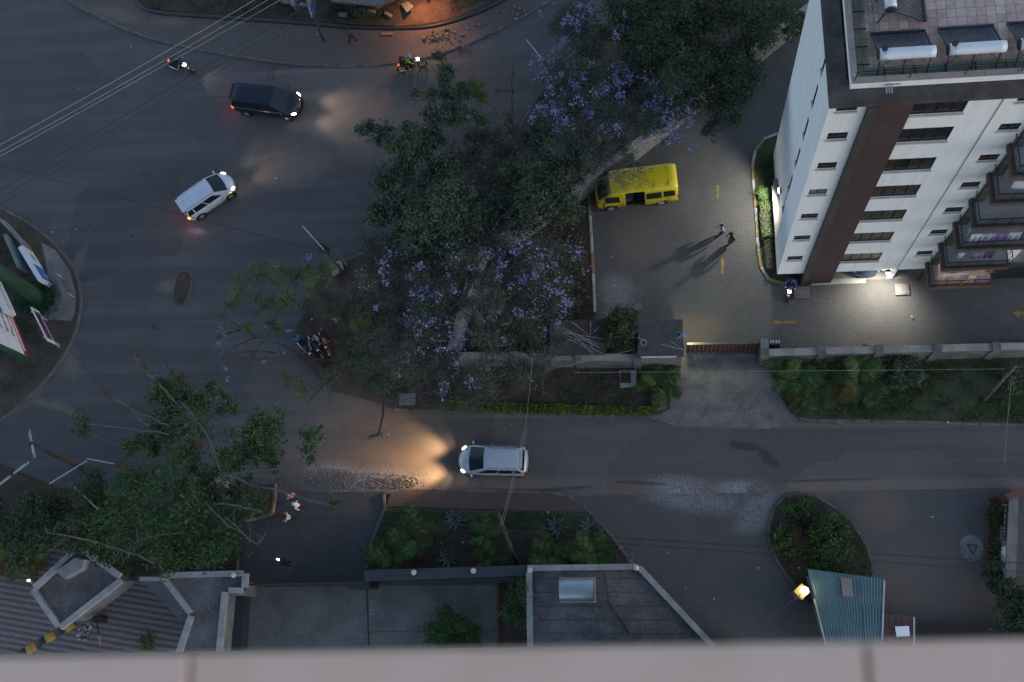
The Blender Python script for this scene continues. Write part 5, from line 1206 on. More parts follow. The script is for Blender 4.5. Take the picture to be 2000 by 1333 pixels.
    if hair and not helmet:
        hm = MB().ball(hc + Vector((-.015, 0, .025)), (.1, .085, .112), 12, 8); hm.v = [v if not (v.x > hc.x + .035 and v.z < hc.z + .05) else v + Vector((-.05, 0, .03)) for v in hm.v]
        hm.build('hair', M_hair, r, True, world=False)
    if helmet:
        hm = MB().ball(hc + Vector((-.01, 0, .02)), (.14, .125, .14), 14, 10); hm.build('helmet', paint('helmet_%d' % int(1e3 * sum(helmet) + 7 * helmet[2] * 100), helmet, .0), r, True, world=False)
        MB().loft([[(hc.x + .125 * math.cos(a), hc.y + .118 * math.sin(a), hc.z + z) for a in (-1, -.5, 0, .5, 1)] for z in (-.03, .05)], close=False, cap=False).build('visor', M_glassd, r, True, world=False)
    if skirt:
        pl_ = Vector(J['pelvis']); rings = []
        for z, rr_ in ((1.0, .125), (.88, .165), (.68, .175), (.5, .19)): rings.append([(pl_.x + rr_ * math.cos(2 * math.pi * i / 14) * (1 + .05 * (i % 2)), rr_ * math.sin(2 * math.pi * i / 14) * .9, z) for i in range(14)])
        MB().loft(rings, cap=False).build('skirt', pm('skirt_%d' % int(1e3 * sum(skirt)), skirt, None, 6, .9, coord='obj'), r, True, world=False)
    if bag:
        bg_ = MB().box((-.2, 0, 1.22), (.16, .3, .42)); bevel(bg_.build('backpack', pm('bag_%d' % int(1e3 * sum(bag)), bag, None, 6, .9, coord='obj'), r, world=False), .05)
    return r
person('person in pale blue shirt and dark trousers walking in the lit yard', (1408, 460), (1380, 466), 'walk', (.35, .42, .55), (.02, .022, .035))
person('person in dark top and rust red skirt walking in the lit yard', (1427, 476), (1398, 486), 'walk', (.018, .016, .018), (.06, .03, .025), skirt=(.28, .075, .05))
person('person in dark clothes striding along the footpath at the top', (690, 84), (720, 84), 'walk', (.05, .05, .065), (.012, .012, .016), h=1.78)
person('person in black looking at a glowing phone on the entry drive', (568, 1102), (545, 1090), 'phone', (.014, .014, .018), (.012, .012, .016))
person('person in white shirt and black waistcoat carrying a tray on the entry drive', (575, 1015), (545, 1013), 'carry', (.55, .57, .62), (.012, .012, .015))
person('person in white shirt and cap walking behind the waiter on the entry drive', (592, 992), (568, 985), 'walk', (.6, .62, .66), (.015, .015, .018), helmet=(.6, .6, .6))
person('person with red headwear and grey jacket at the drive corner', (580, 975), (570, 960), 'stand', (.25, .27, .33), (.014, .014, .018), helmet=(.5, .02, .02))
person('person in pale shirt standing in the grass above the footpath', (583, 22), (600, 30), 'stand', (.3, .34, .42), (.2, .22, .28), h=1.7)
person('person in bright blue jacket standing by the parked motorcycles', (592, 672), (610, 690), 'stand', (.03, .2, .42), (.02, .02, .03))
person('person in lime vest standing among the parked motorcycles', (626, 668), (610, 690), 'stand', (.35, .55, .25), (.02, .02, .03))
person('person in grey sitting on the middle parked motorcycle', None, None, 'ride', (.2, .2, .26), (.02, .02, .03), at=(mE.location.copy(), mE.rotation_euler.z))
person('rider in dark jacket on the motorcycle with lit headlight', None, None, 'ride', (.03, .02, .02), (.015, .015, .015), helmet=(.02, .02, .02), at=(mA.location.copy(), mA.rotation_euler.z))
person('rider in yellow vest and blue helmet on the yellow wheeled motorcycle', None, None, 'ride', (.42, .45, .02), (.015, .015, .015), helmet=(.02, .22, .55), at=(mB.location.copy(), mB.rotation_euler.z))
person('passenger in black behind the yellow vested rider', None, None, 'pillion', (.015, .014, .015), (.02, .02, .02), helmet=(.012, .012, .012), at=(mB.location.copy(), mB.rotation_euler.z))
person('rider in bright blue jacket on the motorcycle at the pilaster', None, None, 'ride', (.02, .12, .5), (.015, .018, .03), helmet=(.015, .015, .02), at=(mC.location.copy(), mC.rotation_euler.z))
ph = G(568, 1102); pd = (G(545, 1090) - G(568, 1102)).normalized()
po = MB().box((0, 0, 0), (.075, .15, .01), M=basis(ph + pd * .37 + Vector((0, 0, 1.28)), (-pd.y, pd.x, 0), pd * .8 + Vector((0, 0, .6)))).build('phone', emit('phone_screen', (1, .85, .75), 12))
tag(po, 'glowing phone held by the person on the entry drive', 'phone')
tp = G(575, 1015); td = (G(545, 1013) - tp).normalized()
tr_ = MB().box((*(tp + td * .5).xy, 1.16), (.5, .36, .05), rz=math.atan2(td.y, td.x) + 1.57).build('wooden_tray', pm('tray_red', (.15, .05, .035), None, 5, .7)); tag(tr_, 'reddish brown tray held by the waiter on the entry drive', 'tray')
# ------------------------------------------------------------------ trees and plants
def leaves(name, pos, size, mat, parent, seed, aspect=.5, up=.5, kind=None, jitter=.35):
    """many leaf-sized diamonds, each turned its own way, as one crown"""
    rs = np.random.RandomState(seed); P = np.asarray(pos, dtype=np.float64); n = len(P)
    nr = rs.normal(size=(n, 3)); nr[:, 2] = np.abs(nr[:, 2]) + up; nr /= np.linalg.norm(nr, axis=1)[:, None]
    t = rs.normal(size=(n, 3)); t -= nr * (t * nr).sum(1)[:, None]; t /= np.linalg.norm(t, axis=1)[:, None]
    b = np.cross(nr, t); s = size * np.clip(1 + jitter * 1.6 * rs.normal(size=n) * .6, .35, 2.2)[:, None]
    V = np.stack([P - t * s * .5, P + b * s * aspect * .5 + nr * s * .06, P + t * s * .5, P - b * s * aspect * .5 + nr * s * .06], 1).reshape(-1, 3)
    if parent is not None:
        loc = np.array(root_of(parent).location); V = V - loc
    me = bpy.data.meshes.new(name)
    me.vertices.add(4 * n); me.vertices.foreach_set('co', V.astype(np.float32).ravel())
    me.loops.add(4 * n); me.loops.foreach_set('vertex_index', np.arange(4 * n, dtype=np.int32))
    me.polygons.add(n); me.polygons.foreach_set('loop_start', np.arange(0, 4 * n, 4, dtype=np.int32)); me.polygons.foreach_set('loop_total', np.full(n, 4, dtype=np.int32))
    me.materials.append(mat); me.update(calc_edges=True); me.validate()
    o = bpy.data.objects.new(name, me); COL.objects.link(o); o.parent = parent
    if kind: o['kind'] = kind
    return o
def clump_points(blobs, dens, seed, sub=1.0, flat=.75):
    """points in twig-sized clumps that fill each limb's share of the crown unevenly"""
    rs = np.random.RandomState(seed); out = []; cents = []
    for (c, r) in blobs:
        k = max(5, int(16 * sub * r ** 1.6)); n = int(dens * r * r * 60)
        d = rs.normal(size=(k, 3)); d /= np.linalg.norm(d, axis=1)[:, None]; d[:, 2] = d[:, 2] * flat + .1
        cc = np.array(c) + d * (r * (.25 + .75 * rs.uniform(0, 1, k) ** .6))[:, None]
        w = rs.gamma(1.2, 1, k); w /= w.sum(); idx = rs.choice(k, n, p=w)
        sr = (.22 * r + .16) * (.6 + .8 * rs.uniform(0, 1, k))
        q = rs.normal(size=(n, 3)); q[:, 2] *= .6
        out.append(cc[idx] + q * sr[idx][:, None] * .55); cents.append(cc)
    return np.concatenate(out), cents
def limb(mb, a, b, r0, r1, rnd, n=5, wob=.12):
    a, b = Vector(a), Vector(b); d = b - a; L = d.length; pts = [a]; rad = [r0]
    o1 = Vector((rnd.uniform(-1, 1), rnd.uniform(-1, 1), rnd.uniform(-.3, 1))) * L * wob
    for i in range(1, n + 1):
        t = i / n; pts.append(a + d * t + o1 * math.sin(math.pi * t) + Vector((rnd.uniform(-1, 1), rnd.uniform(-1, 1), 0)) * L * .02); rad.append(r0 + (r1 - r0) * t)
    mb.tube(pts, rad, 6); return pts
def tree(label, base, fork, blobs, z, leaf, size, dens, seed, name='tree', aspect=.5, trunk_r=.22, bark=M_bark, twigs=5, flowers=None, fz=None, fsize=.11, fn=16, frad=.22, sub=1.0, cat='tree', extra=None, group=None, limbs=True, twr=.016, up=.5):
    rnd = random.Random(seed); b = G(*base); f = G(fork[0], fork[1], fork[2])
    r = empty(name, b, label=label, cat=cat, group=group)
    B = []
    for t in blobs:
        zz = z + rnd.uniform(-.8, .8) if len(t) < 4 else t[3]
        c = G(t[0], t[1], zz); B.append((c, t[2] * mpx(zz)))
    pts, cents = clump_points(B, dens, seed, sub)
    tk = MB(); limb(tk, b - Vector((0, 0, .1)), f, trunk_r, trunk_r * .72, rnd, 5, .04)
    if limbs:
        # limbs: each reaches out from the fork or from a nearer limb
        done = [(f, trunk_r * .6)]
        for (c, rr_) in sorted(B, key=lambda q: (q[0] - f).length):
            s, sr = min(done, key=lambda q: (q[0] - c).length + (0 if q[0].z < c.z + .6 else 2.0))
            r1 = max(.025, sr * .62); limb(tk, s, c, max(r1, sr * .8), r1 * .7, rnd, 4, .10); done.append((c, r1))
        for (c, rr_), cc in zip(B, cents):
            for k in range(min(len(cc), twigs)):
                e = cc[rnd.randrange(len(cc))]; pts2 = limb(tk, c, e, twr * 1.6, twr * .6, rnd, 3, .12)
                for _ in range(2):
                    q = Vector(e) + Vector((rnd.uniform(-1, 1), rnd.uniform(-1, 1), rnd.uniform(-.3, .6))) * rr_ * .4; limb(tk, pts2[2], q, twr * .8, twr * .4, rnd, 2, .1)
    if extra: extra(tk, rnd)
    tk.build('trunk', bark, r, True)
    if len(pts): leaves('crown', pts, size, leaf, r, seed, aspect, up)
    if flowers:
        rs = np.random.RandomState(seed + 1); FP = []
        for (x, y) in flowers:
            zz = (fz or z + 1.0) + rnd.uniform(-.6, .6); c = np.array(G(x, y, zz)); m = int(fn * rnd.uniform(.6, 1.5))
            FP.append(c + rs.normal(size=(m, 3)) * frad * rnd.uniform(.5, 1.0) * .6)
        leaves('blossom', np.concatenate(FP), fsize, L_flower, r, seed + 2, .8, .6)
    return r
def twig_cloud(regs, n, z0, z1, r=.012, ln=1.0):
    def fn(tk, rnd):
        for _ in range(n):
            x, y, rx, ry = rnd.choice(regs); a = rnd.uniform(0, 6.283); q = rnd.random() ** .5
            p = G(x + rx * q * math.cos(a), y + ry * q * math.sin(a), rnd.uniform(z0, z1)); e = p + Vector((rnd.uniform(-1, 1), rnd.uniform(-1, 1), rnd.uniform(-.3, .5))) * ln
            mid = limb(tk, p, e, r, r * .45, rnd, 4, .25)
            for _k in range(2): limb(tk, mid[rnd.randrange(1, 4)], e + Vector((rnd.uniform(-1, 1), rnd.uniform(-1, 1), 0)) * ln * .5, r * .6, r * .35, rnd, 2, .2)
    return fn
# --- jacaranda in the garden, behind the corner of the compound wall
F3 = [(230,165),(300,170),(170,215),(170,240),(170,295),(20,290),(30,380),(190,370),(370,330),(390,260),(440,255),(650,245),(690,200),(625,105),(715,275),(635,320),(635,265),(780,265),(910,150),(935,190),(1090,110),(1135,90),(1200,80),(1090,155),(1120,130),(1010,165),(1015,240),(1015,255),(975,270),(1240,145),(1290,180),(1345,155),(1345,175),(1200,210),(1380,240),(1370,260),(1290,240),(1245,300),(1275,275),(1245,315),(1160,330),(1180,340),(980,345),(990,330),(915,350),(850,420),(890,430),(1070,410),(1135,370),(1275,405),(1315,390),(1320,405),(1360,425),(1400,435),(1440,435),(1450,490),(1480,520),(1470,540),(1440,510),(1295,490),(1400,355),(1470,350),(1440,580),(1230,575),(1150,590),(1120,575),(985,580),(920,610),(835,585),(660,395),(685,430),(480,410),(560,465),(540,460),(440,465),(450,475),(395,430),(380,530),(455,600),(440,575),(350,600),(430,640),(400,630),(510,650),(490,645),(565,630),(630,650),(350,670),(415,720),(530,765),(570,765),(710,745),(755,720),(740,710),(730,795),(670,800),(640,745),(435,840),(280,875),(345,910),(545,915),(565,850),(610,1080),(600,1150),(680,995),(710,930),(790,1065),(795,1050),(830,1110),(915,980),(280,1010),(1310,700),(1400,665),(1410,650),(1025,775),(1505,90),(1565,140),(1510,170),(1550,185),(1625,290),(120,550)]
F3 = [(700 + x / 3.602, 450 + y / 3.602) for x, y in F3]
tree('large jacaranda with scattered violet blossom in the garden corner', (940, 640), (930, 610, 3.2), [(745, 510, 45), (800, 500, 45), (770, 570, 45), (840, 570, 48), (720, 620, 35), (790, 640, 48), (850, 650, 45), (800, 710, 45), (870, 720, 40), (740, 680, 40), (930, 540, 40), (1000, 500, 45), (1060, 500, 40), (1080, 560, 40), (1020, 570, 45), (960, 610, 45), (1030, 640, 40), (900, 770, 35), (960, 680, 40), (1090, 600, 30), (850, 790, 25), (1110, 500, 25), (1010, 720, 30), (900, 500, 36), (960, 480, 36), (905, 600, 30), (1060, 700, 30), (940, 740, 35), (830, 620, 36), (710, 560, 30), (690, 700, 30), (760, 760, 30), (1090, 660, 22), (1040, 540, 30), (860, 460, 40)], 6.5, L_jac, .105, 42, 31, 'jacaranda_tree', .35, .26, M_twig, twigs=9, flowers=F3, sub=2.2, fsize=.10, fn=20, frad=.33, extra=twig_cloud([(800, 600, 110, 110), (960, 560, 150, 90), (900, 700, 190, 90), (1000, 480, 110, 40)], 620, 4.5, 7.6))
# --- jacaranda over the concrete wall, behind the minibus
F6 = [(420,35),(455,50),(490,60),(470,40),(490,10),(345,100),(370,115),(400,130),(425,115),(315,140),(355,140),(470,105),(600,35),(700,90),(175,80),(240,5),(410,180),(335,240),(315,265),(260,285),(290,290),(640,225),(695,185),(650,195),(120,395),(165,372),(250,365),(495,400),(655,410),(700,415),(390,445),(445,465),(300,460),(200,460),(160,460),(240,490),(275,500),(370,500),(365,515),(400,540),(380,545),(395,530),(445,500),(635,460),(640,490),(610,495),(730,465),(825,490),(875,520),(700,515),(650,520),(575,540),(600,550),(570,575),(580,560),(525,575),(240,560),(235,550),(325,575),(295,630),(290,640),(430,610),(375,640),(410,625),(235,625),(235,660),(260,690),(270,700),(290,690),(280,680),(205,715),(230,715),(285,745),(330,750),(350,770),(345,760),(475,690),(490,715),(480,700),(185,660),(145,665),(125,730),(275,810),(680,580),(670,600),(665,630),(690,640),(650,790),(645,780),(570,800),(660,825),(610,855),(820,680),(850,630),(840,655),(880,650),(915,640),(900,685),(870,665),(800,730),(905,560),(880,590),(920,600),(1040,470),(1050,490),(985,625),(1030,560),(1075,580),(1100,630),(1095,675),(1130,665),(1060,680),(1020,710),(970,690),(940,745),(905,770),(985,765),(1055,745),(1095,740),(1110,770),(990,810),(910,815),(905,840),(945,850),(995,850),(1025,825),(970,890),(1050,870),(1105,925),(1135,900),(810,890),(980,220)]
F6 = [(1000 + x / 3.173, y / 3.173) for x, y in F6]
tree('jacaranda thick with violet blossom hanging over the concrete wall', (1170, 290), (1165, 260, 3.5), [(1105, 55, 42), (1150, 85, 50), (1125, 25, 42), (1110, 140, 45), (1075, 180, 38), (1150, 160, 50), (1210, 180, 50), (1265, 195, 42), (1180, 230, 45), (1100, 225, 45), (1240, 240, 38), (1300, 245, 36), (1060, 225, 28), (1330, 215, 25), (1130, 270, 35), (1200, 290, 30), (1270, 150, 36), (1230, 130, 36), (1090, 290, 30), (1160, 320, 26)], 7.0, L_jac, .11, 40, 32, 'jacaranda_tree', .4, .26, M_twig, twigs=8, flowers=F6, sub=2.0, fsize=.10, fn=22, frad=.31, extra=twig_cloud([(1180, 200, 120, 90), (1150, 290, 90, 40), (1200, 340, 60, 25)], 320, 5, 7.8))
# --- dark broad leaved tree with long lobes over the road
tree('dark green tree with long leafy lobes reaching over the big road', (850, 390), (850, 370, 3.0), [(858, 108, 12), (864, 130, 18), (870, 160, 22), (878, 195, 28), (882, 232, 32), (838, 185, 16), (812, 180, 14), (905, 182, 18), (918, 222, 22), (845, 228, 24), (940, 235, 12), (702, 252, 12), (722, 255, 18), (748, 266, 24), (780, 275, 30), (800, 250, 16), (822, 285, 36), (850, 265, 26), (790, 318, 36), (768, 365, 42), (805, 395, 52), (755, 405, 36), (738, 425, 24), (850, 425, 52), (815, 455, 46), (870, 480, 40), (900, 440, 40), (880, 330, 30), (850, 340, 36), (880, 385, 40), (840, 480, 30), (780, 470, 26)], 6.8, L_dark, .15, 38, 33, 'broadleaf_tree', .55, .28, twigs=4, sub=1.7)
tree('dark rounded tree between the bare thicket and the concrete wall', (1070, 390), (1070, 370, 3.0), [(1062, 285, 38), (1085, 325, 44), (1105, 368, 38), (1050, 335, 38), (1120, 310, 26), (1005, 385, 42), (1045, 400, 42), (1085, 415, 34), (960, 425, 44), (940, 455, 35), (1020, 440, 32), (1040, 265, 22), (1130, 330, 22), (1000, 340, 30), (1120, 410, 26)], 6.0, L_dark, .14, 34, 34, 'broadleaf_tree', .55, .24, twigs=5, sub=1.6)
# --- bare thicket of twigs
def thicket(tk, rnd):
    for _ in range(700):
        a = rnd.uniform(0, 6.283); q = rnd.random() ** .6; px, py = 955 + 95 * q * math.cos(a), 320 + 85 * q * math.sin(a)
        p = G(px, py, rnd.uniform(3.5, 6.0)); e = p + Vector((rnd.uniform(-1, 1), rnd.uniform(-1, 1), rnd.uniform(-.3, .6))) * 1.1
        limb(tk, p, e, .016, .006, rnd, 4, .3)
tree('bare grey thicket of leafless twigs among the green trees', (960, 350), (958, 330, 2.6), [(915, 300, 40), (960, 280, 40), (1000, 310, 40), (930, 350, 40), (985, 360, 40), (1010, 270, 30), (900, 390, 40), (950, 400, 40), (1000, 240, 24), (930, 260, 26)], 5.0, L_jac, .10, 26, 35, 'bare_tree', .4, .16, M_twig, twigs=14, extra=thicket, twr=.014)
# --- lopped trees with green tufts
tree('lopped tree with one dense green tuft above the thicket', (1000, 285), (985, 250, 3.0), [(936, 178, 24, 6.2), (925, 165, 14, 6.2), (945, 195, 14, 5.8)], 6, L_hedge, .10, 50, 36, 'lopped_tree', .3, .16, M_barkp, twigs=6, sub=2)
tree('lopped tree with thin upright limbs and small tufts', (1010, 280), (1000, 230, 3.4), [(1002, 130, 8, 6.8), (1001, 147, 7, 6.3), (976, 176, 10, 5.8), (1003, 180, 4, 5.4)], 6, L_hedge, .09, 40, 37, 'lopped_tree', .3, .12, M_bark, twigs=4, sub=2)
# --- sparse feathery tree at the tip of the verge
def reach(tk, rnd):
    for a, b in [((760, 735), (600, 700)), ((600, 700), (500, 660)), ((500, 660), (425, 615)), ((600, 700), (480, 705)), ((740, 700), (590, 605)), ((590, 605), (520, 540)), ((590, 605), (640, 530)), ((700, 660), (640, 570)), ((740, 640), (690, 560)), ((690, 470), (735, 520)), ((735, 520), (705, 440)), ((720, 440), (760, 480)), ((640, 745), (600, 790)), ((660, 720), (640, 780)), ((500, 660), (440, 690)), ((540, 690), (430, 700)), ((470, 645), (420, 660))]:
        limb(tk, G(*a, 5.2), G(*b, 6.2), .05, .018, rnd, 6, .06)
        for _ in range(5):
            t = rnd.random(); p = G(a[0] + (b[0] - a[0]) * t, a[1] + (b[1] - a[1]) * t, 5.2 + t)
            limb(tk, p, p + Vector((rnd.uniform(-1.6, .6), rnd.uniform(-.9, 1.1), rnd.uniform(-.2, .6))), .018, .006, rnd, 4, .1)
tree('sparse feathery tree spreading from the verge tip over the junction', (775, 735), (760, 730, 4.0), [(470, 562, 34), (505, 535, 32), (540, 535, 34), (580, 540, 32), (620, 558, 36), (520, 595, 34), (560, 580, 30), (478, 640, 18), (535, 640, 24), (650, 612, 28), (690, 602, 26), (700, 640, 26), (640, 525, 26), (598, 760, 22), (560, 740, 16), (680, 700, 30), (650, 745, 22), (720, 690, 32), (730, 740, 26), (455, 590, 20), (495, 700, 10), (430, 620, 10), (740, 850, 7, 5), (725, 852, 6, 5)], 6.3, L_yel, .11, 26, 38, 'feathery_tree', .3, .22, twigs=7, extra=reach, sub=1.2, flowers=[(432, 642), (436, 690), (428, 672), (445, 738), (515, 706), (563, 646), (600, 500), (655, 626), (662, 624), (603, 505), (440, 655), (440, 720), (555, 690)], fz=6.5, fn=10, frad=.16)
# --- big evergreen beside the white building
tree('massive dark evergreen between the violet jacaranda and the white block', (1390, 170), (1385, 140, 4.0), [(1250, 35, 60), (1325, 45, 62), (1300, 105, 62), (1375, 85, 62), (1425, 130, 55), (1440, 178, 45), (1412, 215, 40), (1395, 158, 50), (1462, 110, 48), (1482, 55, 48), (1520, 25, 42), (1338, 150, 56), (1240, 105, 48), (1205, 40, 48), (1390, 255, 22), (1448, 28, 50), (1400, 20, 55), (1360, 10, 50), (1280, -10, 50), (1350, 190, 34), (1460, 165, 30)], 8.0, L_big, .15, 21, 39, 'evergreen_tree', .45, .34, twigs=4, sub=1.8)
tree('slim small tree against the concrete wall by the white block', (1536, 80), (1538, 65, 2.4), [(1545, 55, 22), (1558, 35, 18), (1540, 30, 18), (1570, 55, 12)], 4.2, L_big, .18, 18, 40, 'small_tree', .5, .07, twigs=4)
# --- tree at the lower left with separate leafy heads
def dryheads(tk, rnd):
    for a, b in [((430, 920), (345, 780)), ((345, 790), (300, 740)), ((300, 740), (262, 690)), ((330, 830), (210, 770)), ((330, 850), (165, 830)), ((290, 835), (255, 800)), ((430, 930), (560, 920)), ((560, 920), (630, 870)), ((400, 980), (505, 1062)), ((505, 1062), (520, 1040)), ((420, 985), (510, 1000)), ((300, 1100), (190, 1060)), ((190, 1060), (90, 1040)), ((360, 1040), (260, 1060)), ((440, 1010), (490, 1060)), ((430, 925), (650, 985))]:
        limb(tk, G(*a, 7.4), G(*b, 7.9), .05, .022, rnd, 6, .07)
        for _ in range(4):
            t = rnd.random(); p = G(a[0] + (b[0] - a[0]) * t, a[1] + (b[1] - a[1]) * t, 7.4 + t * .5); limb(tk, p, p + Vector((rnd.uniform(-1, 1), rnd.uniform(-1, 1), rnd.uniform(0, .6))), .02, .006, rnd, 4, .12)
T1 = [(335, 755, 42), (318, 770, 26), (355, 775, 24), (418, 760, 22), (445, 792, 22), (430, 775, 14), (160, 835, 26), (505, 832, 40), (480, 865, 40), (530, 860, 32), (540, 815, 20), (450, 900, 34), (520, 900, 28), (612, 855, 22), (605, 885, 18), (330, 825, 44), (385, 815, 42), (300, 860, 36), (360, 870, 40), (265, 885, 30), (250, 960, 50), (320, 950, 50), (400, 950, 46), (375, 1015, 55), (300, 1040, 55), (440, 1020, 42), (220, 1030, 46), (400, 1085, 36), (335, 1095, 36), (655, 985, 13, 5.5), (500, 985, 28), (465, 955, 34), (430, 1070, 30)]
t1 = tree('leafy tree with separate green heads and pale twigs over the lower left corner', (440, 975), (432, 935, 3.2), T1, 6.6, L_mid, .18, 13, 41, 'broadleaf_tree', .45, .26, M_barkp, twigs=4, sub=1.4, extra=dryheads)
rs = np.random.RandomState(9); DH = [(265, 690), (358, 738), (350, 752), (206, 768), (265, 870), (330, 898), (500, 945), (505, 965), (215, 870), (300, 905), (340, 850), (390, 870), (240, 905), (545, 935), (280, 720), (420, 890), (345, 965), (490, 1080), (525, 1005)]
DP = np.concatenate([np.array(G(x, y, 7.8)) + rs.normal(size=(38, 3)) * .2 for x, y in DH]); leaves('dry_seed_heads', DP, .22, L_dry, t1, 10, .18, .4, 'stuff')
tree('dark leafy tree at the left edge above the guard booth', (60, 1010), (70, 1000, 2.5), [(180, 960, 42), (125, 985, 42), (65, 1010, 44), (20, 1045, 40), (150, 1040, 42), (95, 1050, 40), (40, 1090, 30), (200, 1000, 40), (210, 1080, 34), (-20, 1010, 40)], 4.8, L_big, .2, 18, 42, 'broadleaf_tree', .45, .2, twigs=4, sub=1.4)
# --- smaller trees and shrubs
def shrub(label, px, py, r, h, leaf=L_mid, size=.13, dens=9, seed=1, name='shrub', parts=5, cat='shrub', group=None, aspect=.45):
    rnd = random.Random(seed); b = G(px, py); R = r * mpx(); o = empty(name, b, label=label, cat=cat, group=group); B = []
    for k in range(parts):
        a = 6.283 * k / parts + rnd.uniform(-.4, .4); q = R * .55 * (0 if k == 0 else 1)
        B.append((b + Vector((q * math.cos(a), q * math.sin(a), h * rnd.uniform(.55, .8))), R * rnd.uniform(.45, .6)))
    pts, cents = clump_points(B, dens * 3, seed, 2.0, .8); pts[:, 2] = np.maximum(pts[:, 2], .12)
    tk = MB()
    for c, _ in B: limb(tk, b, c, .04, .012, rnd, 3, .1)
    tk.build('stem', M_bark, o); leaves('foliage', pts, size, leaf, o, seed, aspect)
    return o
shrub('round dense green tree between the shed and the gatehouse roof', 1221, 662, 38, 3.4, L_big, .16, 11, 51, 'round_tree', 7, 'tree')
shrub('feathery green shrub beside the metal barrel roof', 1030, 1180, 42, 3.4, L_mid, .11, 12, 52, parts=7)
shrub('feathery green shrub at the upper edge of the metal barrel roof', 1045, 1150, 26, 3.2, L_mid, .11, 12, 53)
shrub('spreading green shrub in the parking bay at the ledge', 885, 1236, 44, 1.6, L_mid, .11, 11, 54, parts=7)
shrub('low green shrub right of the spreading shrub at the ledge', 930, 1246, 28, 1.2, L_mid, .11, 11, 55)
shrub('small green plant on the wavy paving at the ledge', 300, 1254, 18, .9, L_mid, .11, 11, 56)
shrub('dark tree filling the lower right corner', 1976, 1195, 46, 2.6, L_big, .16, 10, 57, 'corner_tree', 7, 'tree')
shrub('dark shrub above the corner tree at the sign wall', 1950, 1135, 34, 1.8, L_big, .15, 9, 58, parts=6)
shrub('small leafy plant in the bed before the sign letters', 1945, 1010, 16, .7, L_mid, .14, 10, 59); shrub('small leafy plant lower in the bed before the sign wall', 1950, 1075, 14, .6, L_mid, .14, 10, 60)
shrub('bushy dark shrub with fingered leaves on the right verge', 1758, 730, 36, 1.6, L_dark, .2, 8, 61, parts=7, aspect=.25)
shrub('light green shrub at the left of the fingered bush', 1722, 742, 18, 1.0, L_mid, .16, 9, 62, aspect=.25)
shrub('dark bush by the leaning pole on the right verge', 1975, 745, 24, 1.0, L_dark, .14, 8, 63)
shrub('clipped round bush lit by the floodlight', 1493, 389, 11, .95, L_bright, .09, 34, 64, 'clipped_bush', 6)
shrub('dry round bush on the bank below the house wall', 712, 28, 26, 1.0, L_jac, .13, 9, 65)
shrub('lush green shrub in the middle of the garden island', 1620, 1050, 36, 1.2, L_mid, .15, 9, 66, parts=7)
shrub('low weedy clump at the top of the garden island', 1560, 1005, 26, .5, L_mid, .15, 8, 67); shrub('low weedy clump at the left of the garden island', 1535, 1060, 24, .5, L_palm, .16, 8, 68); shrub('low weedy clump near the kiosk roof corner', 1600, 1100, 24, .5, L_mid, .15, 7, 69); shrub('dusky violet leaved clump on the garden island', 1585, 1035, 16, .5, leafmat('leaf_plum', (.03, .014, .025), (.06, .03, .045)), .14, 8, 70)
shrub('dark shrub under the leafy tree beside the entry drive', 470, 1060, 26, 1.0, L_big, .15, 8, 71); shrub('leafy shrub by the stepped roof coping', 262, 1112, 26, 2.8, L_big, .15, 9, 72)
for i, (x, y) in enumerate([(1130, 420), (1128, 470), (1132, 520), (1130, 570), (1128, 605)]):
    shrub(['low shrub in the garden strip, nearest the minibus', 'low shrub in the garden strip, second from the minibus', 'low shrub in the middle of the garden strip', 'low shrub in the garden strip, fourth from the minibus', 'low shrub in the garden strip, nearest the brown shed'][i], x, y, 15, .7, L_dark, .13, 8, 80 + i, group='low shrubs along the garden strip')
# clipped hedges
def hedge(label, px, h, wd, leaf, seed, dens=170, size=.09, name='low_hedge'):
    pts = resample(GX(smooth_line(px, 4)), .12); r = empty(name, pts[0], label=label, cat='hedge'); rs = np.random.RandomState(seed); out = []
    core = MB(); L_, R2 = [], []
    for i, p in enumerate(pts):
        d = (pts[min(i + 1, len(pts) - 1)] - pts[max(i - 1, 0)]).normalized(); n_ = Vector((-d.y, d.x, 0)); L_.append(p + n_ * wd * .4); R2.append(p - n_ * wd * .4)
        k = int(dens * .12); u = rs.uniform(-.5, .5, k); v = rs.uniform(0, 1, k) ** .5
        hh = h * (1 + .18 * math.sin(i * .5 + seed) + .1 * math.sin(i * 1.7))
        out.append(np.array(p) + np.outer(u * wd, np.array(n_)) + np.outer(v * hh, [0, 0, 1]) + np.outer(rs.uniform(-.08, .08, k), np.array(d)))
    core.prism(L_ + R2[::-1], .05, h * .75); core.build('twig_core', M_bark, r)
    leaves('foliage', np.concatenate(out), size, leaf, r, seed, .55, .6); return r
hedge('long low yellow green hedge along the lower road kerb', [(850, 793), (1000, 799), (1150, 803), (1270, 806)], .42, .5, L_hedge, 91, 700, .11)
hedge('short curved yellow green hedge beside the driveway apron', [(1274, 804), (1295, 780), (1310, 752), (1318, 722)], .42, .45, L_hedge, 92, 700, .11)
hedge('short grey green hedge at the corner of the right verge', [(1532, 776), (1548, 800), (1565, 812)], .3, .4, L_dark, 93, 500, .11)
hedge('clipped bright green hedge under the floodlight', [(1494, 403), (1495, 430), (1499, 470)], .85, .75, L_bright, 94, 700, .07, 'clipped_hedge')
hedge('dark clipped hedge continuing to the building corner', [(1500, 475), (1504, 530)], .6, .6, L_dark, 95, 400, .08, 'clipped_hedge')
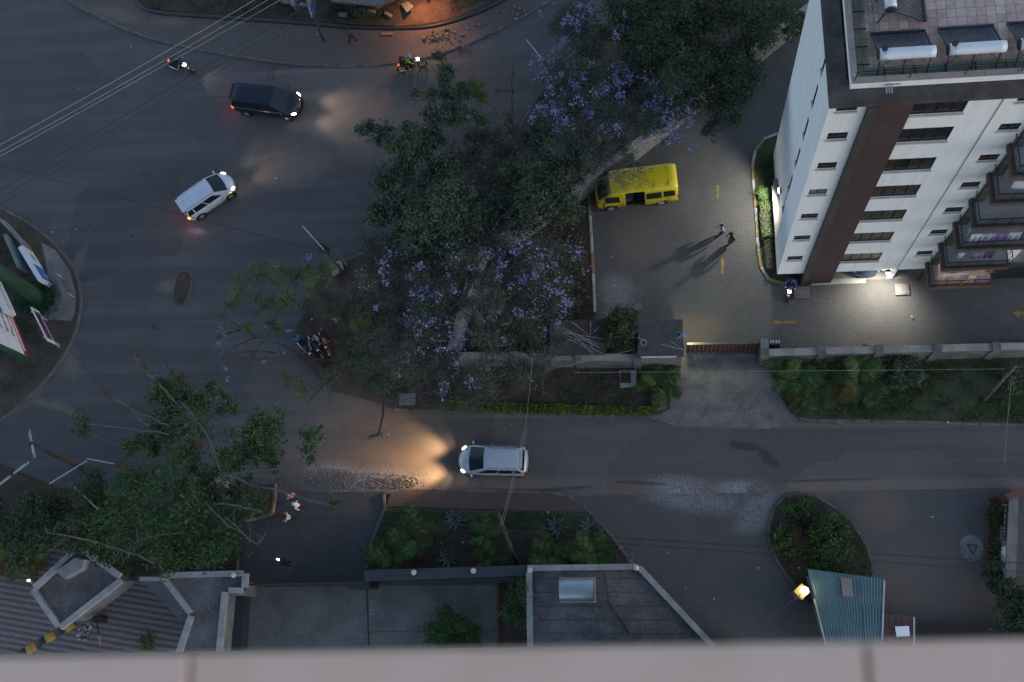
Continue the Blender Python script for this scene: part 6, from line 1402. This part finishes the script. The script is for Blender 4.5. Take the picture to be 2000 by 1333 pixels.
# palms: every frond is a piece of its own
def frond_mesh(L=1.5, n=11, droop=.5, wd=.38, mat=L_palm):
    mb = MB(); P = [Vector((L * t, 0, .55 * L * math.sin(1.5 * t) * .8 - droop * L * t * t * .75)) for t in [i / 10 for i in range(11)]]
    mb.tube(P, [.018 * (1 - .8 * i / 10) for i in range(11)], 3)
    for i in range(n):
        t = .18 + .8 * i / n; k = t * 10; j = min(int(k), 9); p = P[j].lerp(P[j + 1], k - j); ln = wd * (math.sin(math.pi * (t * .85 + .1)) * .9 + .15)
        for s in (-1, 1):
            tip = p + Vector((ln * .6, s * ln, -.10 * ln - .05)); mb.add([p + Vector((-.02, 0, 0)), p + Vector((.06, 0, 0)), p.lerp(tip, .6) + Vector((.05, 0, .02)), tip, p.lerp(tip, .5) + Vector((-.03, 0, .02))], [(0, 1, 2, 3, 4)])
    return mb.mesh('frond', mat)
L_palmy = leafmat('leaf_palm_dry', (.11, .075, .02), (.19, .125, .035), (.1, .11, .035))
FM = [frond_mesh(1.5), frond_mesh(1.3, droop=.8), frond_mesh(1.7, droop=.35), frond_mesh(1.2, droop=1.0, mat=L_palmy)]
def palm(label, px, py, n, s, seed, z=.5, dry=.12):
    rnd = random.Random(seed); b = G(px, py); r = empty('areca_palm', b, label=label, cat='palm', group='areca palms in the beds')
    tk = MB()
    for k in range(4): tk.tube([b + Vector((rnd.uniform(-.12, .12), rnd.uniform(-.12, .12), 0)), b + Vector((rnd.uniform(-.2, .2), rnd.uniform(-.2, .2), z * s + .25))], [.05, .035], 6)
    tk.build('stems', pm('palm_stem', (.09, .1, .04), None, 3, .8), r)
    for k in range(n):
        a = 2.4 * k + rnd.uniform(-.3, .3); sc_ = s * rnd.uniform(.75, 1.15)
        inst('frond', FM[3] if rnd.random() < dry else FM[rnd.randrange(3)], r, b + Vector((rnd.uniform(-.15, .15), rnd.uniform(-.15, .15), z * s)), (rnd.uniform(-.3, .3), -rnd.uniform(-.15, .75), a), (sc_,) * 3)
    return r
palm('wide palm with yellowing fronds at the left of the right verge', 1555, 752, 24, 1.1, 1, .7, .12); palm('palm with yellow tips between the two verge palms', 1610, 748, 12, .85, 2, .5, .22); palm('tall green palm left of the fingered bush', 1672, 752, 22, 1.15, 3, .7, .05)
palm('small palm beside the concrete pit near the gatehouse', 1285, 752, 18, .95, 4, .5, .15); palm('palm at the lower left of the planter bed', 770, 1088, 18, 1.0, 5, .5); palm('palm above the lower left one in the planter bed', 808, 1055, 22, 1.05, 6); palm('palm right of the leaning planter pole', 1075, 1090, 22, 1.0, 7); palm('dark palm at the right end of the planter bed', 1165, 1085, 24, 1.05, 8, .5, .03); palm('thin palm left of the leaning planter pole', 950, 1045, 12, .8, 9); palm('small palm between pole and black wall', 955, 1088, 10, .7, 10)
palm('dry palm beside the left end of the guard booth', 25, 1095, 16, 1.1, 11, .5, .5); palm('dry tipped palm against the booth corner', 75, 1098, 14, 1.0, 12, .5, .6)
# agaves: every leaf is a piece
am = MB(); am.loft([[(0, -.05, 0), (0, .05, 0), (0, 0, -.03)], [(.25, -.075, .06), (.25, .075, .06), (.25, 0, .015)], [(.5, -.05, .10), (.5, .05, .10), (.5, 0, .06)], [(.72, -.004, .11), (.72, .004, .11), (.72, 0, .105)]]); AM = am.mesh('leaf', L_agave)
def agave(label, px, py, n, s, seed):
    rnd = random.Random(seed); b = G(px, py); r = empty('agave', b + Vector((0, 0, .08)), label=label, cat='agave', group='agaves in the beds')
    MB().ball(b + Vector((0, 0, .12)), (.1, .1, .12), 8, 6).build('heart', L_agave, r)
    for k in range(n):
        t = k / n; inst('leaf', AM, r, b + Vector((0, 0, .1)), (0, -(.05 + 1.0 * t), 2.4 * k), (s * (1.1 - .35 * t),) * 3)
agave('blue grey agave on the lawn left of the planter pole', 889, 1017, 20, 1.0, 1); agave('blue grey agave on the right of the planter lawn', 1088, 1031, 20, .95, 2); agave('largest agave at the right corner of the planter', 1155, 1036, 24, 1.15, 3); agave('dark agave low in the planter near the black wall', 876, 1092, 18, .9, 4); agave('agave in the shade above the stepped roof', 362, 1100, 16, .9, 5)
# grass and weeds
def scatter(name, px, n, size, leaf, seed, z=.1, h=.12, aspect=.25, up=.15):
    poly = [(p[0], p[1]) for p in px]; rs = random.Random(seed); xs = [p[0] for p in poly]; ys = [p[1] for p in poly]; out = []
    def inside(x, y):
        c = False; j = len(poly) - 1
        for i in range(len(poly)):
            if (poly[i][1] > y) != (poly[j][1] > y) and x < (poly[j][0] - poly[i][0]) * (y - poly[i][1]) / (poly[j][1] - poly[i][1]) + poly[i][0]: c = not c
            j = i
        return c
    t = 0
    while len(out) < n and t < n * 30:
        t += 1; x, y = rs.uniform(min(xs), max(xs)), rs.uniform(min(ys), max(ys))
        if not inside(x, y): continue
        if math.sin(x * .071 + 1.3 * seed) * math.sin(y * .093 + seed) + math.sin(x * .023 + y * .031 + seed) * .8 < rs.uniform(-1.5, .9): continue
        g = G(x, y)
        for _ in range(4): out.append((g.x + rs.gauss(0, .07), g.y + rs.gauss(0, .07), z + rs.uniform(0, h)))
    o = leaves(name, np.array(out), size, leaf, None, seed, aspect, up); o['kind'] = 'stuff'; return o
scatter('grass', [(1510, 720), (1540, 780), (1570, 815), (2060, 828), (2060, 700)], 15000, .12, L_grass, 101, .09, .08)
scatter('grass', [(850, 715), (1205, 725), (1300, 745), (1270, 800), (860, 790)], 7000, .11, L_grass, 102, .09, .08)
scatter('grass', [(280, -20), (300, 22), (560, 38), (760, 45), (790, 0), (770, -30)], 5000, .12, leafmat('leaf_bank', (.02, .035, .014), (.05, .065, .028), (.12, .11, .06)), 103, .12, .1)
scatter('grass', [(757, 995), (1146, 1004), (1185, 1040), (1000, 1034), (820, 1042), (742, 1047)], 6000, .1, L_grass, 104, .088, .07)
scatter('ground_cover', [(740, 1045), (1000, 1036), (1190, 1045), (1225, 1100), (722, 1106)], 2200, .13, L_palm, 105, .1, .15)
scatter('ground_cover', smooth_line(TEAR, 2, True), 3000, .14, L_palm, 106, .1, .2)
scatter('weeds', [(-20, 430), (60, 460), (80, 560), (60, 640), (140, 640), (110, 710), (0, 790), (-30, 790)], 6000, .13, L_grass, 107, .1, .15)
scatter('weeds', [(1480, 300), (1510, 300), (1512, 390), (1482, 390)], 900, .1, L_grass, 108, .09, .1)
scatter('weeds', [(940, 500), (1130, 375), (1150, 390), (1160, 620), (1070, 620), (1060, 690), (890, 690)], 5000, .15, L_jac, 109, .1, .3)
scatter('leaf_litter', [(660, 525), (750, 480), (1000, 280), (1120, 360), (930, 490), (875, 690), (870, 780), (660, 755), (600, 690), (600, 600)], 6000, .13, leafmat('leaf_litter', (.05, .035, .028), (.1, .07, .05), (.13, .1, .08)), 110, .1, .05, .4, .6)
scatter('weeds', [(880, 30), (960, 0), (1030, -20), (980, -40), (880, -40)], 2000, .12, L_grass, 111, .13, .12)
scatter('ground_cover', [(0, 960), (300, 990), (460, 1030), (455, 1112), (250, 1120), (150, 1065), (0, 1050)], 4000, .16, L_big, 112, .1, .35)
scatter('weeds', [(980, 1142), (1028, 1138), (1028, 1250), (980, 1250)], 500, .12, L_grass, 113, .07, .1)
# ------------------------------------------------------------------ poles, cables, street lamps
def wire(label, a, b, z0, z1, sag, mat, r=.016, name='power_cable', group=None, mid=None):
    A, B = G(a[0], a[1], z0), G(b[0], b[1], z1); P = []
    for i in range(17):
        t = i / 16; p = A.lerp(B, t); p.z -= 4 * sag * t * (1 - t); P.append(p)
    return tag(MB().tube(P, r, 5, cap=False).build(name, mat), label, 'cable', group)
g_ = 'overhead cables'
wire('upper of three pale cables crossing the top left', (-40, 305), (545, -28), 8, 8, .15, M_wirel, .016, group=g_)
wire('middle of three pale cables crossing the top left', (-40, 318), (560, -22), 7.8, 7.8, .2, M_wirel, .014, group=g_)
wire('lower of three pale cables crossing the top left', (-40, 328), (580, -18), 7.6, 7.6, .05, M_wirel, .014, group=g_)
wire('thickest dark cable below the pale ones at the top left', (-40, 395), (620, -2), 7.6, 7.6, .05, M_wire, .022, group=g_)
wire('second dark cable below the pale ones at the top left', (-40, 412), (635, 3), 7.4, 7.4, .02, M_wire, .016, group=g_)
wire('lowest thin dark cable at the top left', (-40, 425), (640, 12), 7.2, 7.2, .0, M_wire, .013, group=g_)
wire('dark cable from the left edge to the signal pole', (-40, 312), (636, 494), 6.5, 6.2, .1, M_wire, .016, group=g_)
wire('dark cable from the lamp pole to the lopped trees', (636, 494), (1110, 90), 6.2, 7, .1, M_wire, .013, group=g_)
wire('dark cable sloping from the traffic island over the road', (133, 680), (300, 885), 7, 7, .1, M_wire, .014, group=g_)
wire('dark cable from the island mast to the wooden poles', (60, 690), (140, 905), 6.5, 6.5, .0, M_wire, .012, group=g_)
wire('upper dark cable crossing the forecourt from the planter pole', (980, 1036), (2060, 1104), 6.6, 6.6, .1, M_wire, .017, group=g_)
wire('lower dark cable crossing the forecourt from the planter pole', (982, 1046), (2060, 1122), 6.3, 6.3, -.1, M_wire, .014, group=g_)
wire('upper dark cable from the planter pole to the left', (980, 1030), (540, 1008), 6.6, 6.2, .1, M_wire, .015, group=g_)
wire('lower dark cable from the planter pole to the left', (980, 1038), (520, 1024), 6.4, 6.0, .1, M_wire, .013, group=g_)
wire('left of two pale cables rising from the planter pole', (978, 1026), (1024, 840), 6.6, 7.2, .1, M_wirel, .013, group=g_)
wire('right of two pale cables rising from the planter pole', (982, 1026), (1029, 838), 6.5, 7.2, .1, M_wirel, .011, group=g_)
wire('faint pale cable continuing up over the jacaranda', (1026, 838), (1040, 700), 7.2, 7.5, .1, M_wirel, .009, group=g_)
wire('thin pale cable along the right verge to the leaning pole', (1120, 728), (1962, 721), 6, 6, .05, M_wirel, .010, group=g_)
wire('thin pale cable from the compound wall to the gatehouse', (1060, 725), (1235, 684), 5, 3.2, .1, M_wirel, .010, group=g_)
wire('short pale cable hanging below the leaning pole', (1976, 738), (1962, 905), 6, 6.4, .1, M_wirel, .009, group=g_)
wire('dark cable from the lamp pillar to the bottom of the forecourt', (1566, 1160), (1430, 1262), 2.4, 3.2, .1, M_wire, .018, group=g_)
def pole(label, base, top, z, r0, r1, mat, name='utility_pole', arms=()):
    b, t = G(*base), G(top[0], top[1], z); r = empty(name, b, label=label, cat='pole')
    MB().tube([b, b.lerp(t, .5), t], [r0, (r0 + r1) / 2, r1], 10).build('shaft', mat, r, True)
    for (k, L, a, h) in arms:
        p = b.lerp(t, k); d = Vector((math.cos(a), math.sin(a), 0)); o = MB().box((0, 0, 0), (L, .1, .09), M=Matrix.Translation(p) @ Matrix.Rotation(a, 4, 'Z')).build('crossarm', h, r)
        for s in (-1, 0, 1): MB().tube([p + d * s * L * .45 + Vector((0, 0, .04)), p + d * s * L * .45 + Vector((0, 0, .2))], [.04, .025], 6).build('insulator', M_blk, r)
    return r
pole('dark wooden pole leaning over the planter bed', (1010, 1104), (972, 1000), 6.8, .13, .09, M_wood)
pole('short pale pole leaning on the right grass verge', (1920, 784), (1983, 717), 4.8, .10, .07, M_barkp)
pole('wooden pole of the power frame nearer the road', (160, 915), (60, 866), 6.5, .14, .1, M_wood, arms=((.98, 1.6, R_(-72), M_steel),))
pole('wooden pole of the power frame nearer the left edge', (95, 958), (22, 927), 6.2, .14, .1, M_wood, arms=((.98, 2.2, R_(38), M_steel),))
o = MB().tube([G(97, 945, 5), G(170, 900, 5)], .045, 6).build('tie_beam', M_steel); tag(o, 'pale steel beam tying the two wooden poles', 'beam')
pole('thin pole by the footpath carrying the blue banner', (632, 80), (612, 30), 4.6, .08, .06, M_wood, 'banner_pole')
pole('slim white post leaning in the sparse tree', (925, 745), (985, 630), 5, .05, .04, M_bark, 'dead_trunk') if False else None
def street_lamp(label, base, a, b, z=6.4, armz=6.5):
    p = G(*base); r = empty('street_lamp', p, label=label, cat='street lamp', group='street lamps')
    A, B = G(*a, armz), G(*b, armz + .15)
    MB().tube([p, (p.x * .5 + B.x * .5, p.y * .5 + B.y * .5, z * .55), B - Vector((0, 0, .1))], [.08, .06, .05], 8).build('pole', M_wood, r, True)
    d = (A - B)
    bevel(MB().box((0, 0, 0), (d.length, .06, .06), M=basis((A + B) / 2, d, Vector((0, 0, 1)).cross(d))).build('lamp_head', pm('lamp_white', (.45, .47, .48), None, 2, .5), r), .01)
    MB().tube([B, B - d.normalized() * .25], .035, 6).build('arm', M_steel, r)
    return r
street_lamp('unlit white street lamp over the road by the signal boxes', (672, 535), (590, 441), (627, 482), 6.2, 6.2)
street_lamp('unlit white street lamp over the big road near the top jacaranda', (1095, 165), (1028, 78), (1056, 112), 6.4, 6.4)
street_lamp('unlit white street lamp beside the leafy tree at the lower left', (290, 935), (170, 896), (215, 905), 6, 6)
street_lamp('unlit white street lamp under the wooden poles at the left', (230, 1000), (140, 946), (186, 990), 5.5, 5.5)
# signal boxes and a cut stump at the verge tip
q = G(651, 512); r = empty('signal_pole', q, label='dark pole with black boxes at the verge tip', cat='pole')
MB().tube([q, q + Vector((0, 0, 2.6))], .06, 8).build('post', M_steel, r); 
for dx, dy, z in ((.0, .1, 2.4), (.22, -.05, 2.2)): MB().box((q.x + dx, q.y + dy, z), (.28, .3, .5)).build('box', M_blk, r)
q = GX([(644, 520), (664, 508), (668, 522), (648, 536)], .6); r = empty('red_white_barrier', (q[0] + q[2]) / 2 * Vector((1, 1, 0)) if False else ((q[0].x + q[2].x) / 2, (q[0].y + q[2].y) / 2, 0), label='low white barrier with red marks at the verge tip', cat='barrier')
MB().prism(q, .1, .6).build('block', M_coping, r)
for k in range(4):
    c = q[0].lerp(q[1], .2 + .2 * k) * .5 + q[3].lerp(q[2], .2 + .2 * k) * .5; MB().box((c.x, c.y, .604), (.08, .3, .012), rz=.6).build('red_mark', pm('red_mark', (.3, .05, .03), None, 4, .7), r)
q = G(678, 520); tag(MB().tube([q, q + Vector((-.05, .08, .5)), q + Vector((-.15, .2, 1.6))], [.1, .09, .08], 9).build('cut_stump', M_barkp), 'pale cut stump beside the verge tip kerb', 'stump')
# ------------------------------------------------------------------ signs on the traffic island
def sign(name, label, a, b, z0, z1, mat, parts=(), posts=True, th=.08, cat='sign', lean=0):
    A, B = G(*a, z0), G(*b, z0); d = (B - A).normalized(); n_ = Vector((d.y, -d.x, 0)); L = (B - A).length
    r = empty(name, ((A.x + B.x) / 2, (A.y + B.y) / 2, 0), label=label, cat=cat)
    MB().prism([A, B, B - n_ * th, A - n_ * th], z0, z1, bottom=True).build('board', mat, r)
    P = lambda u, v, o=.006: A + d * (u * L) + Vector((0, 0, v * (z1 - z0))) + n_ * o
    for (u0, u1, v0, v1, m, nm) in parts:
        MB().add([P(u0, v0), P(u1, v0), P(u1, v1), P(u0, v1)], [(0, 1, 2, 3)]).build(nm, m, r)
    if posts:
        for u in (.12, .88): q = A + d * (u * L) - n_ * (th + .05); MB().tube([(q.x, q.y, 0), (q.x, q.y, z1)], .05, 8).build('post', M_steel, r)
    return r, P, d, n_, L
M_sw = pm('sign_white_face', (.66, .68, .72), (.6, .62, .66), 1, .5, fine=.03); M_sr = pm('sign_red', (.42, .03, .035), None, 2, .5); M_sg = pm('sign_green', (.02, .1, .05), None, 2, .6); M_sb = pm('sign_blue', (.05, .17, .5), None, 2, .5); M_ink = pm('sign_ink', (.06, .06, .09), None, 3, .6)
r, P, d, n_, L = sign('billboard', 'large white billboard with red bands and dark lettering at the left edge', (57, 697), (-40, 455), 4.2, 7.6, M_sw, [(0, 1, .0, .055, M_sr, 'red_band'), (.0, 1, .105, .14, M_sr, 'red_band'), (0, .035, .0, .14, M_sr, 'red_end')], posts=False, th=.35)
for k, s in enumerate(('\u2022 Pharmacy', '\u2022 Specialist', '\u2022 P')):
    text_mesh('lettering', s.replace('\u2022', '.'), .46, M_ink, r, basis(P(.10 + .012 * k, .22 + .17 * k, .02), d, (0, 0, 1)))
MB().prism([P(-.01, -.03, .0), P(-.01, -.03, -.4), P(1, -.03, -.4), P(1, -.03, 0)], 4.12, 4.19, bottom=True).build('green_rim', M_sg, r)
o = MB().add([P(-.004, -.02, .01), P(-.004, 1, .01), P(-.004, 1, -.36), P(-.004, -.02, -.36)], [(0, 1, 2, 3)]).build('green_edge', M_sg, r)
sign('billboard', 'narrow pale sign strip behind the red banded billboard', (32, 616), (-30, 480), 4.6, 5.6, M_sw, [(.05, .9, .55, .62, M_ink, 'text_line'), (.05, .7, .3, .36, M_ink, 'text_line')], posts=False, th=.25)
b0, b1 = G(84, 588), G(-70, 488, 8.5); mt = empty('sign_mast', b0, label='thick green mast with leafy foot on the traffic island', cat='mast')
MB().tube([b0, b0.lerp(b1, .08), b0.lerp(b1, .35), b1], [.55, .45, .45, .45], 20).build('mast', pm('mast_green', (.018, .07, .04), (.012, .045, .028), 1.5, .6), mt, True)
rs = np.random.RandomState(4); leaves('creeper', np.array(b0) + rs.normal(size=(1800, 3)) * [.5, .5, .3] + [0, 0, .4], .34, leafmat('leaf_creeper', (.012, .05, .03), (.025, .08, .05)), mt, 5, .15, .4)
sign('notice_board', 'small framed notice board with a dark red and blue picture', (108, 672), (76, 608), 1.0, 1.9, M_sw, [(.08, .92, .12, .88, pm('poster_blue', (.05, .05, .16), (.1, .03, .06), 3, .6), 'poster'), (.3, .85, .4, .75, pm('poster_red', (.2, .03, .09), None, 3, .6), 'poster_patch')], th=.06)
q0, q1 = G(117, 679), G(107, 672, 1.0); tag(MB().tube([q0, q1], .05, 6).build('sign_post', M_steel), 'pale slanting post below the small framed notice board', 'post')
sign('shelter_board', 'white and blue advertising board on the island shelter', (103, 556), (64, 492), .45, 1.7, M_sw, [(.0, .45, .0, 1, M_sb, 'blue_half'), (.62, .8, .3, .7, pm('pale_logo', (.2, .4, .6), None, 3, .6), 'logo'), (.14, .26, .2, .5, M_sw, 'white_mark')], posts=False, th=.3)
sign('framed_notice', 'tall double frame board left of the blue advertising board', (58, 532), (30, 468), .6, 1.7, pm('frame_grey', (.2, .2, .22), None, 2, .6), [(.08, .92, .1, .9, pm('teal_poster', (.1, .2, .24), (.2, .24, .28), 2, .6), 'poster')], posts=False, th=.2)
sign('grey_board', 'weathered grey board at the top of the island signs', (62, 486), (16, 436), .5, 1.5, pm('weathered_grey', (.26, .27, .3), (.16, .17, .19), 1.5, .8), [], posts=False, th=.12)
q = GX([(100, 524), (106, 528), (136, 581), (126, 584)], 1.0); r = empty('shelter_roof', ((q[0].x + q[2].x) / 2, (q[0].y + q[2].y) / 2, 0), label='narrow grey shelter roof at the right of the island signs', cat='shelter')
MB().prism(q, .92, 1.0, bottom=True).build('roof', pm('shelter_grey', (.13, .135, .13), (.2, .2, .19), 2, .7), r)
for p in (q[0].lerp(q[2], .15), q[0].lerp(q[2], .85)): MB().tube([(p.x, p.y, .1), (p.x, p.y, .92)], .05, 6).build('post', M_steel, r)
# blue banner at the top
A, B = G(598, 0, 4.4), G(610, 33, 3.4); bn = empty('banner', (B.x, B.y, 0), label='tall blue and yellow banner on the pole by the footpath', cat='banner')
MB().add([G(592, -25, 4.8), G(609, 34, 3.2), G(616, 25, 3.3), G(618, -25, 4.9)], [(0, 1, 2, 3)]).build('cloth', pm('banner_blue', (.03, .07, .25), (.05, .05, .16), 3, .7), bn)
MB().add([G(600, -20, 4.83), G(603, 10, 4.02), G(608, 8, 4.05), G(609, -20, 4.85)], [(0, 1, 2, 3)]).build('yellow_patch', pm('banner_yellow', (.35, .3, .05), None, 3, .7), bn)
MB().tube([G(592, -25, 4.8), G(609, 34, 3.2)], .05, 6).build('pale_hem', pm('hem', (.35, .33, .5), None, 4, .7), bn)
MB().tube([(G(619, -22)).xyz, G(619, -25, 4.9)], .04, 6).build('post', M_steel, bn)
# ------------------------------------------------------------------ house, drain pipe and soil heap at the top
hq = GX([(655, -60), (650, 8), (738, 22), (800, -10), (830, -60)], 0); hs_ = empty('house', ((hq[0].x + hq[2].x) / 2, hq[2].y + 2, 0), label='corner of a brown walled house cut off at the top edge', cat='building')
MB().prism(hq, 0, 3.0).build('wall', pm('house_wall', (.16, .12, .105), (.12, .095, .085), 1, .9), hs_)
ro = [p + Vector((0, 0, 0)) for p in GX([(652, -60), (647, 2), (736, 12), (795, -18), (825, -60)], 3.1)]; MB().prism(ro, 3.0, 3.1, bottom=True).build('roof', M_roofdark, hs_)
lp = empty('house_lamp', (*G(838, 8).xy, 0), label='orange lamp on a short post at the bare soil patch', cat='lamp')
MB().tube([(0, 0, 0), (0, 0, 2.6)], .04, 6).build('post', M_wood, lp, world=False); MB().box((0, -.05, 2.62), (.2, .24, .08)).build('hood', M_blk, lp, world=False); MB().ball((0, -.05, 2.55), (.06, .07, .03), 8, 6).build('bulb', emit('orange_bulb', (1, .45, .15), 6), lp, True, world=False)
lamp('orange_glow', 'SPOT', (0, -.05, 2.5), 420, (1, .42, .16), lp, .05, (-.25, -.75, -1), 150, 1.0, world=False)
P = [G(x, y - 4) for x, y in smooth_line(DRAIN, 4)]; tag(MB().tube([(p.x, p.y, .13) for p in P], .12, 10).build('drain_pipe', pm('black_pipe', (.025, .026, .028), (.04, .04, .042), .8, .45)), 'long black pipe lying along the edge of the footpath', 'pipe')
q = GX([(783, 8), (797, 3), (810, 18), (797, 30)], .35); r = empty('board_heap', q[0] * Vector((1, 1, 0)) if False else (q[0].x, q[0].y, 0), label='pale square board propped on the grass below the house', cat='board')
MB().add([q[0], q[1], q[2] + Vector((0, 0, .3)), q[3] + Vector((0, 0, .3))], [(0, 1, 2, 3)]).build('board', pm('pale_board', (.22, .22, .23), (.16, .15, .15), 2, .8), r)
for i, (x, y, a) in enumerate([(728, 27, .2), (672, 33, .1), (760, 33, .6), (560, 8, .3), (595, 14, .3)]):
    c = G(x, y); o = bevel(MB().box((c.x, c.y, .24), (.55, .22, .22), rz=-a).build('stone_block', M_rock), .03)
    tag(o, ['long stone block just below the house corner', 'stone block on the grass left of the dry bush', 'tilted stone block right of the dry bush', 'stone block near the person in the pale shirt', 'stone block beside the blue banner'][i], 'stone', 'stone blocks on the bank')
c = G(757, 69); tag(MB().box((c.x, c.y, .16), (.75, .16, .08), rz=-.05).build('timber_plank', pm('timber', (.3, .17, .08), None, 3, .8)), 'orange lit plank lying on the footpath below the soil patch', 'plank')
# ------------------------------------------------------------------ rubble, scraps
def rubble(name, regs, n, smin, smax, mat, seed, z=.02):
    rnd = random.Random(seed); mb = MB()
    for _ in range(n):
        x, y, rx, ry = rnd.choice(regs); a = rnd.uniform(0, 6.283); q = rnd.random() ** .5
        c = G(x + rx * q * math.cos(a), y + ry * q * math.sin(a)); s = smin + (smax - smin) * rnd.random() ** 3
        M = Matrix.Translation((c.x, c.y, z + s * .25)) @ Quaternion((rnd.gauss(0, 1), rnd.gauss(0, 1), rnd.gauss(0, 1), rnd.gauss(0, 1))).normalized().to_matrix().to_4x4()
        k = [Vector(v) * s * rnd.uniform(.7, 1.2) for v in ((1, 0, 0), (-1, 0, 0), (0, .8, 0), (0, -.8, 0), (0, 0, .6), (0, 0, -.6))]
        mb.add([M @ (v * .5) for v in k], [(0, 2, 4), (2, 1, 4), (1, 3, 4), (3, 0, 4), (2, 0, 5), (1, 2, 5), (3, 1, 5), (0, 3, 5)])
    o = mb.build(name, mat); o['kind'] = 'stuff'; return o
rubble('rubble', [(720, 940, 110, 16), (650, 935, 50, 20), (760, 945, 60, 10)], 2600, .03, .12, M_rock, 1)
rubble('rubble', [(1480, 960, 24, 14), (1480, 1005, 40, 20), (1330, 955, 60, 18), (1400, 985, 60, 20)], 1600, .03, .1, M_rockw, 2)
rubble('rubble', [(1000, 25, 30, 20), (950, 55, 40, 15), (890, 85, 40, 20), (870, 65, 30, 10), (845, 78, 20, 8)], 160, .08, .4, M_rock, 3, .12)
rubble('rubble', [(330, 40, 50, 12), (480, 55, 80, 6)], 90, .05, .2, M_rock, 4, .12)
rubble('rubble', [(1218, 1080, 18, 16), (1232, 1095, 10, 10)], 120, .06, .2, M_rock, 5, .08)
rubble('rubble', [(165, 1240, 16, 14), (172, 1225, 8, 8)], 60, .1, .3, M_rockw, 6)
rubble('rubble', [(1440, 790, 40, 20), (1410, 800, 60, 12)], 260, .03, .1, M_rockw, 7, .02)
rubble('road_grit', [(x, 822 + (x % 7), 90, 6) for x in range(700, 2000, 90)] + [(x, 955, 90, 12) for x in range(820, 1950, 90)] + [(500, 118, 200, 6), (130, 600, 14, 60), (60, 780, 40, 8)], 900, .03, .11, M_rock, 8, .01)
rnd = random.Random(77); mb = MB()
for (x, y) in [(258, 93), (277, 71), (156, 176), (294, 21), (563, 70), (620, 69), (536, 128), (640, 128), (545, 205), (476, 428), (499, 428), (1196, 813), (1550, 830), (1640, 828), (760, 850), (660, 800), (1040, 745), (1048, 755), (1046, 762), (693, 637), (697, 645), (1000, 830), (1300, 770), (1820, 1010), (1560, 1110), (1480, 1110), (1305, 1080), (1340, 1150), (1395, 1170), (905, 1060), (862, 1062), (930, 1075), (1130, 1005), (1070, 1001), (1095, 1002), (520, 640), (580, 20), (610, 625), (1780, 620), (1200, 560), (1195, 503), (540, 350), (1900, 830), (1850, 826), (150, 450), (105, 455), (20, 482), (5, 486), (30, 510)]:
    c = G(x, y); s = rnd.uniform(.03, .08); a = rnd.uniform(0, 3.1)
    mb.box((c.x, c.y, .13), (s * 1.5, s, .02), rz=a)
o = mb.build('litter', pm('paper_scrap', (.55, .56, .58), (.4, .4, .42), 4, .8)); o['kind'] = 'stuff'
c = G(539, 352); tag(MB().box((c.x, c.y, .012), (.32, .26, .015), rz=.5).build('cardboard', pm('cardboard', (.2, .18, .17), None, 4, .9)), 'flat pale cardboard piece lying on the big road', 'cardboard')
# small traffic mound outlined in kerb stones on the road
kerb([(348, 533), (374, 536), (371, 570), (363, 592), (352, 598), (341, 592), (340, 570)], [M_kerb], .4, .1, .1, closed=True, n=3)
sheet('road_island_fill', smooth_line([(349, 535), (372, 538), (369, 570), (361, 590), (352, 595), (343, 590), (342, 570)], 3, True), .03, M_dirt)
# fallen pale timber and fence rails in the garden
for i, (a, b, w) in enumerate([((978, 636), (1000, 630), .05), ((1032, 622), (1058, 617), .06)]):
    tag(MB().tube([G(*a, 1.2), G(*b, 1.25)], w, 6).build('pale_rail', M_coping), ['pale rail end showing under the large jacaranda, left piece', 'pale rail end showing under the large jacaranda, right piece'][i], 'rail')
